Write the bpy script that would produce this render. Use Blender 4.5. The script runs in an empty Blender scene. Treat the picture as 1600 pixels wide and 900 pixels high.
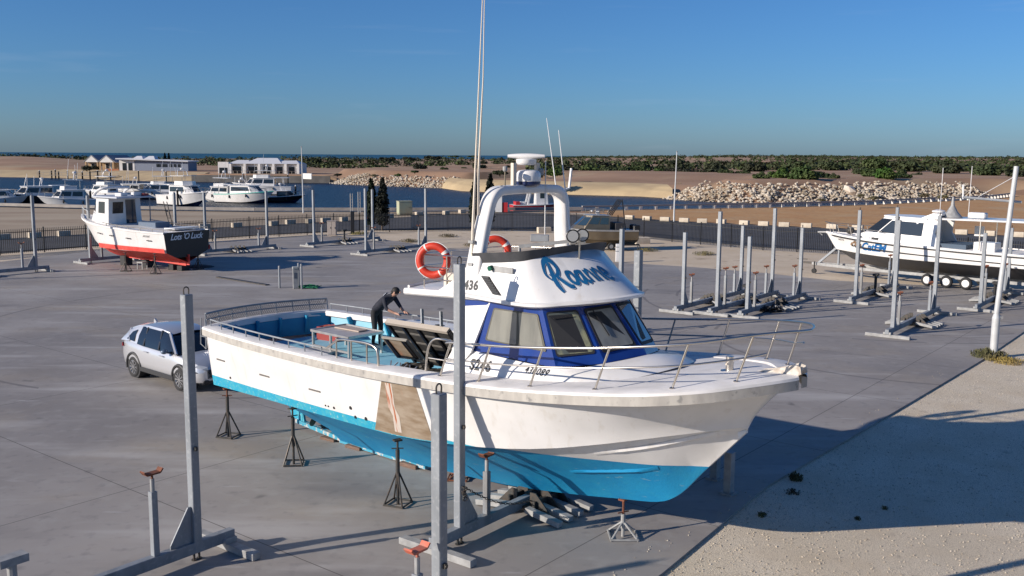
import bpy, bmesh, math, random
from mathutils import Vector, Matrix
R = math.radians
S = bpy.context.scene
COL = S.collection
random.seed(7)

# ---------------------------------------------------------------- camera
CAM_H, FOC, HY, ROLL = 7.0, 1500.0, 243.0, R(0.4)
PITCH = math.atan((450 - HY) / FOC)
fw = Vector((0, math.cos(PITCH), -math.sin(PITCH)))
rt0 = Vector((1, 0, 0)); up0 = Vector((0, math.sin(PITCH), math.cos(PITCH)))
rt = rt0 * math.cos(ROLL) + up0 * math.sin(ROLL)
up = up0 * math.cos(ROLL) - rt0 * math.sin(ROLL)
cam = bpy.data.objects.new('camera', bpy.data.cameras.new('camera'))
cam.matrix_world = Matrix(((rt.x, up.x, -fw.x, 0), (rt.y, up.y, -fw.y, 0), (rt.z, up.z, -fw.z, CAM_H), (0, 0, 0, 1)))
cam.data.sensor_width = 36; cam.data.lens = 36 * FOC / 1600
cam.data.clip_end = 60000; cam.data.clip_start = 0.2
COL.objects.link(cam); S.camera = cam

def G(x, y, z=0.0):
    """where the sight line through a measured photo point meets height z: used to survey positions on the ground"""
    d = fw + rt * ((x - 800) / FOC) - up * ((y - 450) / FOC)
    t = (z - CAM_H) / d.z
    return Vector((d.x * t, d.y * t, z))

# ---------------------------------------------------------------- sky and sun
SUN_EL, SUN_AZ = R(20), R(23)          # shadows run 23 deg off +X towards +Y
SUN_DIR = Vector((-math.cos(SUN_AZ) * math.cos(SUN_EL), -math.sin(SUN_AZ) * math.cos(SUN_EL), math.sin(SUN_EL)))
wd = bpy.data.worlds.new('World'); S.world = wd; wd.use_nodes = True
nt = wd.node_tree; bg = nt.nodes['Background']
sky = nt.nodes.new('ShaderNodeTexSky'); sky.sky_type = 'NISHITA'; sky.sun_disc = False
sky.sun_elevation = SUN_EL; sky.sun_rotation = math.atan2(SUN_DIR.x, SUN_DIR.y)
sky.altitude = 0; sky.air_density = 0.95; sky.dust_density = 0.5; sky.ozone_density = 10.0
nt.links.new(sky.outputs[0], bg.inputs[0]); bg.inputs[1].default_value = 0.086
sl = bpy.data.lights.new('sun', 'SUN'); sl.energy = 4.7; sl.angle = R(0.5); sl.color = (1.0, 0.90, 0.79)
# a few faint high wisps of cloud low in the sky
tcw = nt.nodes.new('ShaderNodeTexCoord'); mpw = nt.nodes.new('ShaderNodeMapping'); mpw.inputs['Scale'].default_value = (2.2, 2.2, 26); nt.links.new(tcw.outputs['Generated'], mpw.inputs[0])
nzw = nt.nodes.new('ShaderNodeTexNoise'); nzw.inputs['Scale'].default_value = 2.4; nzw.inputs['Detail'].default_value = 7; nt.links.new(mpw.outputs[0], nzw.inputs[0])
mrw = nt.nodes.new('ShaderNodeMapRange'); mrw.inputs[1].default_value = .60; mrw.inputs[2].default_value = .85; mrw.inputs[4].default_value = .10; nt.links.new(nzw.outputs['Fac'], mrw.inputs[0])
mxw = nt.nodes.new('ShaderNodeMix'); mxw.data_type = 'RGBA'; mxw.inputs[7].default_value = (5.5, 5.9, 6.8, 1); nt.links.new(mrw.outputs[0], mxw.inputs[0]); nt.links.new(sky.outputs[0], mxw.inputs[6]); nt.links.new(mxw.outputs[2], bg.inputs[0])
so = bpy.data.objects.new('sun', sl); so.rotation_euler = SUN_DIR.to_track_quat('Z', 'Y').to_euler(); so.location = (-40, -20, 40)
COL.objects.link(so)
S.view_settings.view_transform = 'Standard'; S.view_settings.look = 'None'
S.view_settings.exposure = 0.38; S.view_settings.gamma = 1.0
S.cycles.max_bounces = 6; S.cycles.diffuse_bounces = 3; S.cycles.transparent_max_bounces = 8

# ---------------------------------------------------------------- materials
def lin(h):
    if isinstance(h, tuple): return h
    c = [int(h[i:i + 2], 16) / 255 for i in (0, 2, 4)]
    return tuple(x / 12.92 if x <= .04045 else ((x + .055) / 1.055) ** 2.4 for x in c)

MATS = {}
def mat(name, col, rough=.5, metal=0.0, col2=None, scale=3.0, amt=1.0, bump=0.0, bscale=40.0, detail=5.0, coat=0.0, stretch=None, lo=.35, hi=.68, spec=.5):
    m = bpy.data.materials.new(name); m.use_nodes = True; MATS[name] = m
    n = m.node_tree.nodes; l = m.node_tree.links; b = n['Principled BSDF']
    col = lin(col); b.inputs['Base Color'].default_value = (*col, 1)
    b.inputs['Roughness'].default_value = rough; b.inputs['Metallic'].default_value = metal
    b.inputs['Specular IOR Level'].default_value = spec
    if coat: b.inputs['Coat Weight'].default_value = coat; b.inputs['Coat Roughness'].default_value = .05
    tc = n.new('ShaderNodeTexCoord')
    src = tc.outputs['Object']
    if stretch:
        mp = n.new('ShaderNodeMapping'); mp.inputs['Scale'].default_value = stretch
        l.new(src, mp.inputs[0]); src = mp.outputs[0]
    if col2 is not None:
        nz = n.new('ShaderNodeTexNoise'); nz.inputs['Scale'].default_value = scale; nz.inputs['Detail'].default_value = detail
        l.new(src, nz.inputs['Vector'])
        rp = n.new('ShaderNodeMapRange'); rp.inputs[1].default_value = lo; rp.inputs[2].default_value = hi; rp.inputs[4].default_value = amt
        l.new(nz.outputs['Fac'], rp.inputs[0])
        mx = n.new('ShaderNodeMix'); mx.data_type = 'RGBA'
        mx.inputs[6].default_value = (*col, 1); mx.inputs[7].default_value = (*lin(col2), 1)
        l.new(rp.outputs[0], mx.inputs[0]); l.new(mx.outputs[2], b.inputs['Base Color'])
    if bump:
        nb = n.new('ShaderNodeTexNoise'); nb.inputs['Scale'].default_value = bscale; nb.inputs['Detail'].default_value = 4
        l.new(src, nb.inputs['Vector'])
        bp = n.new('ShaderNodeBump'); bp.inputs['Strength'].default_value = bump; bp.inputs['Distance'].default_value = .05
        l.new(nb.outputs['Fac'], bp.inputs['Height']); l.new(bp.outputs[0], b.inputs['Normal'])
    return m

def add_layer(m, col, scale, lo, hi, amt=1.0, kind='noise', stretch=None, detail=4.0, rot=0.0):
    """one more procedural layer over a material's colour"""
    n = m.node_tree.nodes; l = m.node_tree.links; b = n['Principled BSDF']
    tc = n.new('ShaderNodeTexCoord'); src = tc.outputs['Object']
    if stretch or rot:
        mp = n.new('ShaderNodeMapping'); mp.vector_type = 'POINT'
        mp.inputs['Rotation'].default_value = (0, 0, rot); mp.inputs['Scale'].default_value = stretch or (1, 1, 1)
        l.new(src, mp.inputs[0]); src = mp.outputs[0]
    if kind == 'noise':
        t = n.new('ShaderNodeTexNoise'); t.inputs['Detail'].default_value = detail; out = t.outputs['Fac']
    else:
        t = n.new('ShaderNodeTexVoronoi'); out = t.outputs['Distance'] if kind == 'voro' else t.outputs['Color']
    t.inputs['Scale'].default_value = scale; l.new(src, t.inputs['Vector'])
    rp = n.new('ShaderNodeMapRange'); rp.inputs[1].default_value = lo; rp.inputs[2].default_value = hi; rp.inputs[4].default_value = amt
    l.new(out, rp.inputs[0])
    mx = n.new('ShaderNodeMix'); mx.data_type = 'RGBA'; mx.inputs[7].default_value = (*lin(col), 1)
    bc = b.inputs['Base Color']
    if bc.links: l.new(bc.links[0].from_socket, mx.inputs[6])
    else: mx.inputs[6].default_value = bc.default_value
    l.new(rp.outputs[0], mx.inputs[0]); l.new(mx.outputs[2], bc)
    return m

white = mat('white_gelcoat', (.74, .725, .705), .32, col2=(.66, .645, .62), scale=1.3, coat=.15)
add_layer(white, (.50, .45, .37), 4, .58, .80, .45, stretch=(1.6, 1.6, .14), detail=6)
add_layer(white, (.42, .30, .20), 3.1, .70, .80, .5, stretch=(2.5, 2.5, .10), detail=5)
wdeck = mat('white_deck_paint', (.74, .72, .70), .6, col2=(.62, .60, .57), scale=2.2, bump=.1, bscale=90)
antif = mat('blue_antifouling', (.003, .215, .45), .6, col2=(.008, .26, .49), scale=2.0, bump=.12, bscale=22)
add_layer(antif, (.02, .29, .46), 3.5, .5, .8, .6)
add_layer(antif, (.20, .36, .42), 7, .66, .70, .6, stretch=(.4, 1, 1.5), detail=7)
boot = mat('turquoise_boot_stripe', (.012, .30, .45), .6, col2=(.06, .36, .43), scale=7, lo=.45, hi=.7)
add_layer(boot, (.36, .50, .46), 16, .60, .68, .7)
redaf = mat('red_antifouling', (.62, .045, .035), .6, col2=(.72, .10, .07), scale=2)
rubber = mat('grey_rubbing_strake', (.44, .415, .37), .75, col2=(.33, .31, .28), scale=6, stretch=(1, 1, .4))
add_layer(rubber, (.20, .195, .185), 9, .6, .72, .8)
bblue = mat('royal_blue_paint', (.009, .035, .19), .22, col2=(.013, .048, .23), scale=2, coat=.3)
navy = mat('dark_blue_paint', (.01, .02, .08), .3)
glass = mat('dark_window_glass', (.018, .022, .026), .06, spec=.7)
cglass = mat('curtained_glass', (.24, .24, .21), .08, col2=(.13, .13, .12), scale=3.5, lo=.40, hi=.75, stretch=(1, 1, .15), spec=.6, coat=.6)
yglass = mat('shaded_blind_glass', (.22, .22, .13), .08, col2=(.10, .11, .09), scale=2.0, lo=.45, hi=.52, spec=.6, coat=.6)
dglass = mat('blue_tinted_glass', (.025, .05, .075), .07, spec=.8, coat=.5)
blackr = mat('black_rubber', (.014, .014, .015), .65)
blackp = mat('black_paint', (.012, .012, .014), .35)
screen = mat('charcoal_vinyl', (.04, .042, .046), .6, col2=(.06, .06, .064), scale=5)
steel = mat('stainless_tube', (.62, .57, .50), .28, 1.0)
galv = mat('galvanised_steel', (.27, .29, .31), .55, .25, col2=(.20, .215, .23), scale=4, amt=1, stretch=(1, 1, .3))
add_layer(galv, (.38, .39, .40), 14, .55, .75, .6)
add_layer(galv, (.16, .14, .12), 2.2, .62, .75, .5, stretch=(1, 1, .15))
galvw = mat('weathered_galvanised', (.36, .36, .35), .65, .1, col2=(.25, .25, .245), scale=6)
rust = mat('rusty_steel', (.20, .06, .025), .8, col2=(.11, .045, .028), scale=14, bump=.2)
orange = mat('faded_orange_paint', (.60, .12, .06), .6, col2=(.42, .16, .11), scale=12)
dsteel = mat('dark_steel', (.05, .055, .055), .55, .4, col2=(.09, .07, .055), scale=9)
timber = mat('weathered_timber', (.20, .12, .085), .85, col2=(.10, .065, .05), scale=6, stretch=(1, 5, 5), bump=.2)
ply = mat('bare_plywood', (.31, .25, .185), .7, col2=(.20, .14, .085), scale=3.0, stretch=(.8, 3, 3))
add_layer(ply, (.42, .13, .05), 2.2, .60, .70, .6, stretch=(1, 1, .2))
lblue = mat('light_blue_deck_paint', (.18, .45, .58), .6, col2=(.28, .53, .63), scale=2.5)
mblue = mat('mid_blue_bulwark_paint', (.012, .24, .42), .6, col2=(.02, .29, .46), scale=3)
alu = mat('bare_aluminium', (.55, .54, .52), .4, .7, col2=(.44, .43, .41), scale=5)
gold = mat('bronzed_aluminium', (.20, .165, .12), .36, .75, col2=(.27, .23, .17), scale=1.6)
beige = mat('cream_canvas', (.66, .58, .47), .8)
redo = mat('lifebuoy_orange', (.58, .040, .014), .5, col2=(.48, .03, .012), scale=4)
refl = mat('reflective_tape', (.72, .70, .64), .5)
red = mat('red_paint', (.45, .03, .03), .45)
redc = mat('red_plastic_crate', (.28, .035, .03), .6)
green = mat('green_hose', (.02, .17, .08), .55)
teal = mat('teal_paint', (.10, .50, .42), .4)
letter = mat('blue_lettering', (.006, .075, .20), .45, col2=(.010, .12, .27), scale=4)
letters_black = mat('black_lettering', (.02, .02, .022), .5)
letters_white = mat('pale_lettering', (.75, .75, .74), .5)
letters_bright = mat('bright_blue_lettering', (.008, .075, .28), .45, col2=(.006, .16, .36), scale=6)
charc = mat('charcoal_antifouling', (.055, .055, .06), .6, col2=(.075, .072, .072), scale=2)
lime = mat('limestone_block', (.60, .52, .41), .9, col2=(.46, .39, .30), scale=3, bump=.2, bscale=20)
fencem = mat('black_powdercoat', (.012, .012, .013), .5)
silver = mat('silver_car_paint', (.60, .60, .61), .28, .5, coat=.8)
carglass = mat('car_glass', (.012, .016, .022), .05, spec=.8)
tyre = mat('tyre_rubber', (.018, .018, .019), .8)
plast = mat('grey_plastic', (.022, .022, .024), .6)
rim = mat('machined_alloy', (.60, .60, .60), .25, .9)
lamp = mat('headlamp_lens', (.45, .47, .50), .1, spec=.8)
taill = mat('tail_lamp_lens', (.22, .012, .012), .2)
skin = mat('skin', (.42, .23, .16), .6)
shirt = mat('navy_shirt', (.010, .012, .022), .85, col2=(.02, .022, .034), scale=9)
trous = mat('black_trousers', (.014, .014, .016), .85)
hairm = mat('dark_hair', (.012, .009, .007), .7)
gpole = mat('pale_grey_pole', (.52, .53, .53), .5, .1, col2=(.44, .45, .45), scale=3)
brickm = mat('tan_brick', (.42, .29, .16), .9, col2=(.34, .22, .12), scale=1.5)
render_w = mat('white_render', (.72, .70, .67), .8, col2=(.62, .60, .57), scale=.5)
render_g = mat('grey_blue_render', (.20, .23, .29), .8)
roofm = mat('pale_sheet_roof', (.62, .62, .63), .6)
roofg = mat('grey_tile_roof', (.22, .23, .26), .7)
dwin = mat('dark_house_window', (.02, .022, .026), .15)
terra = mat('terracotta_brick', (.36, .14, .07), .9)
shedm = mat('sage_green_cladding', (.34, .38, .27), .7, col2=(.38, .32, .20), scale=.7)
cabinet_m = mat('grey_green_cabinet', (.30, .32, .31), .6)
cabtan = mat('tan_cabinet', (.36, .31, .27), .6)
bark = mat('bark', (.10, .075, .055), .9)
pile = mat('dark_timber_pile', (.018, .015, .013), .9)

def leafmat(name, c1, c2, c3):
    m = mat(name, c1, .75, col2=c2, scale=1.1, detail=3, lo=.3, hi=.7, spec=.25)
    n = m.node_tree.nodes; l = m.node_tree.links; b = n['Principled BSDF']; oi = n.new('ShaderNodeObjectInfo'); hv = n.new('ShaderNodeHueSaturation')
    for sock, a, c in (('Hue', .47, .52), ('Saturation', .65, 1.15), ('Value', .6, 1.35)):
        mr = n.new('ShaderNodeMapRange'); mr.inputs[3].default_value = a; mr.inputs[4].default_value = c; l.new(oi.outputs['Random'], mr.inputs[0]); l.new(mr.outputs[0], hv.inputs[sock])
    l.new(b.inputs['Base Color'].links[0].from_socket, hv.inputs['Color']); l.new(hv.outputs[0], b.inputs['Base Color'])
    add_layer(m, c3, .35, .5, .72, .7, detail=2)
    return m
leaf_dark = leafmat('dark_scrub_leaf', (.020, .030, .012), (.045, .055, .022), (.055, .05, .028))
leaf_mid = leafmat('green_scrub_leaf', (.030, .055, .014), (.060, .085, .022), (.085, .095, .030))
leaf_cyp = leafmat('cypress_leaf', (.006, .011, .005), (.012, .020, .008), (.014, .02, .01))
leaf_olive = leafmat('olive_grass_leaf', (.10, .10, .04), (.17, .14, .06), (.24, .19, .10))

# ---------------------------------------------------------------- mesh builder
class MB:
    def __init__(s): s.v = []; s.f = []; s.m = []; s.mi = 0
    def add(s, vs, fs):
        o = len(s.v); s.v += [tuple(p) for p in vs]
        for f in fs: s.f.append(tuple(i + o for i in f)); s.m.append(s.mi)
        return s
    def box(s, c, d, rz=0.0, tx=None):
        x, y, z = d[0] / 2, d[1] / 2, d[2] / 2
        P = [Vector((a * x, b * y, e * z)) for a in (-1, 1) for b in (-1, 1) for e in (-1, 1)]
        if rz: P = [Matrix.Rotation(rz, 3, 'Z') @ p for p in P]
        if tx is not None: P = [tx @ p for p in P]
        return s.add([p + Vector(c) for p in P], [(0, 1, 3, 2), (4, 6, 7, 5), (0, 4, 5, 1), (2, 3, 7, 6), (0, 2, 6, 4), (1, 5, 7, 3)])
    def bar(s, a, b, w, h=None, upv=(0, 0, 1)):
        """rectangular bar from a to b, w across, h along upv"""
        h = h or w; a = Vector(a); b = Vector(b); d = (b - a).normalized(); u = Vector(upv)
        if abs(d.dot(u)) > .95: u = Vector((1, 0, 0))
        sd = d.cross(u).normalized(); u = sd.cross(d).normalized()
        vs = [p + sd * (i * w / 2) + u * (j * h / 2) for p in (a, b) for i, j in ((-1, -1), (1, -1), (1, 1), (-1, 1))]
        return s.add(vs, [(3, 2, 1, 0), (4, 5, 6, 7), (0, 1, 5, 4), (1, 2, 6, 5), (2, 3, 7, 6), (3, 0, 4, 7)])
    def tube(s, pts, r, n=8, closed=False, cap=True):
        P = [Vector(p) for p in pts]; k = len(P); rs = r if isinstance(r, (list, tuple)) else [r] * k
        rings = []; prev = None
        for i in range(k):
            if closed: d = (P[(i + 1) % k] - P[i - 1])
            else: d = P[min(i + 1, k - 1)] - P[max(i - 1, 0)]
            d = d.normalized() if d.length > 1e-9 else Vector((0, 0, 1))
            if prev is None:
                u = Vector((0, 0, 1)) if abs(d.z) < .9 else Vector((1, 0, 0)); u = (u - d * u.dot(d)).normalized()
            else: u = (prev - d * prev.dot(d)).normalized()
            prev = u; w = d.cross(u)
            rings.append([P[i] + u * (rs[i] * math.cos(2 * math.pi * j / n)) + w * (rs[i] * math.sin(2 * math.pi * j / n)) for j in range(n)])
        return s.loft(rings, True, closed, cap)
    def cyl(s, a, b, r, r2=None, n=12): return s.tube([a, b], [r, r if r2 is None else r2], n)
    def loft(s, rings, ring_closed=True, closed=False, cap=False):
        n = len(rings[0]); k = len(rings); vs = [p for r in rings for p in r]; fs = []
        for i in range(k if closed else k - 1):
            for j in range(n if ring_closed else n - 1):
                a = i * n + j; b = i * n + (j + 1) % n; c = ((i + 1) % k) * n + (j + 1) % n; d = ((i + 1) % k) * n + j
                fs.append((a, b, c, d))
        if cap and not closed: fs += [tuple(range(n))[::-1], tuple((k - 1) * n + j for j in range(n))]
        return s.add(vs, fs)
    def lathe(s, prof, c=(0, 0, 0), n=16, tx=None):
        rings = []
        for r, z in prof:
            ring = [Vector((r * math.cos(2 * math.pi * j / n), r * math.sin(2 * math.pi * j / n), z)) for j in range(n)]
            if tx is not None: ring = [tx @ p for p in ring]
            rings.append([p + Vector(c) for p in ring])
        return s.loft(rings, True, False, True)
    def prism(s, poly, d):
        """polygon of 3D points swept by vector d"""
        P = [Vector(p) for p in poly]; d = Vector(d); n = len(P)
        return s.add(P + [p + d for p in P], [tuple(range(n))[::-1], tuple(range(n, 2 * n))] + [(i, (i + 1) % n, n + (i + 1) % n, n + i) for i in range(n)])
    def poly(s, pts): return s.add(pts, [tuple(range(len(pts)))])
    def ball(s, c, r, n=10, k=6):
        r = r if isinstance(r, (list, tuple)) else (r, r, r); c = Vector(c)
        rings = []
        for i in range(1, k):
            t = math.pi * i / k
            rings.append([c + Vector((r[0] * math.sin(t) * math.cos(2 * math.pi * j / n), r[1] * math.sin(t) * math.sin(2 * math.pi * j / n), r[2] * math.cos(t))) for j in range(n)])
        return s.loft(rings, True, False, True)
    def torus(s, c, R0, r, tx=None, n=24, k=10, a0=0.0, a1=2 * math.pi):
        full = abs(a1 - a0 - 2 * math.pi) < 1e-6; m = n if full else n + 1; rings = []
        for i in range(m):
            t = a0 + (a1 - a0) * i / n; ring = []
            for j in range(k):
                q = 2 * math.pi * j / k; p = Vector(((R0 + r * math.cos(q)) * math.cos(t), (R0 + r * math.cos(q)) * math.sin(t), r * math.sin(q)))
                ring.append((tx @ p if tx is not None else p) + Vector(c))
            rings.append(ring)
        return s.loft(rings, True, full, not full)
    def build(s, name, m, parent=None, smooth=30.0, bevel=0.0, fix=True):
        me = bpy.data.meshes.new(name)
        if fix or bevel:
            bm = bmesh.new(); tmp = bpy.data.meshes.new('tmp'); tmp.from_pydata(s.v, [], s.f)
            if any(s.m): tmp.polygons.foreach_set('material_index', s.m)
            bm.from_mesh(tmp); bpy.data.meshes.remove(tmp)
            if fix: bmesh.ops.recalc_face_normals(bm, faces=bm.faces[:])
            if bevel:
                es = [e for e in bm.edges if len(e.link_faces) == 2 and e.calc_face_angle(0) > .6]
                bmesh.ops.bevel(bm, geom=es, offset=bevel, segments=1, affect='EDGES', clamp_overlap=True)
            bm.to_mesh(me); bm.free()
        else:
            me.from_pydata(s.v, [], s.f)
            if any(s.m): me.polygons.foreach_set('material_index', s.m)
        for q in (m if isinstance(m, (list, tuple)) else [m]): me.materials.append(q)
        if smooth:
            me.polygons.foreach_set('use_smooth', [True] * len(me.polygons)); me.set_sharp_from_angle(angle=R(smooth))
        me.update()
        o = bpy.data.objects.new(name, me); COL.objects.link(o)
        if parent is not None: o.parent = parent
        return o

def empty(name, loc, rz=0.0, label=None, cat=None, group=None, kind=None, sc=1.0):
    o = bpy.data.objects.new(name, None); o.location = loc; o.rotation_euler = (0, 0, rz); o.scale = (sc, sc, sc)
    o.empty_display_size = .3; COL.objects.link(o); tag(o, label, cat, group, kind); return o
def tag(o, label=None, cat=None, group=None, kind=None):
    for k, x in (('label', label), ('category', cat), ('group', group), ('kind', kind)):
        if x: o[k] = x
    return o
KIDS = {}
def kids(o): return [c for c in COL.objects if c.parent is o]
def dup(o, parent=None, loc=None, rz=None, label=None, sc=None):
    c = o.copy(); COL.objects.link(c); c.parent = parent
    if loc is not None: c.location = loc
    if rz is not None: c.rotation_euler = (0, 0, rz)
    if sc is not None: c.scale = sc if isinstance(sc, tuple) else (sc, sc, sc)
    if label: c['label'] = label
    for k in kids(o): dup(k, c)
    return c
def part(o, label): o['label'] = label; return o

def text_polys(txt, size=1.0, shear=0.0, bold=0.0, spacing=1.0):
    """letters as flat polygons: list of (x, y) vertex lists and faces"""
    cu = bpy.data.curves.new('t', 'FONT'); cu.body = txt; cu.size = size; cu.shear = shear; cu.offset = bold; cu.space_character = spacing
    cu.resolution_u = 3
    o = bpy.data.objects.new('t', cu); COL.objects.link(o)
    dg = bpy.context.evaluated_depsgraph_get(); me = bpy.data.meshes.new_from_object(o.evaluated_get(dg))
    vs = [(v.co.x, v.co.y) for v in me.vertices]; fs = [tuple(p.vertices) for p in me.polygons]
    bpy.data.objects.remove(o); bpy.data.curves.remove(cu); bpy.data.meshes.remove(me)
    return vs, fs
def text(name, txt, size, m, parent, org, ex, ey, shear=0.0, bold=0.0, spacing=1.0, off=.004, center=False, fn=None):
    vs, fs = text_polys(txt, size, shear, bold, spacing)
    if center:
        xs = [p[0] for p in vs]; c = (min(xs) + max(xs)) / 2; vs = [(a - c, b) for a, b in vs]
    mb = MB()
    if fn: mb.add([fn(a, b) for a, b in vs], fs)
    else:
        org = Vector(org); ex = Vector(ex).normalized(); ey = Vector(ey); ey = (ey - ex * ey.dot(ex)).normalized(); nn = ex.cross(ey)
        mb.add([org + ex * a + ey * b + nn * off for a, b in vs], fs)
    return mb.build(name, m, parent, smooth=0, fix=False)

from mathutils.bvhtree import BVHTree
def text_cast(name, txt, size, m, parent, org, ex, ey, dirn, targets, shear=0.0, bold=0.0, spacing=1.0, off=.004):
    """lettering laid on the surface of target meshes (all share the parent's frame): each vertex is dropped along dirn"""
    V = []; F = []
    for t in targets:
        o = len(V); V += [v.co.copy() for v in t.data.vertices]; F += [tuple(i + o for i in p.vertices) for p in t.data.polygons]
    tree = BVHTree.FromPolygons(V, F); dirn = Vector(dirn).normalized()
    vs, fs = text_polys(txt, size, shear, bold, spacing); org = Vector(org); ex = Vector(ex).normalized(); ey = Vector(ey).normalized(); out = []
    for a, b in vs:
        p = org + ex * a + ey * b; h = tree.ray_cast(p - dirn * 3, dirn)[0]
        out.append((h if h is not None else p) - dirn * off)
    mb = MB(); mb.add(out, fs); return mb.build(name, m, parent, smooth=0, fix=False)

def interp(tab, u):
    """smooth (Catmull-Rom style monotone) lookup in rows (u, a, b, ...)"""
    if u <= tab[0][0]: return list(tab[0][1:])
    if u >= tab[-1][0]: return list(tab[-1][1:])
    for i in range(len(tab) - 1):
        if tab[i][0] <= u <= tab[i + 1][0]: break
    a, b = tab[i], tab[i + 1]; p = tab[i - 1] if i else a; q = tab[i + 2] if i + 2 < len(tab) else b
    h = b[0] - a[0]; t = (u - a[0]) / h; out = []
    for k in range(1, len(a)):
        d = (b[k] - a[k]) / h
        m0 = (b[k] - p[k]) / (b[0] - p[0]) if p is not a else d
        m1 = (q[k] - a[k]) / (q[0] - a[0]) if q is not b else d
        if d == 0: m0 = m1 = 0
        else:
            m0 = max(min(m0 / d, 3), 0) * d; m1 = max(min(m1 / d, 3), 0) * d
        out.append((2*t**3-3*t**2+1)*a[k] + (t**3-2*t**2+t)*h*m0 + (-2*t**3+3*t**2)*b[k] + (t**3-t**2)*h*m1)
    return out
def lerp(a, b, t): return Vector(a) * (1 - t) + Vector(b) * t
def patch(P, s, t):
    """bilinear point on quad P = (b0, b1, t1, t0)"""
    return lerp(lerp(P[0], P[1], s), lerp(P[3], P[2], s), t)
# ================================================================ SETTING
def sheet(name, pts, z, m, label=None):
    mb = MB(); mb.poly([(p[0], p[1], z) for p in pts])
    o = mb.build(name, m, smooth=0); o['kind'] = 'structure'; return o
conc = mat('broomed_concrete', (.245, .222, .200), .7, col2=(.330, .304, .278), scale=.22, detail=8, bump=.05, bscale=60, lo=.3, hi=.7)
CA = R(51.6)
add_layer(conc, (.165, .152, .145), .10, .48, .72, .75, detail=7)
add_layer(conc, (.33, .275, .205), .42, .52, .70, .55, detail=7, stretch=(.6, 1, 1), rot=.9)
add_layer(conc, (.34, .325, .30), 2.3, .52, .74, .5, detail=9)
add_layer(conc, (.15, .14, .135), 3.4, .56, .74, .5, detail=9)
add_layer(conc, (.46, .44, .415), .9, .54, .72, .6, stretch=(.18, 1, 1), rot=-CA, detail=7)
add_layer(conc, (.20, .175, .15), .28, .55, .72, .5, detail=7)
add_layer(conc, (.13, .12, .118), .5, .60, .74, .6, detail=6, stretch=(.35, 1, 1), rot=-CA)
add_layer(conc, (.46, .45, .44), 1.7, .68, .76, .65, detail=6, stretch=(.25, 1.4, 1), rot=.5)
add_layer(conc, (.05, .045, .042), .7, .72, .76, .6, detail=2)
add_layer(conc, (.08, .065, .06), 1.4, .73, .78, .7, detail=4)
add_layer(conc, (.30, .28, .27), 55, .45, .8, .35, detail=2)
def curved_marks(m):
    """tyre marks: thin rings of two turning circles; joints: a grid of saw cuts along the yard's own axes"""
    n = m.node_tree.nodes; l = m.node_tree.links; b = n['Principled BSDF']
    tc = n.new('ShaderNodeTexCoord')
    def mth(op, a, c=None):
        q = n.new('ShaderNodeMath'); q.operation = op
        for i, x in enumerate((a, c)):
            if x is None: continue
            if isinstance(x, (int, float)): q.inputs[i].default_value = x
            else: l.new(x, q.inputs[i])
        return q.outputs[0]
    mp = n.new('ShaderNodeMapping'); mp.vector_type = 'TEXTURE'; mp.inputs['Rotation'].default_value = (0, 0, CA)
    l.new(tc.outputs['Object'], mp.inputs[0]); sx = n.new('ShaderNodeSeparateXYZ'); l.new(mp.outputs[0], sx.inputs[0])
    masks = []
    for out, off, sp in ((sx.outputs[0], OFFX, 6.0), (sx.outputs[1], OFFY, 9.0)):
        q = mth('SUBTRACT', out, off); q = mth('DIVIDE', q, sp); q = mth('FRACT', mth('ADD', q, 100.5)); q = mth('ABSOLUTE', mth('SUBTRACT', q, .5))
        masks.append(mth('LESS_THAN', q, .011 / sp))
    jm = mth('MAXIMUM', masks[0], masks[1])
    tyre_m = None
    for cx, cy, r in ((17.5, 47.0, 9.2), (17.5, 47.0, 10.9), (13, 60, 12.0), (15.5, 36.5, 7.5), (-9, 40, 13)):
        v = n.new('ShaderNodeVectorMath'); v.operation = 'DISTANCE'; l.new(tc.outputs['Object'], v.inputs[0]); v.inputs[1].default_value = (cx, cy, 0)
        q = mth('LESS_THAN', mth('ABSOLUTE', mth('SUBTRACT', v.outputs['Value'], r)), .07)
        tyre_m = q if tyre_m is None else mth('MAXIMUM', tyre_m, q)
    nz = n.new('ShaderNodeTexNoise'); nz.inputs['Scale'].default_value = .35; l.new(tc.outputs['Object'], nz.inputs[0])
    tyre_m = mth('MULTIPLY', tyre_m, mth('MULTIPLY', mth('GREATER_THAN', nz.outputs['Fac'], .46), .5))
    for msk, c in ((tyre_m, (.09, .08, .08)), (mth('MULTIPLY', jm, .8), (.06, .05, .045))):
        mx = n.new('ShaderNodeMix'); mx.data_type = 'RGBA'; mx.inputs[7].default_value = (*c, 1)
        l.new(b.inputs['Base Color'].links[0].from_socket, mx.inputs[6]); l.new(msk, mx.inputs[0]); l.new(mx.outputs[2], b.inputs['Base Color'])
ca, sa = math.cos(CA), math.sin(CA)
j1 = G(300, 804); j2 = G(190, 768)
OFFX = j1.x * ca + j1.y * sa            # joint that runs across the yard axis
OFFY = -j2.x * sa + j2.y * ca
curved_marks(conc)

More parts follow.
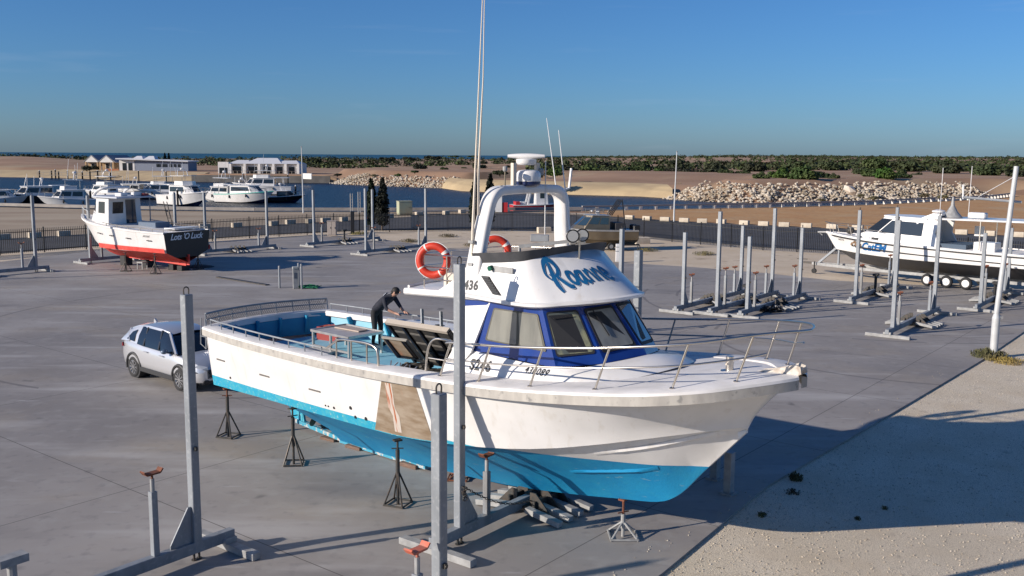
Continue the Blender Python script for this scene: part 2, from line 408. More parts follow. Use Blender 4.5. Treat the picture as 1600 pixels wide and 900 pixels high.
gravel = mat('crushed_limestone_gravel', (.68, .58, .43), .95, col2=(.78, .68, .53), scale=.5, detail=9, bump=.4, bscale=60)
add_layer(gravel, (.30, .25, .18), 48, .45, .66, .7, kind='voro')
add_layer(gravel, (.52, .42, .29), .9, .45, .7, .6, detail=7)
add_layer(gravel, (.16, .13, .09), 8, .70, .74, .7, detail=3)
add_layer(gravel, (.24, .19, .13), 21, .17, .07, .8, kind='voro')
add_layer(gravel, (.20, .16, .11), 9, .10, .05, .8, kind='voro')
add_layer(gravel, (.88, .79, .65), 33, .20, .09, .75, kind='voro')
add_layer(gravel, (.80, .71, .58), 95, .58, .72, .7, detail=2)
add_layer(gravel, (.30, .25, .19), 1.7, .66, .74, .6, detail=5)
add_layer(gravel, (.46, .40, .31), .16, .5, .7, .5, detail=5, stretch=(1, .4, 1), rot=-.6)
sand = mat('pale_sand', (.58, .48, .355), .95, col2=(.50, .40, .28), scale=.35, detail=8, bump=.3, bscale=8)
add_layer(sand, (.22, .15, .09), .8, .62, .70, .7, detail=6)
add_layer(sand, (.55, .47, .37), 3, .55, .7, .5)
asph = mat('asphalt', (.055, .054, .056), .85, col2=(.08, .077, .075), scale=.4, bump=.2, bscale=30)
drygrass = mat('dry_grass', (.44, .225, .08), .95, col2=(.48, .29, .125), scale=.25, detail=9, bump=.5, bscale=6)
add_layer(drygrass, (.26, .13, .055), 1.5, .5, .7, .6, detail=6)
add_layer(drygrass, (.42, .34, .22), .09, .55, .72, .5, detail=5)
tanearth = mat('sandy_waste_ground', (.40, .32, .225), .95, col2=(.28, .205, .135), scale=.18, detail=8, bump=.6, bscale=5, stretch=(.3, 1, 1))
add_layer(tanearth, (.38, .31, .22), .5, .52, .68, .7, detail=7, stretch=(.25, 1, 1))
land = mat('heath_ground', (.35, .215, .13), .95, col2=(.26, .15, .085), scale=.05, detail=9, bump=.6, bscale=3)
add_layer(land, (.40, .30, .18), .03, .52, .68, .7, detail=6)
add_layer(land, (.11, .085, .04), .09, .60, .72, .5, detail=6)
sandy = mat('yellow_shore_sand', (.46, .35, .20), .95, col2=(.36, .27, .16), scale=.2, detail=6)

# yard slab with a real edge
YARD = [(-9, -.2), (2.59, 15.49), (5.55, 19.92), (10.76, 26.14), (16.56, 33.12), (20.99, 38.75), (33, 53.9)] + \
       [tuple(G(*q)[:2]) for q in ((1600, 452), (1450, 446), (1300, 438), (1200, 427), (1080, 417), (980, 411), (800, 398), (700, 388), (620, 377), (560, 370), (480, 369), (300, 379), (130, 394), (0, 409), (-260, 440))] + [(-60, 30), (-60, -12)]
mb = MB(); n = len(YARD)
mb.prism([(x, y, -.12) for x, y in YARD], (0, 0, .12))
yd = mb.build('concrete_yard', conc, smooth=0); yd['kind'] = 'structure'
base = sheet('ground', [(-170, -60), (170, -60), (170, 121), (40, 121), (-170, 117)], -.09, sand)
sheet('gravel_ground', [(-9, -12), (60, -12), (60, 80), (33, 58), (20, 40), (-12, -4)], -.05, gravel)
sheet('sand_verge', [tuple(G(*q, -.06)[:2]) for q in ((520, 374), (700, 392), (1000, 418), (1300, 443), (1640, 462), (1640, 425), (1300, 392), (1190, 387), (1050, 374), (960, 364), (800, 360), (562, 360))], -.06, sand)
ROAD_N = [G(*q, -.07) for q in ((-300, 420), (0, 396), (190, 381), (390, 368), (562, 360), (800, 359), (960, 363), (1050, 374), (1190, 387), (1300, 392), (1640, 420))]
ROAD_F = [G(*q, -.07) for q in ((-300, 385), (0, 373.5), (190, 362.5), (390, 353), (540, 345), (690, 336), (800, 331.5), (960, 339), (1100, 348), (1200, 353), (1300, 357), (1640, 371))]
sheet('asphalt_road', [tuple(p[:2]) for p in ROAD_N] + [tuple(p[:2]) for p in ROAD_F[::-1]], -.055, asph)

QUAY = [Vector((x, y)) for x, y in ((-170, 150), (-100, 134), (-66.9, 125.5), (-48.1, 120.6), (-31.5, 118.6), (-15, 120.6), (0, 123.4), (17.1, 129.3), (36.5, 137.6), (53.8, 147.3), (69, 160), (85, 172), (98, 189))]
SHORE = [G(*q, -1.2).to_2d() for q in ((1562, 309.3), (1462, 311), (1380, 314), (1290, 316.5), (1200, 318), (1100, 315), (1035, 310.5), (1000, 307), (850, 303), (720, 298.5), (690, 294), (610, 291), (530, 288), (516, 286), (460, 285.5), (300, 284), (230, 283), (150, 280), (60, 277.5), (-40, 276), (-240, 274))]
KINDS = ['rip'] * 6 + ['spit'] * 4 + ['rip'] * 3 + ['wharf'] * 2 + ['shore'] * 5
BASIN = QUAY + SHORE
def seg_d(p, a, b):
    d = b - a; t = max(0, min(1, (p - a).dot(d) / d.length_squared)); return (p - a - d * t).length
def inside(p, P):
    c = False; j = len(P) - 1
    for i in range(len(P)):
        if (P[i].y > p.y) != (P[j].y > p.y) and p.x < (P[j].x - P[i].x) * (p.y - P[i].y) / (P[j].y - P[i].y) + P[i].x: c = not c
        j = i
    return c
def sst(a, b, x):
    t = max(0, min(1, (x - a) / (b - a))); return t * t * (3 - 2 * t)
def hgt(x, y):
    p = Vector((x, y)); s = x / max(y, 1)
    ins = y < 420 and inside(p, BASIN)
    dq = min(seg_d(p, QUAY[i], QUAY[i + 1]) for i in range(len(QUAY) - 1)) if y < 400 else 1e9
    if ins: return -3.5 if dq > 1.2 or True else -.1
    best = 1e9; kd = 'shore'
    for i in range(len(SHORE) - 1):
        d = seg_d(p, SHORE[i], SHORE[i + 1])
        if d < best: best = d; kd = KINDS[i]
    if dq < best: return -.1 + .0 * dq
    H, W = {'rip': (2.6, 13), 'spit': (1.0, 14), 'wharf': (1.0, .5), 'shore': (1.2, 16)}[kd]
    h = -1.6 + (H + 1.6) * (min(1, best / W) if kd != 'rip' else min(1, best / W) ** .9)
    h += (1.7 * sst(-.02, .1, s) * sst(14, 60, best) if kd == 'spit' else 0)
    h += 5.5 * sst(330, 1500, y) * sst(-.02, .25, s) + 3.2 * math.exp(-((s + .52) / .09) ** 2) * sst(300, 430, y) * (1 - sst(520, 700, y))
    h += .5 * math.sin(x * .021 + y * .013) * sst(40, 200, best) + .9 * math.sin(x * .006 - y * .004 + 1) * sst(60, 400, best)
    coast = 950 + 5200 * sst(.0, .16, s) + 260 * sst(-.3, -.05, s)
    return h - 14 * sst(coast, coast + 60, y)
ys = [112 + 2.5 * i for i in range(92)]; y = ys[-1]
while y < 6500: y *= 1.075; ys.append(y)
NC = 250; mb = MB(); ring = []
for y in ys:
    for j in range(NC + 1):
        s = -.95 + 1.9 * j / NC; mb.v.append((s * y, y, hgt(s * y, y)))
for i in range(len(ys) - 1):
    for j in range(NC):
        a = i * (NC + 1) + j; mb.f.append((a, a + 1, a + NC + 2, a + NC + 1)); mb.m.append(0)
t = mb.build('heath_terrain', land, smooth=60, fix=False); t['kind'] = 'structure'

water = mat('wind_ruffled_water', (.004, .013, .030), .3, spec=.13)
def waves(m, sc, st, dist):
    n = m.node_tree.nodes; l = m.node_tree.links; tc = n.new('ShaderNodeTexCoord'); mp = n.new('ShaderNodeMapping'); mp.inputs['Scale'].default_value = (1, .55, 1); mp.inputs['Rotation'].default_value = (0, 0, .4)
    l.new(tc.outputs['Object'], mp.inputs[0]); a = n.new('ShaderNodeTexNoise'); a.inputs['Scale'].default_value = sc; a.inputs['Detail'].default_value = 6; a.inputs['Roughness'].default_value = .6
    l.new(mp.outputs[0], a.inputs[0]); bp = n.new('ShaderNodeBump'); bp.inputs['Strength'].default_value = st; bp.inputs['Distance'].default_value = dist
    l.new(a.outputs['Fac'], bp.inputs['Height']); l.new(bp.outputs[0], n['Principled BSDF'].inputs['Normal'])
waves(water, .9, 1.0, 1.2)
add_layer(water, (.007, .024, .050), .12, .45, .7, .8, stretch=(.35, 1, 1))
add_layer(water, (.02, .05, .085), .9, .62, .70, .5, stretch=(.3, 1, 1))
seam = mat('teal_sea', (.008, .045, .065), .35, col2=(.012, .07, .085), scale=.002, spec=.2, stretch=(1, .2, 1))
waves(seam, .05, 1.0, 6.0)
o = sheet('harbour_water', [(-400, 100), (200, 100), (200, 420), (-400, 420)], -1.2, water)
o = sheet('sea', [(-40000, 600), (40000, 600), (40000, 50000), (-40000, 50000)], -1.5, seam)

# quay wall with coping
mb = MB()
for i in range(len(QUAY) - 1):
    a, b = QUAY[i], QUAY[i + 1]
    mb.bar((a.x, a.y, -1.5), (b.x, b.y, -1.5), .8, 2.9)
q = mb.build('quay_wall', mat('concrete_quay', (.25, .235, .215), .85, col2=(.16, .15, .135), scale=.6), smooth=0)
tag(q, 'long low concrete quay wall along the near side of the harbour', 'quay wall')
mb = MB(); a, b = SHORE[13], SHORE[15]
for i in (13, 14): mb.bar((*SHORE[i], -.4), (*SHORE[i + 1], -.4), .6, 2.4)
q = mb.build('wharf_wall', mat('dark_wharf_concrete', (.085, .08, .075), .85, col2=(.14, .13, .12), scale=.4), smooth=0)
tag(q, 'dark concrete wharf wall below the low white house across the water', 'wharf wall')
mb = MB(); P = [SHORE[6] + Vector((2, 1))] + SHORE[7:11] + [SHORE[10] + Vector((1, 6))]
mb.loft([[(p.x, p.y - .6, -1.6) for p in P], [(p.x + .3, p.y + 1.2, -.2) for p in P], [(p.x + .6, p.y + 3.0, .15) for p in P], [(p.x + .8, p.y + 4.2, .62) for p in P], [(p.x + 1, p.y + 12, 1.25) for p in P]], False)
o = mb.build('sand_spit', sandy, smooth=50); o['kind'] = 'structure'
mb = MB()
P = SHORE[15:]
mb.loft([[(p.x, p.y - 1, -1.35) for p in P], [(p.x, p.y + 8, .55) for p in P], [(p.x, p.y + 16, 1.3) for p in P]], False)
o = mb.build('yellow_beach', sandy, smooth=40); o['kind'] = 'structure'

FIELD = [tuple(p[:2]) for p in ROAD_F[7:]] + [(130, 120), (130, 200), (101, 191), (86, 171.5), (69, 158.6), (53.8, 146), (36.5, 136.4), (17.1, 128.2), (9, 124)]
sheet('dry_grass_field', FIELD, -.06, drygrass)
WASTE = [tuple(p[:2]) for p in ROAD_F[:8]] + [(4, 123.4), (0, 122.3), (-15, 119.4), (-31.5, 117.4), (-48.1, 119.4), (-66.9, 124.3), (-100, 132.8), (-170, 149)]
sheet('waste_ground', WASTE, -.06, tanearth)

# ---------------------------------------------------------------- riprap
ICO = []
def ico():
    bm = bmesh.new(); bmesh.ops.create_icosphere(bm, subdivisions=1, radius=1)
    v = [x.co.copy() for x in bm.verts]; f = [tuple(x.index for x in q.verts) for q in bm.faces]; bm.free(); return v, f
IV, IF = ico()
def rock(mb, c, r, rnd):
    rx = Matrix.Rotation(rnd.uniform(0, 6.28), 3, 'Z') @ Matrix.Rotation(rnd.uniform(-.6, .6), 3, 'X')
    sx, sy, sz = r * rnd.uniform(.8, 1.4), r * rnd.uniform(.7, 1.1), r * rnd.uniform(.55, .9)
    mb.add([rx @ Vector((v.x * sx * rnd.uniform(.75, 1.15), v.y * sy * rnd.uniform(.75, 1.15), v.z * sz * rnd.uniform(.75, 1.15))) + Vector(c) for v in IV], IF)
rnd = random.Random(3)
stone = mat('pale_limestone_rubble', (.54, .47, .375), .9, col2=(.36, .29, .205), scale=.55, detail=3, lo=.42, hi=.62)
add_layer(stone, (.60, .55, .47), .8, .58, .7, .8, detail=2)
add_layer(stone, (.24, .185, .12), .13, .50, .66, .65, detail=4)
mb = MB()
for i in range(len(SHORE) - 1):
    if KINDS[i] != 'rip': continue
    a, b = SHORE[i], SHORE[i + 1]; L = (b - a).length; nrm = Vector((b.y - a.y, a.x - b.x)).normalized()
    if inside(a + nrm * 3 + (b - a) * .5, BASIN): nrm = -nrm
    W = 10.5 if i < 7 else 9
    for k in range(int(L * W / .33)):
        d = rnd.uniform(-.8, W); p = a + (b - a) * rnd.random() + nrm * d
        if rnd.random() < .9 * sst(3.5, W + .5, d): continue
        rock(mb, (p.x, p.y, -1.5 + 4.1 * max(0, d / 13) ** .9 + rnd.uniform(0, .35)), rnd.uniform(.18, .43), rnd)
o = mb.build('rubble', stone, smooth=0, fix=False); tag(o, 'pale limestone rubble armouring the far bank of the harbour', 'rubble', kind='stuff')
mb = MB(); rock(mb, (0, 0, .55), 1.25, random.Random(8)); p = G(1328, 304, 1.9)
o = mb.build('boulder', mat('pale_boulder', (.66, .60, .52), .9, col2=(.5, .43, .34), scale=1.5), smooth=0); o.location = p
tag(o, 'large pale boulder lying high on the rubble bank', 'boulder')

# ---------------------------------------------------------------- vegetation
def leaves(mb, c, r, n, sz, rnd, flat=.75):
    for _ in range(n):
        while True:
            d = Vector((rnd.uniform(-1, 1), rnd.uniform(-1, 1), rnd.uniform(-.7, 1)))
            if .25 < d.length < 1: break
        d *= (.55 + .45 * rnd.random()) / max(d.length, .5)
        p = Vector(c) + Vector((d.x * r[0], d.y * r[1], d.z * r[2]))
        nn = (d + Vector((rnd.uniform(-.9, .9), rnd.uniform(-.9, .9), rnd.uniform(-.2, 1.1)))).normalized()
        a = nn.orthogonal().normalized(); b = nn.cross(a); t = rnd.uniform(0, 6.28); a, b = a * math.cos(t) + b * math.sin(t), b * math.cos(t) - a * math.sin(t)
        w = sz * rnd.uniform(.6, 1.3); h = w * flat
        mb.add([p - a * w, p - b * h + nn * w * .2, p + a * w, p + b * h], [(0, 1, 2, 3)])
def bush_proto(name, w, h, seed, m, n=1400, sz=.095, lobes=12):
    rnd = random.Random(seed); root = empty(name, (0, 0, -500))
    mb = MB()
    for k in range(lobes):
        a = rnd.uniform(0, 6.28); q = rnd.uniform(.05, .78) * w; z = h * rnd.uniform(.28, .80) * (1 - .35 * q / w); rr = rnd.uniform(.20, .42) * w
        leaves(mb, (q * math.cos(a), q * math.sin(a), z), (rr, rr, min(rr * .75, h * .42)), n // lobes, sz * w, rnd)
    leaves(mb, (0, 0, h * .3), (w * .95, w * .95, h * .32), n // 4, sz * w, rnd)
    mb.build('crown', m, root, smooth=0, fix=False)
    mb = MB()
    for k in range(4):
        a = rnd.uniform(0, 6.28); mb.tube([(0, 0, -.3), (.15 * w * math.cos(a), .15 * w * math.sin(a), h * .3), (.5 * w * math.cos(a), .5 * w * math.sin(a), h * .62)], [.09 * w, .06 * w, .02 * w], 5)
    mb.build('trunk', bark, root, smooth=0)
    return root
PROTO = {'dark': [bush_proto('shrub', 1, .85, 11 + k, leaf_dark) for k in range(2)], 'mid': [bush_proto('shrub', 1, .9, 21 + k, leaf_mid) for k in range(3)],
         'olive': [bush_proto('shrub', 1, .7, 31, leaf_olive, 320)]}
rnd = random.Random(5)
LAB = {'dark': 'dark dense shrub in the dry heath beyond the harbour', 'mid': 'bright green rounded shrub in the scrub band beyond the rubble bank', 'olive': 'olive tussock growing among the rocks of the rubble bank'}
GRP = {'dark': 'dark heath shrubs', 'mid': 'green scrub band shrubs', 'olive': 'tussocks on the rubble bank'}
used = {}
def bush(kind, x, y, wpx, zg=None, label=None, hs=1.0):
    z = 2.6 if zg is None else zg
    for _ in range(4):
        p = G(x, y, z); z = hgt(p.x, p.y) if zg is None else zg
    w = wpx * p.y / FOC / 2
    pr = PROTO[kind]; pr = pr[rnd.randrange(len(pr))]
    c = dup(pr, None, p - Vector((0, 0, .15)), rnd.uniform(0, 6.28), label or LAB[kind], (w, w, w * hs))
    c['category'] = 'shrub'
    if not label: c['group'] = GRP[kind]
    return c
# across the water, left of the radar arch
bush('dark', 590, 268, 38, label='broad dark shrub on the dry ground straight above the cypress tops', hs=.75)
bush('dark', 488, 256, 34, label='large dark shrub beside the tall slim mast across the water', hs=.8)
bush('dark', 516, 260, 30, label='dark bushy shrub to the right of the low white house', hs=.8)
bush('dark', 657, 264, 26, label='dark low shrub above the middle of the rubble bank', hs=.75)
for x, y, w, k in ((527, 274, 14, 'dark'), (570, 272, 9, 'dark'), (622, 274, 12, 'mid'), (648, 269, 14, 'dark'), (694, 265, 16, 'mid'), (725, 263, 10, 'dark'), (750, 263, 26, 'dark'), (781, 272, 26, 'dark'), (797, 262, 16, 'dark'), (468, 262, 22, 'dark'), (445, 254, 20, 'dark'),
                   (540, 256, 26, 'dark'), (560, 254, 22, 'dark'), (606, 253, 30, 'dark'), (640, 252, 24, 'dark'), (676, 251, 30, 'dark'), (712, 250, 26, 'dark'), (742, 250, 26, 'dark'), (755, 256, 18, 'dark')):
    bush(k, x, y, w, hs=.72)
for x, y, w in ((812, 275, 20), (836, 276, 34), (866, 274, 34), (893, 274, 40), (921, 273, 44), (950, 274, 40), (975, 275, 40), (1003, 274, 36), (1027, 275, 34), (1052, 275, 40), (1080, 275, 40), (1107, 277, 44), (1134, 276, 34), (1160, 277, 34), (1190, 279, 30), (1222, 278, 44), (1255, 281, 60), (1285, 281, 46), (1302, 279, 20),
                (1345, 272, 30), (1362, 276, 40), (1385, 279, 44), (1408, 278, 34), (1432, 280, 30), (1450, 283, 36), (1475, 283, 40), (1500, 284, 30), (1520, 286, 30), (1545, 288, 40), (1570, 288, 26), (1597, 291, 24),
                (1180, 268, 46), (1120, 268, 40), (1060, 267, 44), (1000, 266, 40), (940, 265, 40), (880, 264, 36), (1240, 268, 50), (1300, 266, 40), (1365, 266, 50), (1420, 268, 50), (1480, 271, 50), (1540, 274, 50), (1590, 276, 44)):
    bush('mid' if rnd.random() < .72 else 'dark', x, y, w, hs=.78 + .25 * rnd.random())
for x, y, w in ((1283, 312, 14), (1305, 302, 24), (1345, 306, 18), (1365, 310, 22), (1388, 302, 14), (1445, 306, 22), (1475, 308, 20), (1450, 300, 18), (1032, 288, 16), (1060, 290, 18), (1012, 286, 14), (660, 282, 16), (690, 280, 14), (585, 275, 14), (720, 280, 16), (1230, 292, 14), (1100, 292, 16), (1160, 296, 14)):
    bush('olive', x, y, w, hs=.8)
for k in PROTO:
    for pr in PROTO[k]:
        for c in kids(pr): bpy.data.objects.remove(c)
        bpy.data.objects.remove(pr)
# far scrub that reads as one mass
mb = MB(); mb2 = MB(); r2 = random.Random(9)
cnt = 0
for _ in range(9000):
    y = 270 * (1 + 12 * r2.random() ** 2.2); s = r2.uniform(-.62, .68); x = s * y
    if s < .02 and y < 430: continue
    dens = .5 + .5 * math.sin(x * .021 + 2 * math.sin(y * .011)) * math.sin(y * .017 + x * .006)
    if dens < (.46 if s > .05 else .30 if s > -.43 else .6) and y < 1100: continue
    if s > .02 and y < 290: continue
    z = hgt(x, y)
    if z < 0: continue
    w = r2.uniform(1.2, 2.9) * (1 + y / 2200); h = r2.uniform(.45, .75) * w
    leaves(mb if r2.random() < .6 else mb2, (x, y, z + h * .4), (w, w, h), 26, w * .25, r2)
    cnt += 1
o = mb.build('scrub_vegetation', leaf_dark, smooth=0, fix=False); tag(o, 'dark coastal scrub covering the far plain up to the horizon', 'scrub', kind='stuff')
o = mb2.build('heath_vegetation', leaf_mid, smooth=0, fix=False); tag(o, 'greener patches of heath scattered through the dark far scrub', 'scrub', kind='stuff')

def cypress(px, py, h, w, label, seed):
    r = random.Random(seed); p = G(px, py); root = empty('cypress_tree', p, 0, label, 'tree', 'cypresses behind the yard fence')
    mb = MB()
    for k in range(30):
        t = (k + .5) / 30; rr = w * (.35 + .65 * math.sin(math.pi * min(1, t * .62 + .22)) ) * (1 - t ** 3.2) + .06
        leaves(mb, (r.uniform(-.06, .06) + .12 * t, 0, .12 * h + .88 * h * t), (rr, rr, h * .06), 60, .10, r, 1.6)
    mb.build('crown', leaf_cyp, root, smooth=0, fix=False)
    mb = MB(); mb.cyl((0, 0, -.05), (.08, 0, h * .7), .09, .03, 7); mb.build('trunk', bark, root)
cypress(579, 358, 4.6, .62, 'tall narrow cypress just right of a grey lift post by the fence', 1)
cypress(597, 359, 4.7, .66, 'tall narrow cypress left of the green shed behind the fence', 2)
cypress(741, 357, 5.0, .55, 'narrow cypress seen between the antenna rods and the radar arch', 3)
cypress(764, 358, 5.1, .60, 'narrow cypress seen inside the radar arch behind its near leg', 4)
# ================================================================ THE BIG BOAT ON STANDS
BOAT = empty('fishing_boat', (2.115, 17.054, 0), R(-42.54), 'large white fishing boat with bright blue bottom and royal blue cabin band, on stands', 'boat')
SHEER = [(-11.42, 1.90, 2.72), (-10.6, 2.0, 2.72), (-8.8, 2.13, 2.73), (-7.2, 2.20, 2.75), (-5.4, 2.23, 2.78), (-3.9, 2.23, 2.84), (-2, 2.23, 2.94), (-.8, 2.21, 3.04), (.5, 2.10, 3.18), (1.62, 1.82, 3.31), (2.4, 1.38, 3.42), (2.9, .78, 3.50), (3.16, .38, 3.54), (3.30, .08, 3.56)]
CHINE = [(-11.42, 1.72, 1.26), (-8.8, 1.84, 1.36), (-6.2, 1.90, 1.42), (-4.3, 1.90, 1.46), (-3.2, 1.88, 1.55), (-1.73, 1.80, 1.73), (-.6, 1.68, 1.93), (.4, 1.42, 2.16), (1.3, 1.02, 2.38), (2.0, .55, 2.53), (2.48, .05, 2.60)]
KEEL = [(-8.5, .06), (-6.4, .09), (-4.4, .19), (-2.8, .31), (-1.15, .54), (0, .74), (.6, .84), (.9, .93), (1.12, 1.06), (1.33, 1.26), (1.54, 1.51), (1.77, 1.77), (2.48, 2.55), (3.12, 3.32), (3.30, 3.54)]
def keel_z(u): return interp(KEEL, u)[0]
ust0 = [-11.42, -10.6, -9.6, -8.55, -8.45] + [-8 + .55 * i for i in range(15)] + [.0, .3, .6, .75, .9, 1.0, 1.12, 1.22, 1.33, 1.44, 1.54, 1.65, 1.9, 2.1, 2.3, 2.42]; ust = ust0
def hull_ring(u, inset=0.0):
    """points from keel to sheer on one side (v positive)"""
    # sections lean aft to forward: bow stations are swept so that every ring ends on the stem
    t = max(0, (u + .8) / 3.28); t = min(1, t)
    us = u + (3.30 - 2.48) * t ** 1.25                # sheer runs further forward than the chine
    bs, zs = interp(SHEER, us); bc, zc = interp(CHINE, u)
    uk = u; zk = keel_z(u)
    if u < -8.5: zk = .78 - .02 * (u + 11.4)
    kw = .07 if u < 1.2 else .045
    pts = [(uk, kw * .9, zk)]
    zb = zk + .30 * (zc - zk); 
    pts.append((uk, kw + (bc - .16 - kw) * .22, zb - .0))
    pts.append((uk, kw + (bc - .16 - kw) * .62, zk + .66 * (zc - .03 - zk)))
    f = min(.17, bc * .3)
    pts.append((uk, max(bc - f, kw), zc - .035))
    pts.append((uk, max(bc, kw + .01), zc))
    for k in (1, 2, 3, 4, 5, 6, 7):
        q = k / 7; fl = q ** (1 + .75 * t)            # concave flare towards the bow
        pts.append((u + (us - u) * q ** (1 + .3 * t), bc + (bs - bc) * fl if bc > kw else kw + (bs - kw) * fl, zc + (zs - zc) * q))
    return pts
rings = [hull_ring(u) for u in ust]
full = [[(p[0], -p[1], p[2]) for p in r[::-1]] + list(r) for r in rings]
hb = MB(); hb.loft(full, False)
stem = [(2.48, 0, 2.57)]
n = len(full[0])
# transom with a slight outward curve
top = full[0]; cols = []
for j in range(n):
    p = Vector(top[j]); cols.append(p)
tr = MB()
half = rings[0]; grid = []
for k in range(9):
    c = -1 + k / 4; row = []
    for p in half: row.append((p[0] - .42 * (1 - c * c) * (p[2] - .6) / 2.1, p[1] * c, p[2]))
    grid.append(row)
tr.loft(grid, False)
me = bpy.data.meshes.new('tmp'); bm = bmesh.new()
allm = MB(); allm.add(hb.v, hb.f); allm.add(tr.v, tr.f)
# stem cap strip closing the bow between the two sides
lastr = rings[-1]; allm.loft([[(p[0], -p[1], p[2]) for p in lastr], [(p[0] + .025, 0, p[2]) for p in lastr], list(lastr)], False)
me.from_pydata(allm.v, [], allm.f); bm.from_mesh(me); bmesh.ops.remove_doubles(bm, verts=bm.verts, dist=.004)
pco = Vector((-11.2, 0, 1.52)); pno = Vector((-.018, 0, 1)).normalized()
bmesh.ops.bisect_plane(bm, geom=bm.verts[:] + bm.edges[:] + bm.faces[:], plane_co=pco, plane_no=pno, dist=1e-5)
bmesh.ops.recalc_face_normals(bm, faces=bm.faces[:])
def split_out(name, m, test, off=0.0):
    b2 = bm.copy(); bmesh.ops.delete(b2, geom=[f for f in b2.faces if not test(f.calc_center_median())], context='FACES')
    mm = bpy.data.meshes.new(name); b2.to_mesh(mm); b2.free(); mm.materials.append(m)
    mm.polygons.foreach_set('use_smooth', [True] * len(mm.polygons)); mm.set_sharp_from_angle(angle=R(22))
    o = bpy.data.objects.new(name, mm); COL.objects.link(o); o.parent = BOAT; return o
def wl(c): return (c - pco).dot(pno)
split_out('topsides', white, lambda c: wl(c) > 0)
def chz(c):
    return interp(CHINE, c.x)[1]
split_out('boot_stripe', boot, lambda c: wl(c) <= 0 and c.z > chz(c) - .05 and c.x < -1.0)
split_out('bottom', antif, lambda c: wl(c) <= 0 and not (c.z > chz(c) - .05 and c.x < -1.0))
bm.free()
# spray strakes along the forward bottom
for fr, u0, u1, m in ((.72, .15, 2.2, None), (.40, -.7, 1.05, None)):
    for sd in (-1, 1):
        mbw = MB(); rr = []
        for k in range(14):
            u = u0 + (u1 - u0) * k / 13; r = hull_ring(u)
            a, b = Vector(r[1]), Vector(r[3]); c = Vector(r[2])
            p = lerp(r[1], r[2], .62) if fr < .5 else lerp(r[2], r[3], .62)
            w = .04 * min(1, (13 - k) / 3 + .15, k / 3 + .15)
            rr.append([(p[0], sd * (p[1] - .03), p[2] - .045), (p[0], sd * (p[1] + w), p[2] - .012), (p[0], sd * (p[1] + .05), p[2] + .05)])
        mbw.loft(rr, False); o = mbw.build('spray_strake', white if fr > .5 else antif, BOAT, smooth=40)
# skeg, keel shoe, rudder and propeller in the aperture
mb = MB(); mb.prism([(-8.5, -.07, .06), (-8.5, -.07, .85), (-7.3, -.07, .85), (-7.3, -.07, .07)], (0, .14, 0)); mb.build('skeg', antif, BOAT, smooth=0)
shoe_m = mat('barnacled_keel_shoe', (.05, .30, .42), .8, col2=(.50, .46, .42), scale=9, lo=.50, hi=.60, bump=.5)
mb = MB(); mb.bar((-10.35, 0, .20), (-8.45, 0, .10), .13, .10); mb.bar((-8.5, 0, .05), (-5.4, 0, .085), .15, .07); mb.build('keel_shoe', shoe_m, BOAT, smooth=0)
mb = MB(); mb.prism([(-10.55, -.03, .26), (-10.75, -.03, .80), (-10.15, -.03, .82), (-10.0, -.03, .22)], (0, .06, 0)); mb.cyl((-10.1, 0, .2), (-10.1, 0, .85), .045); mb.build('rudder', boot, BOAT)
pr = MB()
for k in range(4):
    a = k * math.pi / 2 + .4; tx = Matrix.Rotation(a, 3, 'X')
    rg = []
    for q in range(5):
        rr_ = .06 + .30 * q / 4; w = (.07, .13, .17, .15, .05)[q]; tw = .75 - .1 * q
        rg.append([tx @ Vector((-9.35 + w * math.sin(tw) * c, w * math.cos(tw) * c, rr_)) + Vector((0, 0, .50)) for c in (-1, 0, 1)])
    pr.loft(rg, False)
pr.cyl((-9.5, 0, .5), (-9.2, 0, .5), .075, .085); pr.build('propeller', mat('tarnished_bronze', (.03, .055, .045), .5, .5, col2=(.07, .07, .05), scale=8), BOAT)
mb = MB(); mb.cyl((-9.2, 0, .5), (-8.4, 0, .55), .035); mb.build('propeller_shaft', dsteel, BOAT)

# gunwale rubbing strake and cap
def sheer_pts(off=0.0, dz=0.0, lo=-11.42, hi=3.30, n=60):
    out = []
    for k in range(n + 1):
        u = lo + (hi - lo) * k / n if k < n else hi
        b, z = interp(SHEER, u); out.append(Vector((u, b + off, z + dz)))
    return out
usr = [-11.42 + .4 * k for k in range(33)] + [1.6, 1.85, 2.1, 2.3, 2.5, 2.7, 2.85, 2.95, 3.05, 3.13, 3.20, 3.26, 3.30]
def edge_frame(u):
    b, z = interp(SHEER, u); b2, z2 = interp(SHEER, u + .02); b1, z1 = interp(SHEER, u - .02)
    d = Vector((.04, b2 - b1, 0)).normalized(); nn = Vector((-d.y, d.x, 0)); return Vector((u, b, z)), nn
for sd in (-1, 1):
    rg = []; cp = []
    for u in usr:
        p, nn = edge_frame(u)
        def q(o, dz): w = p + nn * o; return (w.x, max(w.y, .012) * sd, w.z + dz)
        rg.append([q(.0, .005), q(.085, -.01), q(.085, -.165), q(.0, -.19)])
        w_ = .30 if u < -4.6 else .42
        cp.append([q(.088, -.008), q(.075, .035), q(.02, .055), q(-w_ * .9, .05), q(-w_, .0), q(-w_, -.08)])
    mb = MB(); mb.loft(rg, True, False, True); mb.build('rubbing_strake', rubber, BOAT, smooth=35)
    mb = MB(); mb.loft(cp, False); mb.build('gunwale_cap', wdeck, BOAT, smooth=35)
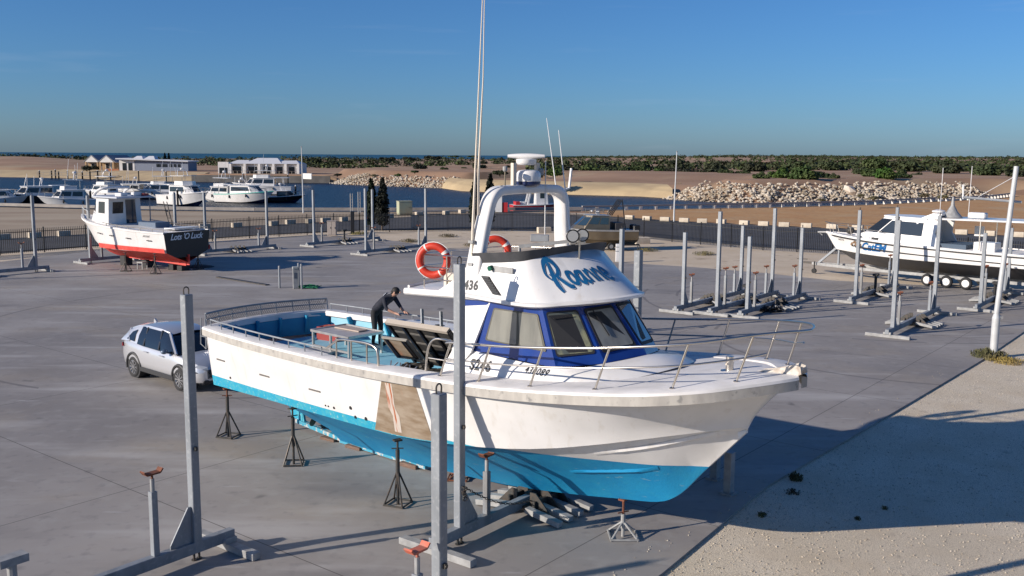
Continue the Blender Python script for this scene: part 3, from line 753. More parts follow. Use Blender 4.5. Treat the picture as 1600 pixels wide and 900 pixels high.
# transom coping follows its curve
rg = []; rg2 = []
for k in range(13):
    c = -1 + k / 6; u = -11.42 - .42 * (1 - c * c); v = 1.9 * c
    rg.append([(u - .06, v, 2.72), (u - .06, v, 2.55), (u, v, 2.53), (u, v, 2.72)]); rg2.append([(u - .065, v, 2.715), (u - .05, v, 2.765), (u + .25, v, 2.77), (u + .27, v, 2.64)])
mb = MB(); mb.loft(rg, True, False, True); mb.build('rubbing_strake', rubber, BOAT)
mb = MB(); mb.loft(rg2, False); mb.build('gunwale_cap', wdeck, BOAT)

# cockpit: floor, blue bulwark lining with frames
FZ = 2.16
mb = MB(); us = [-11.15 + .5 * k for k in range(17)]
mb.loft([[(u, -(interp(SHEER, u)[0] - .22), FZ), (u, (interp(SHEER, u)[0] - .22), FZ)] for u in us], False); mb.build('cockpit_floor', lblue, BOAT, smooth=0)
for sd in (-1, 1):
    mb = MB(); mb.loft([[(u, sd * (interp(SHEER, u)[0] - .24), FZ), (u, sd * (interp(SHEER, u)[0] - .20), interp(SHEER, u)[1] + .02)] for u in us], False)
    mb.build('bulwark_lining', mblue if sd < 0 else lblue, BOAT, smooth=30)
    for u in (-10.3, -8.9, -7.5):
        b, z = interp(SHEER, u); mb = MB(); mb.prism([(u - .03, sd * (b - .22), z), (u - .03, sd * (b - .42), z - .02), (u - .03, sd * (b - .25), FZ + .1)], (.06, 0, 0)); mb.build('bulwark_knee', mblue, BOAT, smooth=0)
mb = MB(); mb.loft([[(-11.2 - .40 * (1 - (k / 6 - 1) ** 2), 1.72 * (k / 6 - 1), FZ), (-11.2 - .40 * (1 - (k / 6 - 1) ** 2), 1.76 * (k / 6 - 1), 2.72)] for k in range(13)], False); mb.build('transom_lining', mblue, BOAT)
for c in (-.62, -.2, .2, .62):
    u = -11.2 - .4 * (1 - c * c); mb = MB(); mb.prism([(u, 1.74 * c - .03, 2.70), (u + .12, 1.74 * c - .03, 2.69), (u + .03, 1.74 * c - .03, 2.22)], (0, .06, 0)); mb.build('bulwark_knee', mblue, BOAT, smooth=0)
# raised engine deck between cockpit and cabin, with its open well
mb = MB(); mb.prism([(-6.05, .95, FZ + .004), (-6.05, 1.95, FZ + .004), (-2.9, 1.95, FZ + .004), (-2.9, .95, FZ + .004)], (0, 0, .42)); mb.build('engine_deck', lblue, BOAT, smooth=0)
mb = MB(); mb.loft([[(u, -(interp(SHEER, u)[0] - .38), interp(SHEER, u)[1] + .02), (u, -1.12, interp(SHEER, u)[1] - .03)] for u in (-3.1, -2.9, -2.7, -2.5)], False); mb.build('side_deck', wdeck, BOAT)
mb = MB(); mb.box((-4.30, -.55, 2.19), (2.75, 2.75, .03)); mb.build('engine_well', mat('well_black', (.012, .011, .010), .4), BOAT, smooth=0)  # thin black panel on the floor stands for the well's dark depth
rr = random.Random(4)
mb = MB()
for k in range(22): mb.cyl((-5.3 + rr.random() * 2.2, -1.85 + rr.random() * 1.6, 2.2), (-5.3 + rr.random() * 2.2, -1.85 + rr.random() * 1.6, 2.5 + .1 * rr.random()), .03 + .05 * rr.random(), n=8)
for k in range(20): mb.box((-5.3 + rr.random() * 2.2, -1.85 + rr.random() * 1.5, 2.30 + .2 * rr.random()), (.1 + .25 * rr.random(), .1 + .2 * rr.random(), .12 + .2 * rr.random()), rr.random() * 3)
mb.build('engine', mat('engine_grime', (.03, .028, .025), .5, .3, col2=(.20, .18, .15), scale=6, lo=.52, hi=.62), BOAT, smooth=25, bevel=.01)
mb = MB(); mb.bar((-5.6, -1.62, 2.3), (-3.2, -1.62, 2.34), .06, .28); mb.build('well_coaming', dsteel, BOAT, smooth=0)
# big engine hatch, hinged to port, standing open
hin = Vector((-5.78, .06, 2.46)); eu = Vector((1, 0, .02)); lean = Vector((-.04, -.80, 1.0)); LEN = 1.93
hp = [hin, hin + eu * LEN, hin + eu * LEN + lean, hin + lean]; nrm = eu.cross(lean).normalized()
hroot = MB(); hroot.prism(hp, nrm * -.05 if nrm.y > 0 else nrm * .05); hm = hroot.build('engine_hatch', mat('shaded_hatch_panel', (.022, .021, .020), .7, col2=(.05, .047, .042), scale=4), BOAT, smooth=0)  # shade of the down-facing underside is put into the near-black panel colour
dn = -nrm if nrm.y > 0 else nrm      # the side that faces starboard and down
mb = MB()
for k in range(5): a = patch((hp[0], hp[1], hp[2], hp[3]), k / 4, 0) + dn * .045; b = patch((hp[0], hp[1], hp[2], hp[3]), k / 4, .99) + dn * .045; mb.bar(a, b, .07, .09, dn)
mb.build('hatch_beam', blackp, hm, smooth=0)
slatm = mat('grey_slats', (.16, .15, .135), .8)
for k in range(4):
    for j in range(4):
        mb = MB(); a = patch(hp, (k + .16) / 4, .12 + .22 * j) + dn * .05; b = patch(hp, (k + .86) / 4, .12 + .22 * j) + dn * .05; mb.bar(a, b, .05, .02, dn); mb.build('hatch_slat', slatm, hm, smooth=0)
mb = MB(); mb.bar(hp[3] + dn * .04, hp[2] + dn * .04, .07, .12, dn); mb.build('hatch_lip', mat('worn_tan_edge', (.42, .37, .31), .6), hm, smooth=0)
for k in (0, 1):
    tx = patch(hp, .55 + .3 * k, 1.0); mb = MB(); mb.bar(tx - dn * .05, tx - dn * .05 + Vector((-.12, .1, .28)), .07, .03, (1, 0, 0)); mb.build('hatch_stay', galv, hm, smooth=0)
# small hatch with plywood panel
q0 = [Vector((-5.38, -.85, 2.74)), Vector((-4.62, -.85, 2.80)), Vector((-4.66, -1.22, 3.24)), Vector((-5.42, -1.22, 3.20))]
n2 = (q0[1] - q0[0]).cross(q0[3] - q0[0]).normalized(); d2 = -n2 if n2.y > 0 else n2
mb = MB(); mb.tube([*q0], .035, 6, True); mb.prism(q0, -d2 * .02); sh_ = mb.build('small_hatch', mat('hatch_rim', (.30, .28, .24), .5, .3), BOAT)
mb = MB(); mb.poly([patch(q0, a, b) + d2 * .03 for a, b in ((.26, .04), (.74, .04), (.74, .96), (.26, .96))]); mb.build('hatch_panel', ply, sh_, smooth=0)
for s0 in (.12, .86):
    mb = MB(); mb.bar(patch(q0, s0, .04) + d2 * .025, patch(q0, s0, .96) + d2 * .025, .08, .02, d2); mb.build('hatch_beam', blackp, sh_, smooth=0)
mb = MB()
for k in range(3): a = -5.3 + .3 * k; mb.tube([(a, -1.1, 2.7), (a + .22, -1.35, 2.4)], .014, 5); mb.tube([(a + .22, -1.1, 2.7), (a, -1.35, 2.4)], .014, 5)
mb.tube([(-5.35, -1.4, 2.58), (-4.6, -1.4, 2.62)], .018, 5); mb.tube([(-5.35, -1.4, 2.3), (-5.35, -1.4, 2.58)], .018, 5); mb.tube([(-4.75, -1.4, 2.3), (-4.75, -1.4, 2.62)], .018, 5)
mb.build('hatch_linkage', steel, sh_)

# foredeck
mb = MB(); rg = []
for u in [-3.0 + .35 * k for k in range(17)] + [2.97, 3.12, 3.24]:
    b, z = interp(SHEER, u); w = max(b - .38, .01); rg.append([(u, w * c, z + .045 + .07 * (1 - c * c) * min(1, b)) for c in (-1, -.75, -.5, -.25, 0, .25, .5, .75, 1)])
mb.loft(rg, False); mb.build('foredeck', wdeck, BOAT, smooth=40)
# ---- cabin
Bq = [(-2.56, -1.42, 3.36), (-.55, -1.38, 3.33), (.08, -.8, 3.42), (.40, 0, 3.5), (.12, .8, 3.42), (-.50, 1.38, 3.33), (-2.56, 1.42, 3.36)]
Tq = [(-2.19, -1.33, 4.36), (-.98, -1.28, 4.36), (-.6, -.72, 4.39), (-.42, 0, 4.42), (-.6, .72, 4.39), (-.98, 1.28, 4.36), (-2.19, 1.33, 4.36)]
Sk = [(-2.9, -1.60, 2.86), (-.7, -1.62, 3.06), (.55, -1.28, 3.24), (1.12, -.05, 3.40), (.55, 1.28, 3.24), (-.7, 1.62, 3.06), (-2.9, 1.60, 2.86)]
Md = [(-2.85, -1.48, 3.30), (-.55, -1.42, 3.29), (.20, -.86, 3.40), (.56, 0, 3.50), (.22, .86, 3.40), (-.55, 1.42, 3.29), (-2.85, 1.48, 3.30)]
def resample(P, n):
    P = [Vector(p) for p in P]; out = []
    for i in range(len(P) - 1):
        for k in range(n):
            t = k / n; a = P[max(i - 1, 0)]; b = P[i]; c = P[i + 1]; d = P[min(i + 2, len(P) - 1)]
            q = .5 * ((2 * b) + (c - a) * t + (2 * a - 5 * b + 4 * c - d) * t * t + (3 * b - a - 3 * c + d) * t ** 3)
            out.append(q)
    return out + [P[-1]]
mb = MB()
s0 = resample(Sk, 6); s1 = resample(Md, 6)
mid = [lerp(a, b, .5) + Vector((0, 0, .05)) for a, b in zip(s0, s1)]
bq = resample(Bq, 6)
mb.loft([s0, mid, s1, [lerp(a, b, .999) for a, b in zip(s1, bq)]], False)
mb.build('cabin_trunk', white, BOAT, smooth=45)
mb = MB()
for i in range(6): mb.add([Bq[i], Bq[i + 1], Tq[i + 1], Tq[i]], [(0, 1, 2, 3)])
for sd in (-1, 1): mb.add([(-2.9, sd * 1.44, 3.27), (-2.56, sd * 1.42, 3.33), (-2.19, sd * 1.33, 4.40), (-2.9, sd * 1.34, 4.40)], [(0, 1, 2, 3)]); mb.mi = 0
mb.build('wheelhouse', [bblue], BOAT, smooth=0)
mb = MB()
for sd in (-1, 1):
    mb = MB()     # white aft side of the cabin with its rounded door opening
    pts = [(-2.9, 2.86), (-2.52, 3.34), (-2.15, 4.42), (-3.05, 4.42), (-2.98, 4.25), (-2.86, 4.0), (-2.88, 3.8), (-2.98, 3.6), (-3.02, 3.3), (-3.25, 2.86)]
    mb.prism([(a, sd * (1.62 - .19 * (z - 2.8)), z) for a, z in pts], (0, -sd * .05, 0))
    mb.build('cabin_side', white, BOAT, smooth=0)
mb = MB(); mb.box((-2.72, 0, 3.5), (.05, 2.6, 1.75)); mb.build('aft_bulkhead', white, BOAT, smooth=0)
mb = MB(); mb.box((-2.755, -.35, 3.25), (.02, .62, 1.3)); mb.build('cabin_door', dglass, BOAT, smooth=0)

def win(P, s0, s1, t0, t1, g, inset=.03, sk=0.0, rimm=None, curt=None):
    """window on a cabin facet: black rim, glass as its sub-part; sk slants both ends"""
    P = [Vector(p) for p in P]; nn = (P[1] - P[0]).cross(P[3] - P[0]).normalized()
    cen = (P[0] + P[2]) / 2
    if nn.dot(Vector((cen.x + 2.2, cen.y, 0))) < 0: nn = -nn
    r = .045
    def rr(e):
        c = [(s0 + e, t0 + e), (s1 - e, t0 + e), (s1 - e + sk, t1 - e), (s0 + e + sk, t1 - e)]; out = []
        for i in range(4):
            a = Vector(c[i - 1]); b = Vector(c[i]); d = Vector(c[(i + 1) % 4])
            for w in (.14, .04): out.append(b + (a - b) * w)
            for w in (.04, .14): out.append(b + (d - b) * w)
        return out
    o = MB(); o.prism([patch(P, a, b) + nn * .004 for a, b in rr(0)], nn * .012); f = o.build('window_frame', rimm or blackr, BOAT, smooth=0)
    o = MB(); o.poly([patch(P, a, b) + nn * .020 for a, b in rr(inset)]); o.build('window_pane', g, f, smooth=0)
    return f, nn
F = [(Bq[i], Bq[i + 1], Tq[i + 1], Tq[i]) for i in range(6)]
rimg = mat('bronze_window_rim', (.09, .085, .07), .4, .5)
win(F[0], .12, .57, .24, .86, cglass, .025, 0, rimg); win(F[0], .57, .93, .24, .86, cglass, .025, -.02, rimg)
win(F[1], .07, .90, .17, .90, yglass, .03, 0, blackr)
win(F[2], .06, .90, .16, .90, cglass, .05, 0, blackr)
win(F[3], .06, .94, .16, .90, dglass, .05, 0, blackr)
win(F[4], .05, .95, .14, .92, dglass, .02, 0, blackr); win(F[5], .07, .43, .24, .86, dglass, .03); win(F[5], .43, .88, .24, .86, dglass, .03)
mb = MB()
for i, s, t0, t1 in ((2, .27, .86, .40), (1, .22, .78, .80)):
    P = [Vector(p) for p in F[i]]; nn = (P[1] - P[0]).cross(P[3] - P[0]).normalized(); nn = nn if nn.x + -nn.y > 0 else -nn
    mb.tube([patch(P, s, t0) + nn * .05, patch(P, s + (.5 if i == 1 else .1), t1 if i == 1 else t1) + nn * .045], .011, 5)
mb.build('wiper', blackp, BOAT)
# dark surround between the forward panes
P = F[2]; nn = Vector((.8, -.25, .5)).normalized()

# ---- flybridge
VB = [(-2.95, -1.46, 4.46), (-1.25, -1.43, 4.42), (-.62, -1.05, 4.47), (-.12, -.5, 4.53), (.06, 0, 4.56), (-.12, .5, 4.53), (-.62, 1.05, 4.47), (-1.25, 1.43, 4.42), (-2.95, 1.46, 4.46)]
VT = [(-2.62, -1.30, 5.02), (-1.62, -1.24, 5.12), (-1.32, -.92, 5.19), (-1.17, -.45, 5.25), (-1.12, 0, 5.27), (-1.20, .45, 5.25), (-1.38, .92, 5.19), (-1.62, 1.24, 5.12), (-2.62, 1.30, 5.02)]
vb = resample(VB, 8); vt = resample(VT, 8)
vm = [lerp(a, b, .5) + Vector((.02, -.03 if a.y < 0 else .03, -.02)) for a, b in zip(vb, vt)]
vis = [p + (Vector((p.x + 1.9, p.y, 0)).normalized() * .08) + Vector((0, 0, -.015)) for p in vb]
mb = MB(); mb.loft([vb, vm, vt, [p - Vector((p.x + 1.9, p.y, 0)).normalized() * .05 for p in vt]], False); mb.build('flybridge_coaming', white, BOAT, smooth=40)
mb = MB(); mb.loft([[p - Vector((p.x + 1.9, p.y, 0)).normalized() * .25 + Vector((0, 0, -.16)) for p in vb], [p + Vector((0, 0, -.05)) for p in vis], vis, vb], False); mb.build('visor', white, BOAT, smooth=30)
scr0 = [p + Vector((0, 0, -.02)) for p in vt]; out = [Vector((p.x + 1.9, p.y, 0)).normalized() for p in vt]
mb = MB(); hts = [.10 + .07 * min(1, abs(k - 32) / 24) for k in range(len(vt))]
mb.loft([[p + o_ * .012 for p, o_ in zip(scr0, out)], [p + o_ * .07 + Vector((0, 0, h)) for p, o_, h in zip(vt, out, hts)], [p + o_ * .055 + Vector((0, 0, h)) for p, o_, h in zip(vt, out, hts)], [p - o_ * .01 for p, o_ in zip(scr0, out)]], False); mb.build('spray_screen', screen, BOAT, smooth=30)
mb = MB(); mb.prism([(-4.55, -1.42, 4.22), (-4.70, -.6, 4.25), (-4.75, .0, 4.26), (-4.70, .6, 4.25), (-4.55, 1.42, 4.22), (-3.2, 1.48, 4.30), (-1.3, 1.3, 4.36), (-.5, .8, 4.40), (-.3, 0, 4.42), (-.5, -.8, 4.40), (-1.3, -1.3, 4.36), (-3.2, -1.48, 4.30)], (0, 0, .13)); mb.build('roof', white, BOAT, smooth=0, bevel=.03)
mb = MB(); mb.tube([(-4.5, -1.3, 4.38), (-4.7, 0, 4.42), (-4.5, 1.3, 4.38)], .03, 6); mb.build('roof_edge_trim', wdeck, BOAT)
mb = MB(); mb.box((-3.28, -.85, 4.55), (.6, .85, .36)); mb.build('flybridge_seat', beige, BOAT, smooth=30, bevel=.08)
mb = MB(); mb.prism([(-3.5, -1.44, 4.40), (-2.6, -1.44, 4.44), (-2.62, -1.32, 5.0), (-2.75, -1.32, 5.0), (-3.0, -1.36, 4.72)], (0, .06, 0)); mb.build('coaming_end', white, BOAT, smooth=0); mb = MB(); mb.prism([(-3.5, 1.44, 4.40), (-2.6, 1.44, 4.44), (-2.62, 1.32, 5.0), (-2.75, 1.32, 5.0), (-3.0, 1.36, 4.72)], (0, -.06, 0)); mb.build('coaming_end', white, BOAT, smooth=0)
# side vent, navigation light, fuel cap
def side_pt(u, t):
    """point on the starboard coaming: u along, t from visor (0) to top (1)"""
    best = None
    for a, m_, b in zip(vb, vm, vt):
        p = lerp(a, m_, t * 2) if t < .5 else lerp(m_, b, t * 2 - 1)
        if p.y < 0 and (best is None or abs(p.x - u) < abs(best.x - u)): best = p
    return best
mb = MB(); P = [side_pt(-1.92, .02), side_pt(-1.74, .0), side_pt(-2.12, .62), side_pt(-2.26, .62)]
P = [(-1.98, -1.46, 4.50), (-1.80, -1.462, 4.50), (-2.16, -1.40, 4.80), (-2.34, -1.40, 4.80)]
mb.prism(P, (0, -.03, -.006)); vf = mb.build('side_vent', blackp, BOAT, smooth=0)
mb = MB()
for k in range(7): t = .08 + k * .13; mb.bar(lerp(lerp(P[0], P[1], .1), lerp(P[3], P[2], .1), t) + Vector((0, -.034, 0)), lerp(lerp(P[0], P[1], .9), lerp(P[3], P[2], .9), t) + Vector((0, -.034, 0)), .012, .02)
mb.build('vent_louvre', plast, vf, smooth=0)
mb = MB(); mb.cyl((-2.12, -1.36, 4.96), (-2.12, -1.44, 4.95), .05, n=10); mb.build('navigation_light', mat('green_lens', (.01, .10, .06), .2), BOAT)
mb = MB(); mb.box((-1.85, -1.36, 4.945), (.5, .03, .1)); mb.build('light_screen', galvw, BOAT, smooth=0)

# ---- name painted round the coaming: ribbon strokes in a perimeter coordinate
per = [0.0]
for a, b in zip(vb[:-1], vb[1:]): per.append(per[-1] + (b - a).length)
def on_coaming(s, t, off=.006):
    s = max(0, min(per[-1] - 1e-4, s)); i = 0
    while per[i + 1] < s: i += 1
    w = (s - per[i]) / (per[i + 1] - per[i]); a = lerp(vb[i], vb[i + 1], w); m_ = lerp(vm[i], vm[i + 1], w); b = lerp(vt[i], vt[i + 1], w)
    p = lerp(a, m_, t * 2) if t < .5 else lerp(m_, b, t * 2 - 1)
    e = lerp(vb[i + 1], vb[i], 0) - vb[i]; nn = e.cross(b - a).normalized()
    if nn.dot(Vector((a.x + 1.9, a.y, 0))) < 0: nn = -nn
    return p + nn * off
def strokes(L, s_org, sx, ty, off):
    mb = MB()
    for pts, ws in L:
        P = resample([(x, y, 0) for x, y in pts], 5); k = len(P); A = []
        for i, p in enumerate(P):
            d = (P[min(i + 1, k - 1)] - P[max(i - 1, 0)]).normalized(); q = i / (k - 1) * (len(ws) - 1); j = min(int(q), len(ws) - 2); w = ws[j] + (ws[j + 1] - ws[j]) * (q - j)
            nx, ny = -d.y * w / 2, d.x * w / 2
            A.append([on_coaming(s_org + (p.x + nx) * sx, (p.y + ny) * ty + .13, off), on_coaming(s_org + (p.x - nx) * sx, (p.y - ny) * ty + .13, off)])
        mb.loft(A, False)
    return mb
SCR = [
    ([(.02, .50), (-.10, .66), (.02, .92), (.30, 1.02), (.52, .92), (.58, .74), (.46, .60), (.30, .56)], (.04, .10, .16, .17, .16, .15, .12, .06)),
    ([(.02, .50), (.10, .46), (.14, .56), (.06, .62)], (.04, .06, .06, .03)),
    ([(.26, .98), (.22, .62), (.20, .30), (.26, .08)], (.10, .19, .19, .10)),
    ([(.34, .58), (.50, .40), (.66, .24), (.80, .22)], (.10, .15, .16, .10)),
    ([(1.02, .62), (.86, .58), (.84, .38), (1.0, .28), (1.12, .42), (1.06, .60), (1.0, .62)], (.08, .13, .13, .11, .12, .10, .06)),
    ([(1.44, .60), (1.28, .56), (1.22, .38), (1.34, .28), (1.46, .44), (1.50, .64)], (.08, .12, .12, .11, .10, .08)),
    ([(1.50, .64), (1.48, .40), (1.54, .28), (1.62, .34)], (.10, .13, .10, .05)),
    ([(1.70, .62), (1.68, .28)], (.085, .085)), ([(1.69, .46), (1.83, .62), (1.92, .50), (1.92, .28)], (.05, .07, .085, .085)),
    ([(2.08, .62), (2.06, .28)], (.085, .085)), ([(2.07, .46), (2.21, .62), (2.30, .50), (2.30, .28)], (.05, .07, .085, .085)),
    ([(2.46, .44), (2.64, .48), (2.58, .62), (2.46, .56), (2.44, .38), (2.54, .28), (2.66, .34)], (.05, .07, .08, .09, .10, .08, .05))]
i0 = min(range(len(vb)), key=lambda i: abs(vb[i].x + 1.12) if vb[i].y < 0 else 9)
S0 = per[i0] + .56
strokes([(p, tuple(w * 1.28 for w in ws)) for p, ws in SCR], S0 + .012, .50, .78, .004).build('name_outline', mat('thin_navy_outline', (.02, .07, .16), .5), BOAT, smooth=0)
strokes([(p, tuple(w * 1.14 for w in ws)) for p, ws in SCR], S0 + .006, .50, .78, .008).build('name_highlight', letters_white, BOAT, smooth=0)
strokes(SCR, S0, .50, .78, .012).build('name_lettering', letter, BOAT, smooth=0)
for tx_, sz, o_, ex_, ey_ in (('S246', .27, (-2.50, -1.555, 3.04), (1, 0, .06), (0, .19, 1)), ('430089', .155, (-1.14, -1.545, 3.19), (1, .03, .0), (0, .25, 1)), ('3436', .24, (-2.90, -1.475, 4.50), (1, 0, .06), (0, .1, 1))):
    text_cast('registration_number', tx_, sz, letters_black, BOAT, o_, ex_, ey_, (0, 1, 0), [c for c in kids(BOAT) if c.name.split('.')[0] in ('cabin_trunk', 'cabin_side', 'flybridge_coaming', 'coaming_end', 'roof', 'visor')], 0, .010 if tx_ != '430089' else .002, 1.05 if tx_ != '430089' else 1.14)

# ---- radar arch
mb = MB(); AP = [(-2.62, -1.36, 4.45), (-2.62, -1.30, 4.9), (-2.58, -1.19, 5.5), (-2.52, -1.10, 5.98), (-2.50, -1.02, 6.2), (-2.50, -.86, 6.32), (-2.50, -.6, 6.35)]
AP = AP + [(-2.5, 0, 6.36)] + [(a, -b, c) for a, b, c in AP[::-1]]
AP = resample(AP, 4); rg = []
for i, p in enumerate(AP):
    d = (AP[min(i + 1, len(AP) - 1)] - AP[max(i - 1, 0)]).normalized(); sd = Vector((1, 0, 0)); nn = d.cross(sd).normalized()
    w = .30 + .10 * abs(p.z - 6.36) / 1.9; th = .085
    rg.append([p + sd * (a * w / 2) + nn * (b * th) for a, b in ((-1, -.6), (-.8, -1), (.8, -1), (1, -.6), (1, .6), (.8, 1), (-.8, 1), (-1, .6))])
mb.loft(rg, True, False, True); mb.build('radar_arch', white, BOAT, smooth=50)
mb = MB()
for v in (-.38, .30): mb.bar((-2.5, v, 6.4), (-2.5, v, 6.86), .09, .07)
mb.build('radar_post', beige, BOAT, smooth=0)
mb = MB(); ang = .6; dx, dy = math.cos(ang), math.sin(ang)
mb.lathe([(.16, 6.82), (.20, 6.86), (.20, 6.93), (.10, 6.95)], (-2.5, -.02, 0), 14)
rg = []
for k in range(9):
    c = -1 + k / 4; w = .075 * (1 - .35 * c * c); cx = Vector((-2.5 + dx * .36 * c, -.02 + dy * .36 * c, 6.99)); sdv = Vector((-dy, dx, 0))
    rg.append([cx + sdv * (w * math.cos(t)) + Vector((0, 0, .055 * (1 - .4 * c * c) * math.sin(t))) for t in [2 * math.pi * j / 10 for j in range(10)]])
mb.loft(rg, True, False, True); sc_ = mb.build('radar_scanner', white, BOAT, smooth=50)
mb = MB(); mb.lathe([(.20, 6.42), (.235, 6.45), (.235, 6.51)], (-2.44, -.02, 0), 20); dm = mb.build('dome_base', navy, BOAT)
mb = MB(); mb.lathe([(.24, 6.51), (.245, 6.58), (.235, 6.66), (.20, 6.71), (.08, 6.73)], (-2.44, -.02, 0), 20); mb.build('radar_dome', white, BOAT, smooth=50)
for nm, pts, r, m in (('antenna', [(-2.66, -1.34, 4.6), (-2.68, -1.30, 5.6), (-2.60, -1.28, 7.4), (-2.42, -1.3, 10.2)], [.035, .03, .016, .008], beige), ('antenna', [(-2.62, -1.22, 5.9), (-2.60, -1.24, 6.6), (-2.46, -1.26, 8.4), (-2.40, -1.28, 10.4)], [.03, .024, .012, .006], beige),
                      ('antenna', [(-2.45, .82, 6.4), (-2.75, .86, 7.75)], [.012, .006], white), ('antenna', [(-1.85, .60, 5.30), (-2.05, .62, 6.4), (-2.25, .64, 7.5)], [.02, .014, .006], white), ('antenna', [(-2.5, -.62, 6.35), (-2.5, -.62, 6.72)], [.015, .015], gold),
                      ('antenna', [(-2.35, .38, 5.0), (-2.35, .38, 6.9)], [.012, .01], white), ('antenna', [(-2.55, 1.12, 6.3), (-2.5, 1.3, 6.35), (-2.48, 1.34, 6.75)], [.03, .03, .03], white)):
    mb = MB(); mb.tube(pts, r, 6); mb.build(nm, m, BOAT)
mb = MB(); mb.lathe([(.03, 6.70), (.045, 6.72), (.045, 6.79), (.02, 6.80)], (-2.5, -.62, 0), 10); mb.build('beacon', galvw, BOAT); mb = MB(); mb.lathe([(.05, 6.62), (.06, 6.65), (.06, 6.73), (.03, 6.76)], (-2.45, .35, 0), 10); mb.build('beacon', galvw, BOAT); mb = MB(); mb.lathe([(.04, 6.36), (.04, 6.44)], (-2.5, -.74, 0), 8); mb.build('beacon', galvw, BOAT)
for z in (4.72, 4.98, 5.4):
    mb = MB(); mb.box((-2.66, -1.36 + .03 * (z - 4.6), z), (.12, .1, .05)); mb.build('antenna_bracket', galvw, BOAT, smooth=0)
# spotlights, work light and bar over the flybridge
mb = MB(); mb.cyl((-.95, -.28, 5.0), (-.95, -.28, 5.6), .018, n=8); mb.bar((-1.0, -.05, 5.42), (-1.0, -.5, 5.42), .03); mb.build('lamp_post', steel, BOAT)
for v in (-.42, -.14):
    d = Vector((.75, -.66, -.02)); mb = MB(); tx = d.to_track_quat('Z', 'Y').to_matrix()
    mb.lathe([(.05, -.08), (.11, -.03), (.125, .03), (.12, .035)], (-1.0, v, 5.56), 18, tx); sp = mb.build('spotlight', blackp, BOAT)
    mb = MB(); mb.lathe([(.10, .036), (.10, .042)], (-1.0, v, 5.56), 18, tx); mb.build('lens', mat('spot_lens', (.42, .42, .40), .25), sp)
mb = MB(); mb.bar((-2.0, -.75, 5.32), (-1.05, -.1, 5.46), .06, .06); mb.cyl((-2.0, -.75, 5.05), (-2.0, -.75, 5.34), .03); mb.build('light_bar', galvw, BOAT)
mb = MB(); mb.box((-1.72, -.5, 5.48), (.34, .08, .13), R(34)); mb.build('work_light', alu, BOAT, smooth=0, bevel=.01)

# ---- rails
def rail(name, pts, r=.02, m=steel, n=8): mb = MB(); mb.tube(pts, r, n); return mb.build(name, m, BOAT, smooth=50)
def deck_edge(u, ins): p, nn = edge_frame(u); w = p - nn * ins; return Vector((w.x, max(w.y, 0), w.z + .05))
BU = [-2.75, -1.75, -.55, .75, 2.0, 2.78]
for sd in (-1, 1):
    feet = [deck_edge(u, .14) for u in BU]; tops = [p + Vector((.24, -.05, .66 + .02 * i)) for i, p in enumerate(feet)]
    feet = [Vector((p.x, sd * p.y, p.z)) for p in feet]; tops = [Vector((p.x, sd * p.y, p.z)) for p in tops]
    for a, b in zip(feet, tops): rail('stanchion', [a, b], .019); 
    hoop = [feet[0] + Vector((-.12, 0, .0)), feet[0] + Vector((-.08, 0, .45)), feet[0] + Vector((.0, 0, .62)), tops[0] + Vector((.02, 0, .0))]
    tip = Vector((3.46, 0, 4.34)); path = resample([tops[0] + Vector((-.12, 0, -.04))] + tops + [Vector((3.26, sd * .46, 4.34)), Vector((3.40, sd * .22, 4.34))], 4) + [tip]
    rail('bow_rail', path, .022)
    mids = [lerp(a, b, .52) for a, b in zip(feet, tops)]; rail('middle_rail', resample(mids + [Vector((3.05, sd * .62, 4.0))], 4), .016)
    mb = MB()
    for a in feet: mb.lathe([(.045, 0), (.045, .015), (.02, .03)], a, 8)
    mb.build('stanchion_foot', steel, BOAT)
    # low cockpit rail on short posts
    us_ = [-11.3 + .62 * k for k in range(9)]; tp = []
    for u in us_:
        p = deck_edge(u, .10); p = Vector((p.x, sd * p.y, p.z)); q = p + Vector((0, 0, .17)); tp.append(q); rail('rail_post', [p, q], .014, galv, 6)
    rail('cockpit_rail', tp, .02, galv)
    if sd < 0:
        hp_ = [deck_edge(u, .16) for u in (-6.25, -5.9, -5.4, -4.9, -4.55)]; hp_ = [Vector((p.x, -p.y, p.z)) for p in hp_]
        rail('hoop_rail', resample([hp_[0] + Vector((0, 0, .17)), hp_[0] + Vector((.2, 0, .28)), hp_[1] + Vector((.1, 0, .40)), hp_[2] + Vector((0, 0, .42)), hp_[3] + Vector((0, 0, .42)), hp_[4] + Vector((-.06, 0, .34)), hp_[4] + Vector((0, 0, .15)), hp_[4]], 4), .026)
        for k in (1, 2, 3): rail('rail_post', [hp_[k], hp_[k] + Vector((0, 0, .42))], .018)
        pts = [Vector((-3.35, -1.9, 2.9)), Vector((-3.30, -1.88, 3.35)), Vector((-3.15, -1.86, 3.55)), Vector((-2.9, -1.85, 3.58)), Vector((-2.6, -1.93, 3.6))]
        rail('boarding_rail', resample(pts, 4), .022); rail('boarding_rail', [Vector((-3.28, -1.88, 3.18)), Vector((-2.6, -1.85, 3.2))], .016)
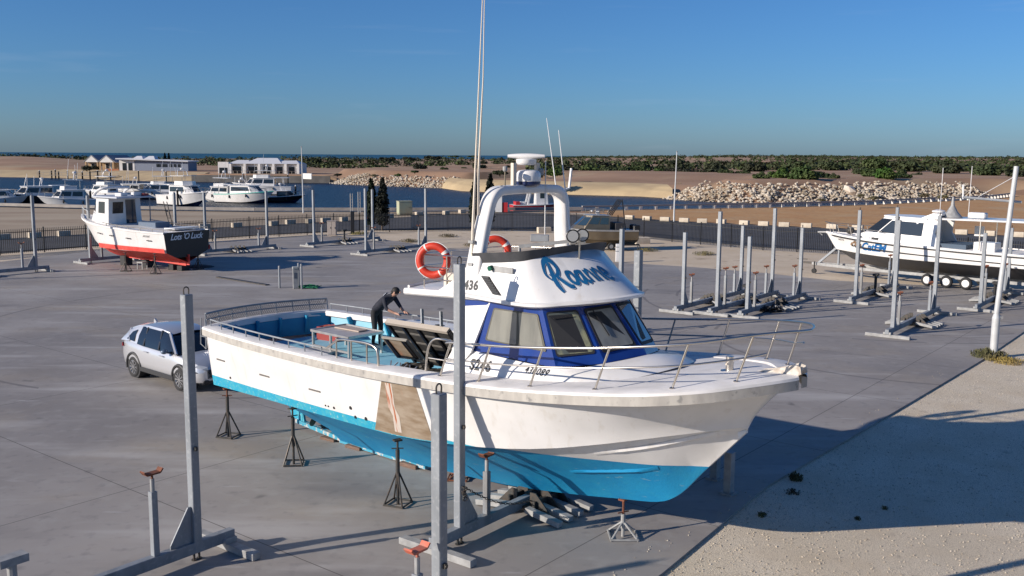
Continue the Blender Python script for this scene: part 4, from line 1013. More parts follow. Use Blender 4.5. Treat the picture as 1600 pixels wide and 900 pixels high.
# stern rail with netting
SR = []
for k in range(17):
    c = -1 + k / 8; SR.append((-11.42 - .42 * (1 - c * c) - .03, 1.84 * c))
rail('stern_rail', [(a - .04, b, 3.06) for a, b in SR], .026, galv); rail('stern_rail', [(a, b, 2.92) for a, b in SR], .016, galv)
for a, b in SR[::2]: rail('rail_post', [(a, b, 2.76), (a - .04, b, 3.06)], .015, galv, 6)
mb = MB()
for k in range(64):
    t = k / 64 * 15.9; i = int(t); w = t - i; a = lerp((*SR[i], 0), (*SR[i + 1], 0), w)
    for d in (-1, 1):
        t2 = min(15.9, max(0, t + d * .7)); j = int(t2); b = lerp((*SR[j], 0), (*SR[j + 1], 0), t2 - j); mb.tube([(a.x, a.y, 2.79), (b.x - .035, b.y, 3.05)], .005, 3)
mb.build('rail_netting', dsteel, BOAT, smooth=0)
mb = MB(); mb.tube([(-11.6, -1.9, 2.95), (-11.62, -1.92, 2.3), (-11.4, -1.9, 2.2), (-11.4, -1.9, 2.95)], .014, 6); mb.tube([(-11.62, -1.92, 2.5), (-11.4, -1.9, 2.5)], .012, 5); mb.build('transom_ladder', galv, BOAT)
# flybridge aft rail
for z in (4.62, 4.86, 5.10):
    rail('flybridge_rail', [(-2.75, -1.33, z), (-4.1, -1.25, z - .05), (-4.2, -1.1, z - .05), (-4.2, 1.1, z - .05), (-4.1, 1.25, z - .05), (-2.75, 1.33, z)], .014)
for v in (-1.15, -.4, .4, 1.15): rail('rail_post', [(-4.2, v, 4.34), (-4.2, v, 5.06)], .014)
for u in (-3.4,): rail('rail_post', [(u, -1.29, 4.38), (u, -1.29, 5.08)], .014); rail('rail_post', [(u, 1.29, 4.38), (u, 1.29, 5.08)], .014)
# bollard, bow roller, foredeck fittings
mb = MB(); mb.cyl((2.06, 0, 3.46), (2.06, 0, 3.72), .065, n=14); mb.lathe([(.15, 3.455), (.15, 3.475), (.07, 3.49)], (2.06, 0, 0), 16); mb.tube([(2.06, -.12, 3.6), (2.06, .12, 3.6)], .018, 6); mb.build('bollard', steel, BOAT)
mb = MB()
for v in (-.11, .08): mb.prism([(2.62, v, 3.58), (3.0, v, 3.59), (3.28, v, 3.58), (3.38, v, 3.64), (3.36, v, 3.75), (3.26, v, 3.78), (3.12, v, 3.72), (2.85, v, 3.63)], (0, .035, 0))
mb.cyl((3.29, -.1, 3.68), (3.29, .1, 3.68), .045, n=10); mb.build('bow_roller', mat('worn_white_metal', (.60, .56, .50), .6, col2=(.36, .30, .24), scale=10), BOAT, smooth=0)
# hull side fittings: scupper slots, skin fittings, bare panel
def hull_side(u, q):
    r = hull_ring(u); i = min(int(q * 7), 6); w = q * 7 - i; p = lerp(r[4 + i], r[5 + i], w); return Vector((p.x, -p.y, p.z))
for u, q in ((-11.0, .50), (-8.95, .44), (-6.95, .42)):
    a, b = hull_side(u, q), hull_side(u + .42, q); mb = MB(); mb.bar(a + Vector((0, -.004, 0)), b + Vector((0, -.004, 0)), .02, .035); mb.build('scupper', mat('scupper_shadow', (.12, .11, .10), .7), BOAT, smooth=0)
mb = MB()
for u, q, r in ((-6.15, .20, .028), (-6.35, .20, .02), (-6.45, .20, .02), (-5.55, .28, .04), (-5.45, .14, .035), (-5.1, .16, .04), (-10.45, .22, .03)):
    p = hull_side(u, q); mb.cyl(p + Vector((0, .01, 0)), p + Vector((0, -.012, 0)), r, n=10)
mb.build('skin_fitting', blackp, BOAT)
mb = MB(); rg = []
for k in range(7):
    t = k / 6; rg.append([hull_side(-4.32 - .55 * (1 - j / 6) + (1.0 + .72 * (1 - j / 6)) * t, .015 + .83 * j / 6) + Vector((0, -.006, 0)) for j in range(7)])
mb.loft(rg, False); bp_ = mb.build('bare_repair_panel', ply, BOAT, smooth=40); part(bp_, 'bare weathered brown repair panel with rust streaks low on the hull side')
mb = MB(); rg = []
for k in range(3):
    t = k / 2; rg.append([hull_side(-4.22 - .10 * (1 - j / 6) + .20 * t + .1 * (j < 3), .07 + .76 * j / 6) + Vector((0, -.010, 0)) for j in range(7)])
mb.loft(rg, False); mb.build('rust_streak', mat('rust_run', (.50, .44, .38), .7, col2=(.36, .10, .03), scale=2.6, lo=.52, hi=.62, stretch=(6, 1, .5)), bp_, smooth=40)

# ---- things on board
def BW(u, v, z): return BOAT.matrix_basis @ Vector((u, v, z)) if False else Matrix.Translation(BOAT.location) @ Matrix.Rotation(R(-42.54), 4, 'Z') @ Vector((u, v, z))
RZB = R(-42.54)
tb = empty('work_table', BW(-8.8, .45, FZ), RZB, 'low aluminium table standing in the light blue cockpit of the big boat', 'table')
mb = MB(); mb.box((0, 0, .50), (1.5, 1.08, .035)); mb.build('table_top', mat('worn_grey_table_top', (.36, .33, .32), .5, col2=(.46, .44, .42), scale=3), tb, bevel=.006)
mb = MB(); mb.bar((-.75, -.54, .515), (.75, -.54, .515), .03, .06); mb.bar((-.75, .54, .515), (.75, .54, .515), .03, .06); mb.bar((-.75, -.54, .515), (-.75, .54, .515), .03, .06); mb.bar((.75, -.54, .515), (.75, .54, .515), .03, .06); mb.build('table_rim', alu, tb, smooth=0)
mb = MB(); mb.box((-.1, .2, .54), (.9, .3, .03), .05); mb.build('cutting_board', mat('tan_board', (.42, .34, .28), .7), tb, smooth=0)
for x in (-.71, 0, .71):
    for y in (-.5, .5):
        if x == 0 and y > 0: continue
        mb = MB(); mb.bar((x, y, 0), (x, y, .49), .05); mb.build('leg', alu, tb, smooth=0)
mb = MB(); mb.bar((-.71, .5, .14), (.71, .5, .14), .03, .05); mb.bar((-.71, -.5, .14), (.71, -.5, .14), .03, .05); mb.build('stretcher', alu, tb, smooth=0)
cr = empty('crate', BW(-10.35, 1.15, FZ), RZB + .2, 'red plastic crate against the aft corner of the blue cockpit', 'crate')
mb = MB(); mb.box((0, 0, .02), (.7, .42, .04)); mb.box((-.335, 0, .18), (.03, .42, .32)); mb.box((.335, 0, .18), (.03, .42, .32)); mb.build('tray', redc, cr, smooth=0)
for y in (-.2, .2):
    mb = MB(); mb.box((0, y, .12), (.64, .025, .17)); mb.box((0, y, .31), (.64, .025, .07)); mb.build('side_panel', redc, cr, smooth=0)
mb = MB(); mb.box((0, 0, .29), (.5, .3, .08), .3); mb.tube([(-.2, -.1, .34), (0, .1, .36), (.22, -.05, .34)], .03, 6); mb.build('rope_coil', orange, cr, smooth=30)
fl = empty('timber_plank', BW(-10.1, -.55, FZ), RZB - .1, 'pale plank lying on the cockpit floor under the near bulwark', 'plank')
mb = MB(); mb.box((0, 0, .05), (1.3, .24, .05)); mb.box((.9, .5, .06), (.9, .35, .05), .3); mb.build('board', mat('grey_plank', (.42, .42, .42), .7), fl, smooth=0)
rd = empty('surfboard_cover', BW(-7.0, 1.75, 2.80), RZB, 'white domed lid with a dark slot lying beyond the open engine hatch', 'lid')
mb = MB(); mb.prism([(1.25 * math.cos(t) * (1 if math.cos(t) > 0 else .8), .42 * math.sin(t), 0) for t in [2 * math.pi * k / 24 for k in range(24)]], (0, 0, .1)); mb.build('shell', white, rd, smooth=30, bevel=.03)
mb = MB(); mb.ball((.15, 0, .1), (.16, .09, .02), 12, 5); mb.build('slot', blackr, rd)
rd['label'] = 'white rounded lid lying on the far side deck beyond the open engine hatch'; rd.name = 'deck_lid'

for nm, uvz, rz, lb in (('lifebuoy', (-3.95, -1.13, 4.93), 0, 'orange lifebuoy with pale bands on the near side of the flybridge rail'), ('lifebuoy', (-4.3, 1.0, 4.93), .3, 'orange lifebuoy on the far side of the flybridge rail, partly hidden by the arch')):
    L_ = empty(nm, BW(*uvz), RZB + rz, lb, 'lifebuoy', 'lifebuoys on the flybridge rail')
    tx = Matrix.Rotation(R(90), 3, 'X') if False else (Matrix.Rotation(R(30), 3, 'Z') @ Matrix.Rotation(R(88), 3, 'X'))
    mb = MB(); mb.torus((0, 0, 0), .285, .075, tx, 32, 10); mb.build('ring', redo, L_, smooth=60)
    for k in range(4):
        a = k * math.pi / 2 + .5; mb = MB(); mb.torus((0, 0, 0), .285, .077, tx, 3, 10, a, a + (.20 if k == 0 else .10)); mb.build('reflective_band', refl, L_, smooth=60)
    mb = MB(); mb.tube([tx @ Vector((.37 * math.cos(t), .37 * math.sin(t), .0)) for t in [2 * math.pi * k / 24 for k in range(24)]], .008, 4, True); mb.build('grab_line', letters_white, L_)

# ---- person bending over the hatch
PS = empty('person', BW(-8.85, 1.42, FZ), RZB + R(6), 'person in dark shirt and trousers bending over the raised engine hatch', 'person')
def skinned(name, chain, rad, m, parent, sub=2):
    me = bpy.data.meshes.new(name); vs = list(chain['v']); me.from_pydata(vs, chain['e'], []); o = bpy.data.objects.new(name, me); COL.objects.link(o)
    md = o.modifiers.new('s', 'SKIN'); lay = me.skin_vertices[0] if me.skin_vertices else None
    if lay is None:
        bm_ = bmesh.new(); bm_.from_mesh(me); bm_.verts.layers.skin.verify(); bm_.to_mesh(me); bm_.free(); lay = me.skin_vertices[0]
    for i, r in enumerate(rad): lay.data[i].radius = (r, r) if not isinstance(r, tuple) else r
    lay.data[0].use_root = True
    ss = o.modifiers.new('u', 'SUBSURF'); ss.levels = sub; ss.render_levels = sub
    dg = bpy.context.evaluated_depsgraph_get(); out = bpy.data.meshes.new_from_object(o.evaluated_get(dg)); bpy.data.objects.remove(o)
    out.name = name
    ob = bpy.data.objects.new(name, out); COL.objects.link(ob); ob.parent = parent
    out.materials.clear()
    for q in m: out.materials.append(q)
    out.polygons.foreach_set('use_smooth', [True] * len(out.polygons)); return ob
# local x forward (towards the bow), z up; 1.75 m tall, hips flexed about 70 degrees
V = [(0, 0, .93), (.14, 0, 1.06), (.32, 0, 1.20), (.47, 0, 1.30), (.56, 0, 1.36), (.66, 0, 1.42), (.74, 0, 1.47)]
Rr = [(.155, .13), (.16, .135), (.165, .13), (.15, .11), .062, .085, .085]; Ed = [(0, 1), (1, 2), (2, 3), (3, 4), (4, 5), (5, 6)]
def addv(p, r, fr): V.append(p); Rr.append(r); Ed.append((fr, len(V) - 1)); return len(V) - 1
for sd in (-1, 1):
    h = addv((0, sd * .095, .86), .098, 0); k = addv((.05, sd * .11, .48), .068, h); a = addv((-.01, sd * .12, .10), .045, k); t_ = addv((.02, sd * .12, .045), .045, a); addv((.17, sd * .14, .035), .035, t_)
    s_ = addv((.46, sd * .19, 1.27), .068, 3); e_ = addv((.60, sd * .25, 1.04), .047, s_); w_ = addv((.80, sd * .16, .95), .032, e_); hh = addv((.86, sd * .15, .94), .036, w_); hq = addv((.91, sd * .15, .93), .030, hh)
    for f in range(4): f1 = addv((.955, sd * (.15 + .020 * (f - 1.5)), .925), .009, hq); addv((.99 - .004 * abs(f - 1), sd * (.15 + .021 * (f - 1.5)), .90), .008, f1)
    addv((.915, sd * (.15 - .055), .915), .010, hh)
body = skinned('body', {'v': V, 'e': Ed}, Rr, [shirt, trous, skin], PS)
for p in body.data.polygons:
    c = p.center
    if c.x > .61 and c.z > 1.33: p.material_index = 2
    elif (c.x > .66 and c.z < 1.2): p.material_index = 2
    elif c.z < .94 and c.x < .3: p.material_index = 1
mb = MB(); mb.ball((.685, 0, 1.485), (.108, .098, .095), 14, 9); mb.ball((.615, 0, 1.435), (.075, .088, .075), 10, 6); mb.ball((.57, .02, 1.40), (.06, .06, .05), 8, 5); mb.build('hair', hairm, PS, smooth=60)
mb = MB()
for sd in (-1, 1): mb = MB(); mb.ball((.715, sd * .088, 1.445), (.026, .014, .034), 8, 5); mb.build('ear', skin, PS)
mb = MB(); mb.ball((.835, 0, 1.455), (.022, .016, .024), 8, 5); mb.build('nose', skin, PS)
for sd in (-1, 1): mb = MB(); mb.ball((.812, sd * .034, 1.49), (.012, .014, .010), 8, 5); mb.build('eye', blackr, PS)
mb = MB()
for sd in (-1, 1): mb.bar((.33, sd * .05, 1.335), (.47, sd * .09, 1.42), .06, .01)
mb.build('shoulder_print', mat('pale_print', (.35, .38, .44), .8), PS, smooth=0)
mb = MB()
for sd in (-1, 1): mb.ball((.07, sd * .13, .05), (.14, .055, .055), 10, 6)
mb.build('shoe', blackr, PS)
# ================================================================ YARD EQUIPMENT
# boat cradles: a beam on cross feet, a tall square post at each end with a lifting eye, a gusset, a telescopic prop with a rusty head
CG = 'steel boat cradles with tall posts'
def make_cradle(name, loc, rz, hA, hB, label, SP=6.2, stubs=(1.45, 1.45), keel=.0, blocks=True, sd_=.78, krest=None, ctr=None, hm=None):
    """local x runs along the beam; post A at x=0, post B at x=SP"""
    root = empty(name, loc, rz, label, 'boat cradle', CG)
    mb = MB(); mb.bar((-.75, 0, .24), (SP + .75, 0, .24), .15, .20); mb.build('beam', galv, root, smooth=0, bevel=.008)
    for e, (x, d) in enumerate(((-.62, 1), (SP + .62, -1))):
        mb = MB(); mb.bar((x, -.85, .07), (x, .85, .07), .17, .13); mb.box((x, 0, .18), (.24, .3, .1)); mb.build('cross_foot', galvw, root, smooth=0, bevel=.008)
    for x, d, h, sh in ((0, 1, hA, stubs[0]), (SP, -1, hB, stubs[1])):
        if h:
            mb = MB(); mb.bar((x, -.0, .14), (x, 0, h), .155, .155, (0, 1, 0)); ps = mb.build('post', galv, root, smooth=0, bevel=.01)
            mb = MB(); mb.tube([(x - .045, 0, h - .01)] + [(x + .05 * math.cos(t), 0, h + .075 + .05 * math.sin(t)) for t in [math.pi - k * math.pi / 6 for k in range(7)]] + [(x + .045, 0, h - .01)], .012, 6); mb.build('lifting_eye', dsteel, ps)
            mb = MB(); mb.box((x, -.09, h * .43), (.05, .06, .07)); mb.cyl((x, -.13, h * .43), (x, -.07, h * .43), .025, n=8); mb.build('locking_bolt', dsteel, ps)
            mb = MB(); mb.prism([(x + d * .085, -.012, .34), (x + d * .085, -.012, .98), (x + d * .14, -.012, .98), (x + d * .50, -.012, .40), (x + d * .50, -.012, .34)], (0, .024, 0)); mb.build('gusset', galv, ps, smooth=0)
            for s_ in (-1, 1):
                mb = MB(); mb.cyl((x + s_ * .05, .0, .0), (x + s_ * .05, 0, .16), .022, n=8); mb.cyl((x + s_ * .05, 0, 0), (x + s_ * .05, 0, .02), .05, n=8); mb.build('levelling_foot', dsteel, ps)
        if sh:
            xs = x + d * sd_
            mb = MB(); mb.bar((xs, 0, .34), (xs, 0, sh), .11, .11, (0, 1, 0)); pp = mb.build('prop', galv, root, smooth=0, bevel=.006)
            mb = MB(); mb.cyl((xs, 0, sh), (xs, 0, sh + .22), .036, n=10); mb.build('inner_tube', galvw, pp)
            mb = MB(); mb.cyl((xs, 0, sh + .2), (xs, 0, sh + .31), .02, n=8); mb.bar((xs - .12, 0, sh + .31), (xs + .12, 0, sh + .31), .14, .03); mb.bar((xs - .12, 0, sh + .31), (xs - .17, 0, sh + .37), .14, .025); mb.bar((xs + .12, 0, sh + .31), (xs + .17, 0, sh + .37), .14, .025); mb.build('prop_head', hm or rust, pp, smooth=0)
    if blocks:
        c = ctr or SP / 2
        mb = MB(); mb.box((c, 0, .16), (1.0, .55, .10)); mb.bar((c - .45, -.3, .24), (c + .45, -.3, .24), .06, .16); mb.bar((c - .45, .3, .24), (c + .45, .3, .24), .06, .16); mb.build('centre_plate', dsteel, root, smooth=0)
        for k in range(3):
            for s_ in (-1, 1): mb = MB(); mb.prism([(c - .37 + .36 * k, s_ * .16, .14), (c - .37 + .36 * k, s_ * .62, .14), (c - .37 + .36 * k, s_ * .30, .46), (c - .37 + .36 * k, s_ * .16, .46)], (.025, 0, 0)); mb.build('fin_plate', dsteel, root, smooth=0)
        for k in range(4):
            for s_ in (-1, 1):
                mb = MB(); mb.bar((c - .55 + .36 * k, s_ * .22, .18), (c - .55 + .36 * k, s_ * 1.02, .065), .15, .11); mb.build('outrigger', galvw, root, smooth=0, bevel=.006)
        if keel:
            mb = MB(); mb.cyl((c, 0, .3), (c, 0, keel), .07, n=10); mb.box((c, 0, keel + .06), (.42, .22, .12)); mb.build('keel_rest', krest or blackr, root, smooth=0)
    return root
AX = R(52.5)
def at_post(px, py, z=.0): return G(px, py, z)
pB = at_post(718, 838, .14); pB.z = 0
pA = at_post(307, 862, .14); pA.z = 0
ux = Vector((math.cos(AX), math.sin(AX), 0))
make_cradle('boat_cradle', pB, AX, 5.12, 4.9, 'cradle under the big white boat, tall post close against the hull', stubs=(1.16, 1.3), keel=.24, ctr=2.3)
make_cradle('boat_cradle', pA - ux * 6.2, AX, 4.6, 4.66, 'empty cradle in front of the silver car, rusty prop head beside its post', stubs=(1.45, 1.45), keel=1.0, krest=galvw)
pC = G(684, 905) ; pC = Vector((-.92, 11.9, 0))
make_cradle('boat_cradle', pC - ux * 6.2, AX, 4.2, 4.0, 'cradle whose post rises from the photo bottom edge, scratched red prop head', stubs=(1.45, 1.74), sd_=.42, hm=orange)
rows = [('cradle with a rusty prop head, leftmost of the three close together behind the bow rail', (1067, 487), 3.62, 3.6), ('taller cradle in the middle of the three close together behind the bow rail', (1120, 490), 4.6, 4.5), ('cradle with heaped black chain, rightmost of the three behind the bow rail', (1167, 494), 3.55, 3.6),
        ('cradle in front of the trailer wheels of the white boat with blue lettering', (1336, 472), 4.5, 4.4), ('empty cradle left of the tall flagpole, the nearest one to the gravel edge', (1394, 524), 4.6, 4.5), ('cradle partly behind the tall flagpole with short posts', (1531, 484), 3.6, 3.5),
        ('cradle right of the cypresses with its post in front of the harbour', (572, 398), 4.65, 4.5), ('cradle standing in line with the tan cabinet by the fence', (491, 385), 4.3, 4.2), ('cradle just behind the stern of the white boat with red bottom', (322, 398), 4.3, 4.3), ('cradle under the bow of the white boat with red bottom', (142, 411), 4.3, 4.35)]
for k, (lb, q, a, b) in enumerate(rows):
    p = G(*q); make_cradle('boat_cradle', p, AX, a, b, lb, stubs=(1.3 + .12 * ((k * 7) % 4), 1.25 + .1 * ((k * 5) % 4)), keel=(0, .9, 0, 1.0)[k % 4], SP=6.2 if k != 8 else 5.3)
p = G(57, 425); make_cradle('boat_cradle', p - ux * 6.2, AX, 4.4, 4.5, 'cradle at the left edge, left of the white boat with red bottom')
p = Vector((4.35, 38.0, 0)); make_cradle('boat_cradle', p - Vector((4.6, 4.4, 0)).normalized() * 6.3, math.atan2(4.4, 4.6), 3.9, 4.15, 'cradle hidden behind the flybridge, its post tops showing above the painted name', stubs=(0, 1.3), blocks=False, SP=6.3)

# chain hanging from the near cradle post to the prop
ch = empty('chain', pB + Vector((0, -.1, 1.0)), 0, 'dark chain slung from the tall post of the cradle under the big boat', 'chain')
mb = MB(); a = Vector((.08, -.02, .12)); b = ux * 2.35 + Vector((.1, -.1, -.72))
N = 34; last = None
for k in range(N):
    t = k / (N - 1); p = a * (1 - t) + b * t + Vector((0, 0, -.22 * math.sin(math.pi * t)))
    d = (b - a).normalized(); q = Matrix.Rotation(k % 2 * math.pi / 2, 3, d) @ d.to_track_quat('X', 'Z').to_matrix()
    mb.torus(p, .034, .011, q @ Matrix.Scale(.6, 3, Vector((0, 1, 0))), 8, 4)
for k in range(9): mb.torus((.08 + .05 * random.random(), -.05 - .05 * random.random(), .12 - .05 * k / 2), .04, .012, Matrix.Rotation(k, 3, 'X') @ Matrix.Rotation(k * 2, 3, 'Y'), 8, 4)
mb.build('links', dsteel, ch)

# tripod jack stands
def jack(loc, rz, h, label, head=rust, body=dsteel, screw=.22, R0=.30, grp='tripod jack stands under the big boat'):
    root = empty('jack_stand', loc, rz, label, 'jack stand', grp)
    ht = h - screw; mb = MB(); mb.cyl((0, 0, ht * .38), (0, 0, ht), .042, n=10); mb.cyl((0, 0, .0), (0, 0, ht * .4), .03, n=8); mb.build('column', body, root)
    mb = MB(); mb.cyl((0, 0, ht - .02), (0, 0, h - .04), .022, n=8); mb.build('screw', head, root)
    mb = MB(); mb.box((0, 0, h - .02), (.17, .13, .03), .4); mb.build('head', head, root, smooth=0); mb = MB(); mb.tube([(-.12, 0, ht + .03), (.12, 0, ht + .03)], .013, 6); mb.build('handle', head, root, smooth=0)
    for k in range(4):
        a = k * math.pi / 2 + .3; mb = MB(); mb.cyl((.03 * math.cos(a), .03 * math.sin(a), min(ht * .62, .66)), (R0 * math.cos(a), R0 * math.sin(a), .01), .019, n=6); mb.build('leg', body, root)
    mb = MB(); c = [(R0 * math.cos(k * math.pi / 2 + .3), R0 * math.sin(k * math.pi / 2 + .3), .03) for k in range(4)]
    for k in range(4): mb.bar(c[k], c[(k + 1) % 4], .02, .03)
    mb.build('base_frame', body, root, smooth=0)
    return root
def bz(u, v):
    p = Matrix.Rotation(RZB, 4, 'Z') @ Vector((u, v, 0)); return p + BOAT.location
jack(G(357, 682), .2, 1.24, 'dark tripod stand with rusty feet under the stern, nearest the car')
jack(G(459, 725), .6, 1.32, 'dark tripod stand, second from the stern, beside the propeller', head=dsteel)
jack(G(622, 788), .1, 1.36, 'dark tripod stand below the bare repair panel', head=dsteel)
jack(G(973, 838), .5, .74, 'grey tripod stand with an orange rusty screw under the forefoot', body=galvw, screw=.30, R0=.36)
jack(bz(-9.5, 1.5), .9, 1.24, 'tripod stand under the far side of the stern'); jack(bz(-4.2, 1.6), .4, 1.4, 'tripod stand under the far side amidships'); jack(G(716, 748), .4, .34, 'short rusty stand under the keel behind the tall cradle post', body=rust, screw=.1)
for u, h, lb in ((-8.9, .06, 'dark timber block under the keel shoe near the propeller'), (-7.9, .07, 'timber block under the keel just forward of the aperture'), (-5.9, .09, 'timber block under the keel behind the third tripod stand')):
    o = MB(); o.box((0, 0, h / 2 + .002), (.5, .34, h)); k = o.build('keel_block', timber, None, smooth=0, bevel=.006); k.location = bz(u, 0); k.rotation_euler = (0, 0, RZB + .1); tag(k, lb, 'timber block', 'keel blocks')
for px, py, lb, s in ((1138, 771, 'white square pillar with a base plate under the bow, in the boat shadow', 1.0), (1117, 748, 'second white pillar standing behind the first under the bow', 1.0)):
    p = G(px, py); r_ = empty('support_pillar', p, RZB, lb, 'pillar', 'white pillars under the bow')
    mb = MB(); mb.box((0, 0, .46), (.17, .17, .86)); mb.build('shaft', galvw, r_, smooth=0, bevel=.008); mb = MB(); mb.box((0, 0, .02), (.30, .30, .04)); mb.build('base_plate', galvw, r_, smooth=0); mb = MB(); mb.box((0, 0, .90), (.20, .20, .02)); mb.cyl((0, -.1, .8), (0, -.11, .8), .02); mb.build('cap', galv, r_, smooth=0)

# ================================================================ CAR
CARP = (G(212, 589) + G(284, 611)) / 2; cd = (G(284, 611) - G(212, 589)).to_2d(); CRZ = math.atan2(cd.y, cd.x)
nrm = Vector((-math.sin(CRZ), math.cos(CRZ), 0)); CARP = CARP + nrm * .86
car = empty('car', CARP, CRZ, 'silver five-door crossover car parked beside the stern of the big boat', 'car')
# x forward; wheels at +-1.35
CS = [  # x, half width, sill z, belt z (top of body), roof z, roof half width
    (-2.26, .66, .52, .98), (-2.20, .80, .36, 1.06), (-2.0, .88, .30, 1.12), (-1.6, .915, .28, 1.13), (-1.0, .92, .27, 1.09), (-.3, .92, .27, 1.06), (.4, .92, .27, 1.04), (.85, .92, .27, 1.05), (1.3, .91, .28, 1.01), (1.75, .87, .30, .95), (2.05, .80, .32, .87), (2.22, .68, .34, .76), (2.29, .56, .40, .66)]
mb = MB(); rg = []
for x, w, s_, b_ in CS:
    half = [(w * .86, s_), (w * .97, s_ + .10), (w, s_ + .30), (w * .985, b_ - .20), (w * .95, b_ - .06), (w * .90, b_), (w * .55, b_ + .035), (0, b_ + .05)]
    rg.append([(x, y, z) for y, z in half] + [(x, -y, z) for y, z in half[-2::-1]])
mb.loft(rg, True, False, True); mb.build('body', silver, car, smooth=38)
GH = [(-2.18, .70, 1.10, 1.11), (-1.92, .70, 1.12, 1.45), (-1.5, .70, 1.11, 1.61), (-.8, .69, 1.06, 1.67), (-.1, .68, 1.05, 1.66), (.35, .66, 1.04, 1.60), (.75, .64, 1.05, 1.37), (1.15, .62, 1.06, 1.08)]
mb = MB(); rg = []
for x, wr, b_, r_ in GH:
    t = (r_ - 1.05) / .62; wb = .86; wt = wb + (.60 - wb) * max(0, min(1, t)) * 1.0
    rg.append([(x, -wb, b_), (x, -(wb * .6 + wt * .4) - .005, b_ + (r_ - b_) * .5), (x, -wt, r_ - .03), (x, 0, r_ + .0), (x, wt, r_ - .03), (x, wb * .6 + wt * .4 + .005, b_ + (r_ - b_) * .5), (x, wb, b_)])
mb.loft(rg[3:], False); mb.build('window_glass', carglass, car, smooth=40)
mb = MB(); mb.loft(rg[:3] + [[lerp(p, q, .45) for p, q in zip(rg[2], rg[3])]], False); mb.build('rear_quarter', silver, car, smooth=40)
mb = MB(); mb.loft([[lerp(p, q, .45) for p, q in zip(rg[2], rg[3])], rg[3]], False); mb.build('window_glass', carglass, car, smooth=40)
mb = MB(); rg = []
for x, wt, z in ((-2.0, .54, 1.50), (-1.5, .585, 1.635), (-.8, .60, 1.695), (-.1, .60, 1.685), (.32, .585, 1.63), (.45, .57, 1.57)):
    rg.append([(x, -wt - .03, z - .09), (x, -wt, z - .025), (x, -wt * .5, z + .012), (x, 0, z + .02), (x, wt * .5, z + .012), (x, wt, z - .025), (x, wt + .03, z - .09)])
mb.loft(rg, False); mb.build('roof', silver, car, smooth=40)
for sd in (-1, 1):
    for pts in (((1.12, .85, 1.06), (.72, .72, 1.36), (.40, .605, 1.585)), ((-1.62, .85, 1.13), (-1.80, .75, 1.32), (-1.92, .62, 1.46)),):
        mb = MB(); mb.tube([(x, sd * y, z) for x, y, z in pts], .045, 6); mb.build('pillar', silver, car, smooth=40)
    mb = MB(); mb.prism([(-2.16, sd * .83, 1.08), (-1.70, sd * .86, 1.12), (-1.9, sd * .80, 1.2), (-2.06, sd * .74, 1.2)], (0, sd * .010, 0)); mb.build('pillar', silver, car, smooth=40)
    mb = MB(); mb.bar((.12, sd * .865, 1.08), (-.02, sd * .62, 1.62), .07, .03, (0, sd, .3)); mb.bar((-.78, sd * .865, 1.08), (-.86, sd * .62, 1.62), .07, .03, (0, sd, .3)); mb.build('window_pillar', blackp, car, smooth=0)
    mb = MB(); mb.prism([(-1.80, sd * .850, 1.18), (-1.34, sd * .868, 1.15), (-1.36, sd * .70, 1.50), (-1.58, sd * .745, 1.42)], (0, sd * .012, 0)); mb.build('quarter_window', carglass, car, smooth=0)
    mb = MB(); mb.ball((.72, sd * 1.01, 1.12), (.10, .11, .075), 12, 7); mb.bar((.74, sd * .86, 1.07), (.74, sd * .96, 1.09), .06, .05); mb.build('door_mirror', mat('mirror_paint', (.10, .14, .20), .3, .3) if sd < 0 else silver, car, smooth=50)
    for x in (-.55, .38):
        mb = MB(); mb.bar((x - .11, sd * .935, .93), (x + .11, sd * .935, .925), .03, .035); mb.build('door_handle', silver, car, smooth=0, bevel=.008)
    mb = MB(); mb.bar((-1.0, sd * .90, .34), (1.0, sd * .90, .33), .07, .15); mb.build('sill_cladding', plast, car, smooth=0, bevel=.02)
    for x in (-1.35, 1.35):
        mb = MB(); mb.torus((x, sd * .898, .36), .415, .05, Matrix.Rotation(R(90), 3, 'X'), 20, 8, -.25, math.pi + .25); mb.cyl((x, sd * .5, .36), (x, sd * .905, .36), .40, n=24); mb.build('wheel_arch', plast, car, smooth=40)
        mb = MB(); mb.torus((0, 0, 0), .262, .09, Matrix.Rotation(R(90), 3, 'X') @ Matrix.Scale(1.25, 3, Vector((0, 0, 1))), 30, 10); w_ = mb.build('wheel', tyre, car, smooth=60); w_.location = (x, sd * .83, .345)
        mb = MB(); mb.torus((0, sd * .085, 0), .222, .014, Matrix.Rotation(R(90), 3, 'X'), 28, 6)
        for k in range(10):
            for j in (-.05, .05):
                a = k * math.pi / 5; mb.bar((.05 * math.cos(a), sd * .088, .05 * math.sin(a)), (.222 * math.cos(a + j * 1.6), sd * .095, .222 * math.sin(a + j * 1.6)), .02, .02, (0, 1, 0))
        mb.cyl((0, sd * .06, 0), (0, sd * .10, 0), .05, n=12); mb.build('rim', rim, w_, smooth=30)
        mb = MB(); mb.cyl((0, sd * .02, 0), (0, sd * .06, 0), .22, n=24); mb.build('hub_plate', blackp, w_)
    mb = MB(); mb.prism([(2.02, sd * .815, .80), (2.20, sd * .66, .74), (2.27, sd * .50, .70), (2.24, sd * .50, .80), (2.05, sd * .72, .87)], (.03, sd * .02, .01)); mb.build('headlight', lamp, car, smooth=0, bevel=.01)
    mb = MB(); mb.prism([(-2.245, sd * .70, .88), (-2.10, sd * .86, .90), (-1.95, sd * .905, .93), (-2.06, sd * .87, 1.02), (-2.22, sd * .70, 1.00)], (-.02, sd * .012, 0)); mb.build('tail_light', taill, car, smooth=0)
mb = MB(); mb.prism([(2.26, -.48, .48), (2.26, .48, .48), (2.24, .55, .72), (2.24, -.55, .72)], (.05, 0, 0)); mb.build('grille', blackp, car, smooth=0, bevel=.02)
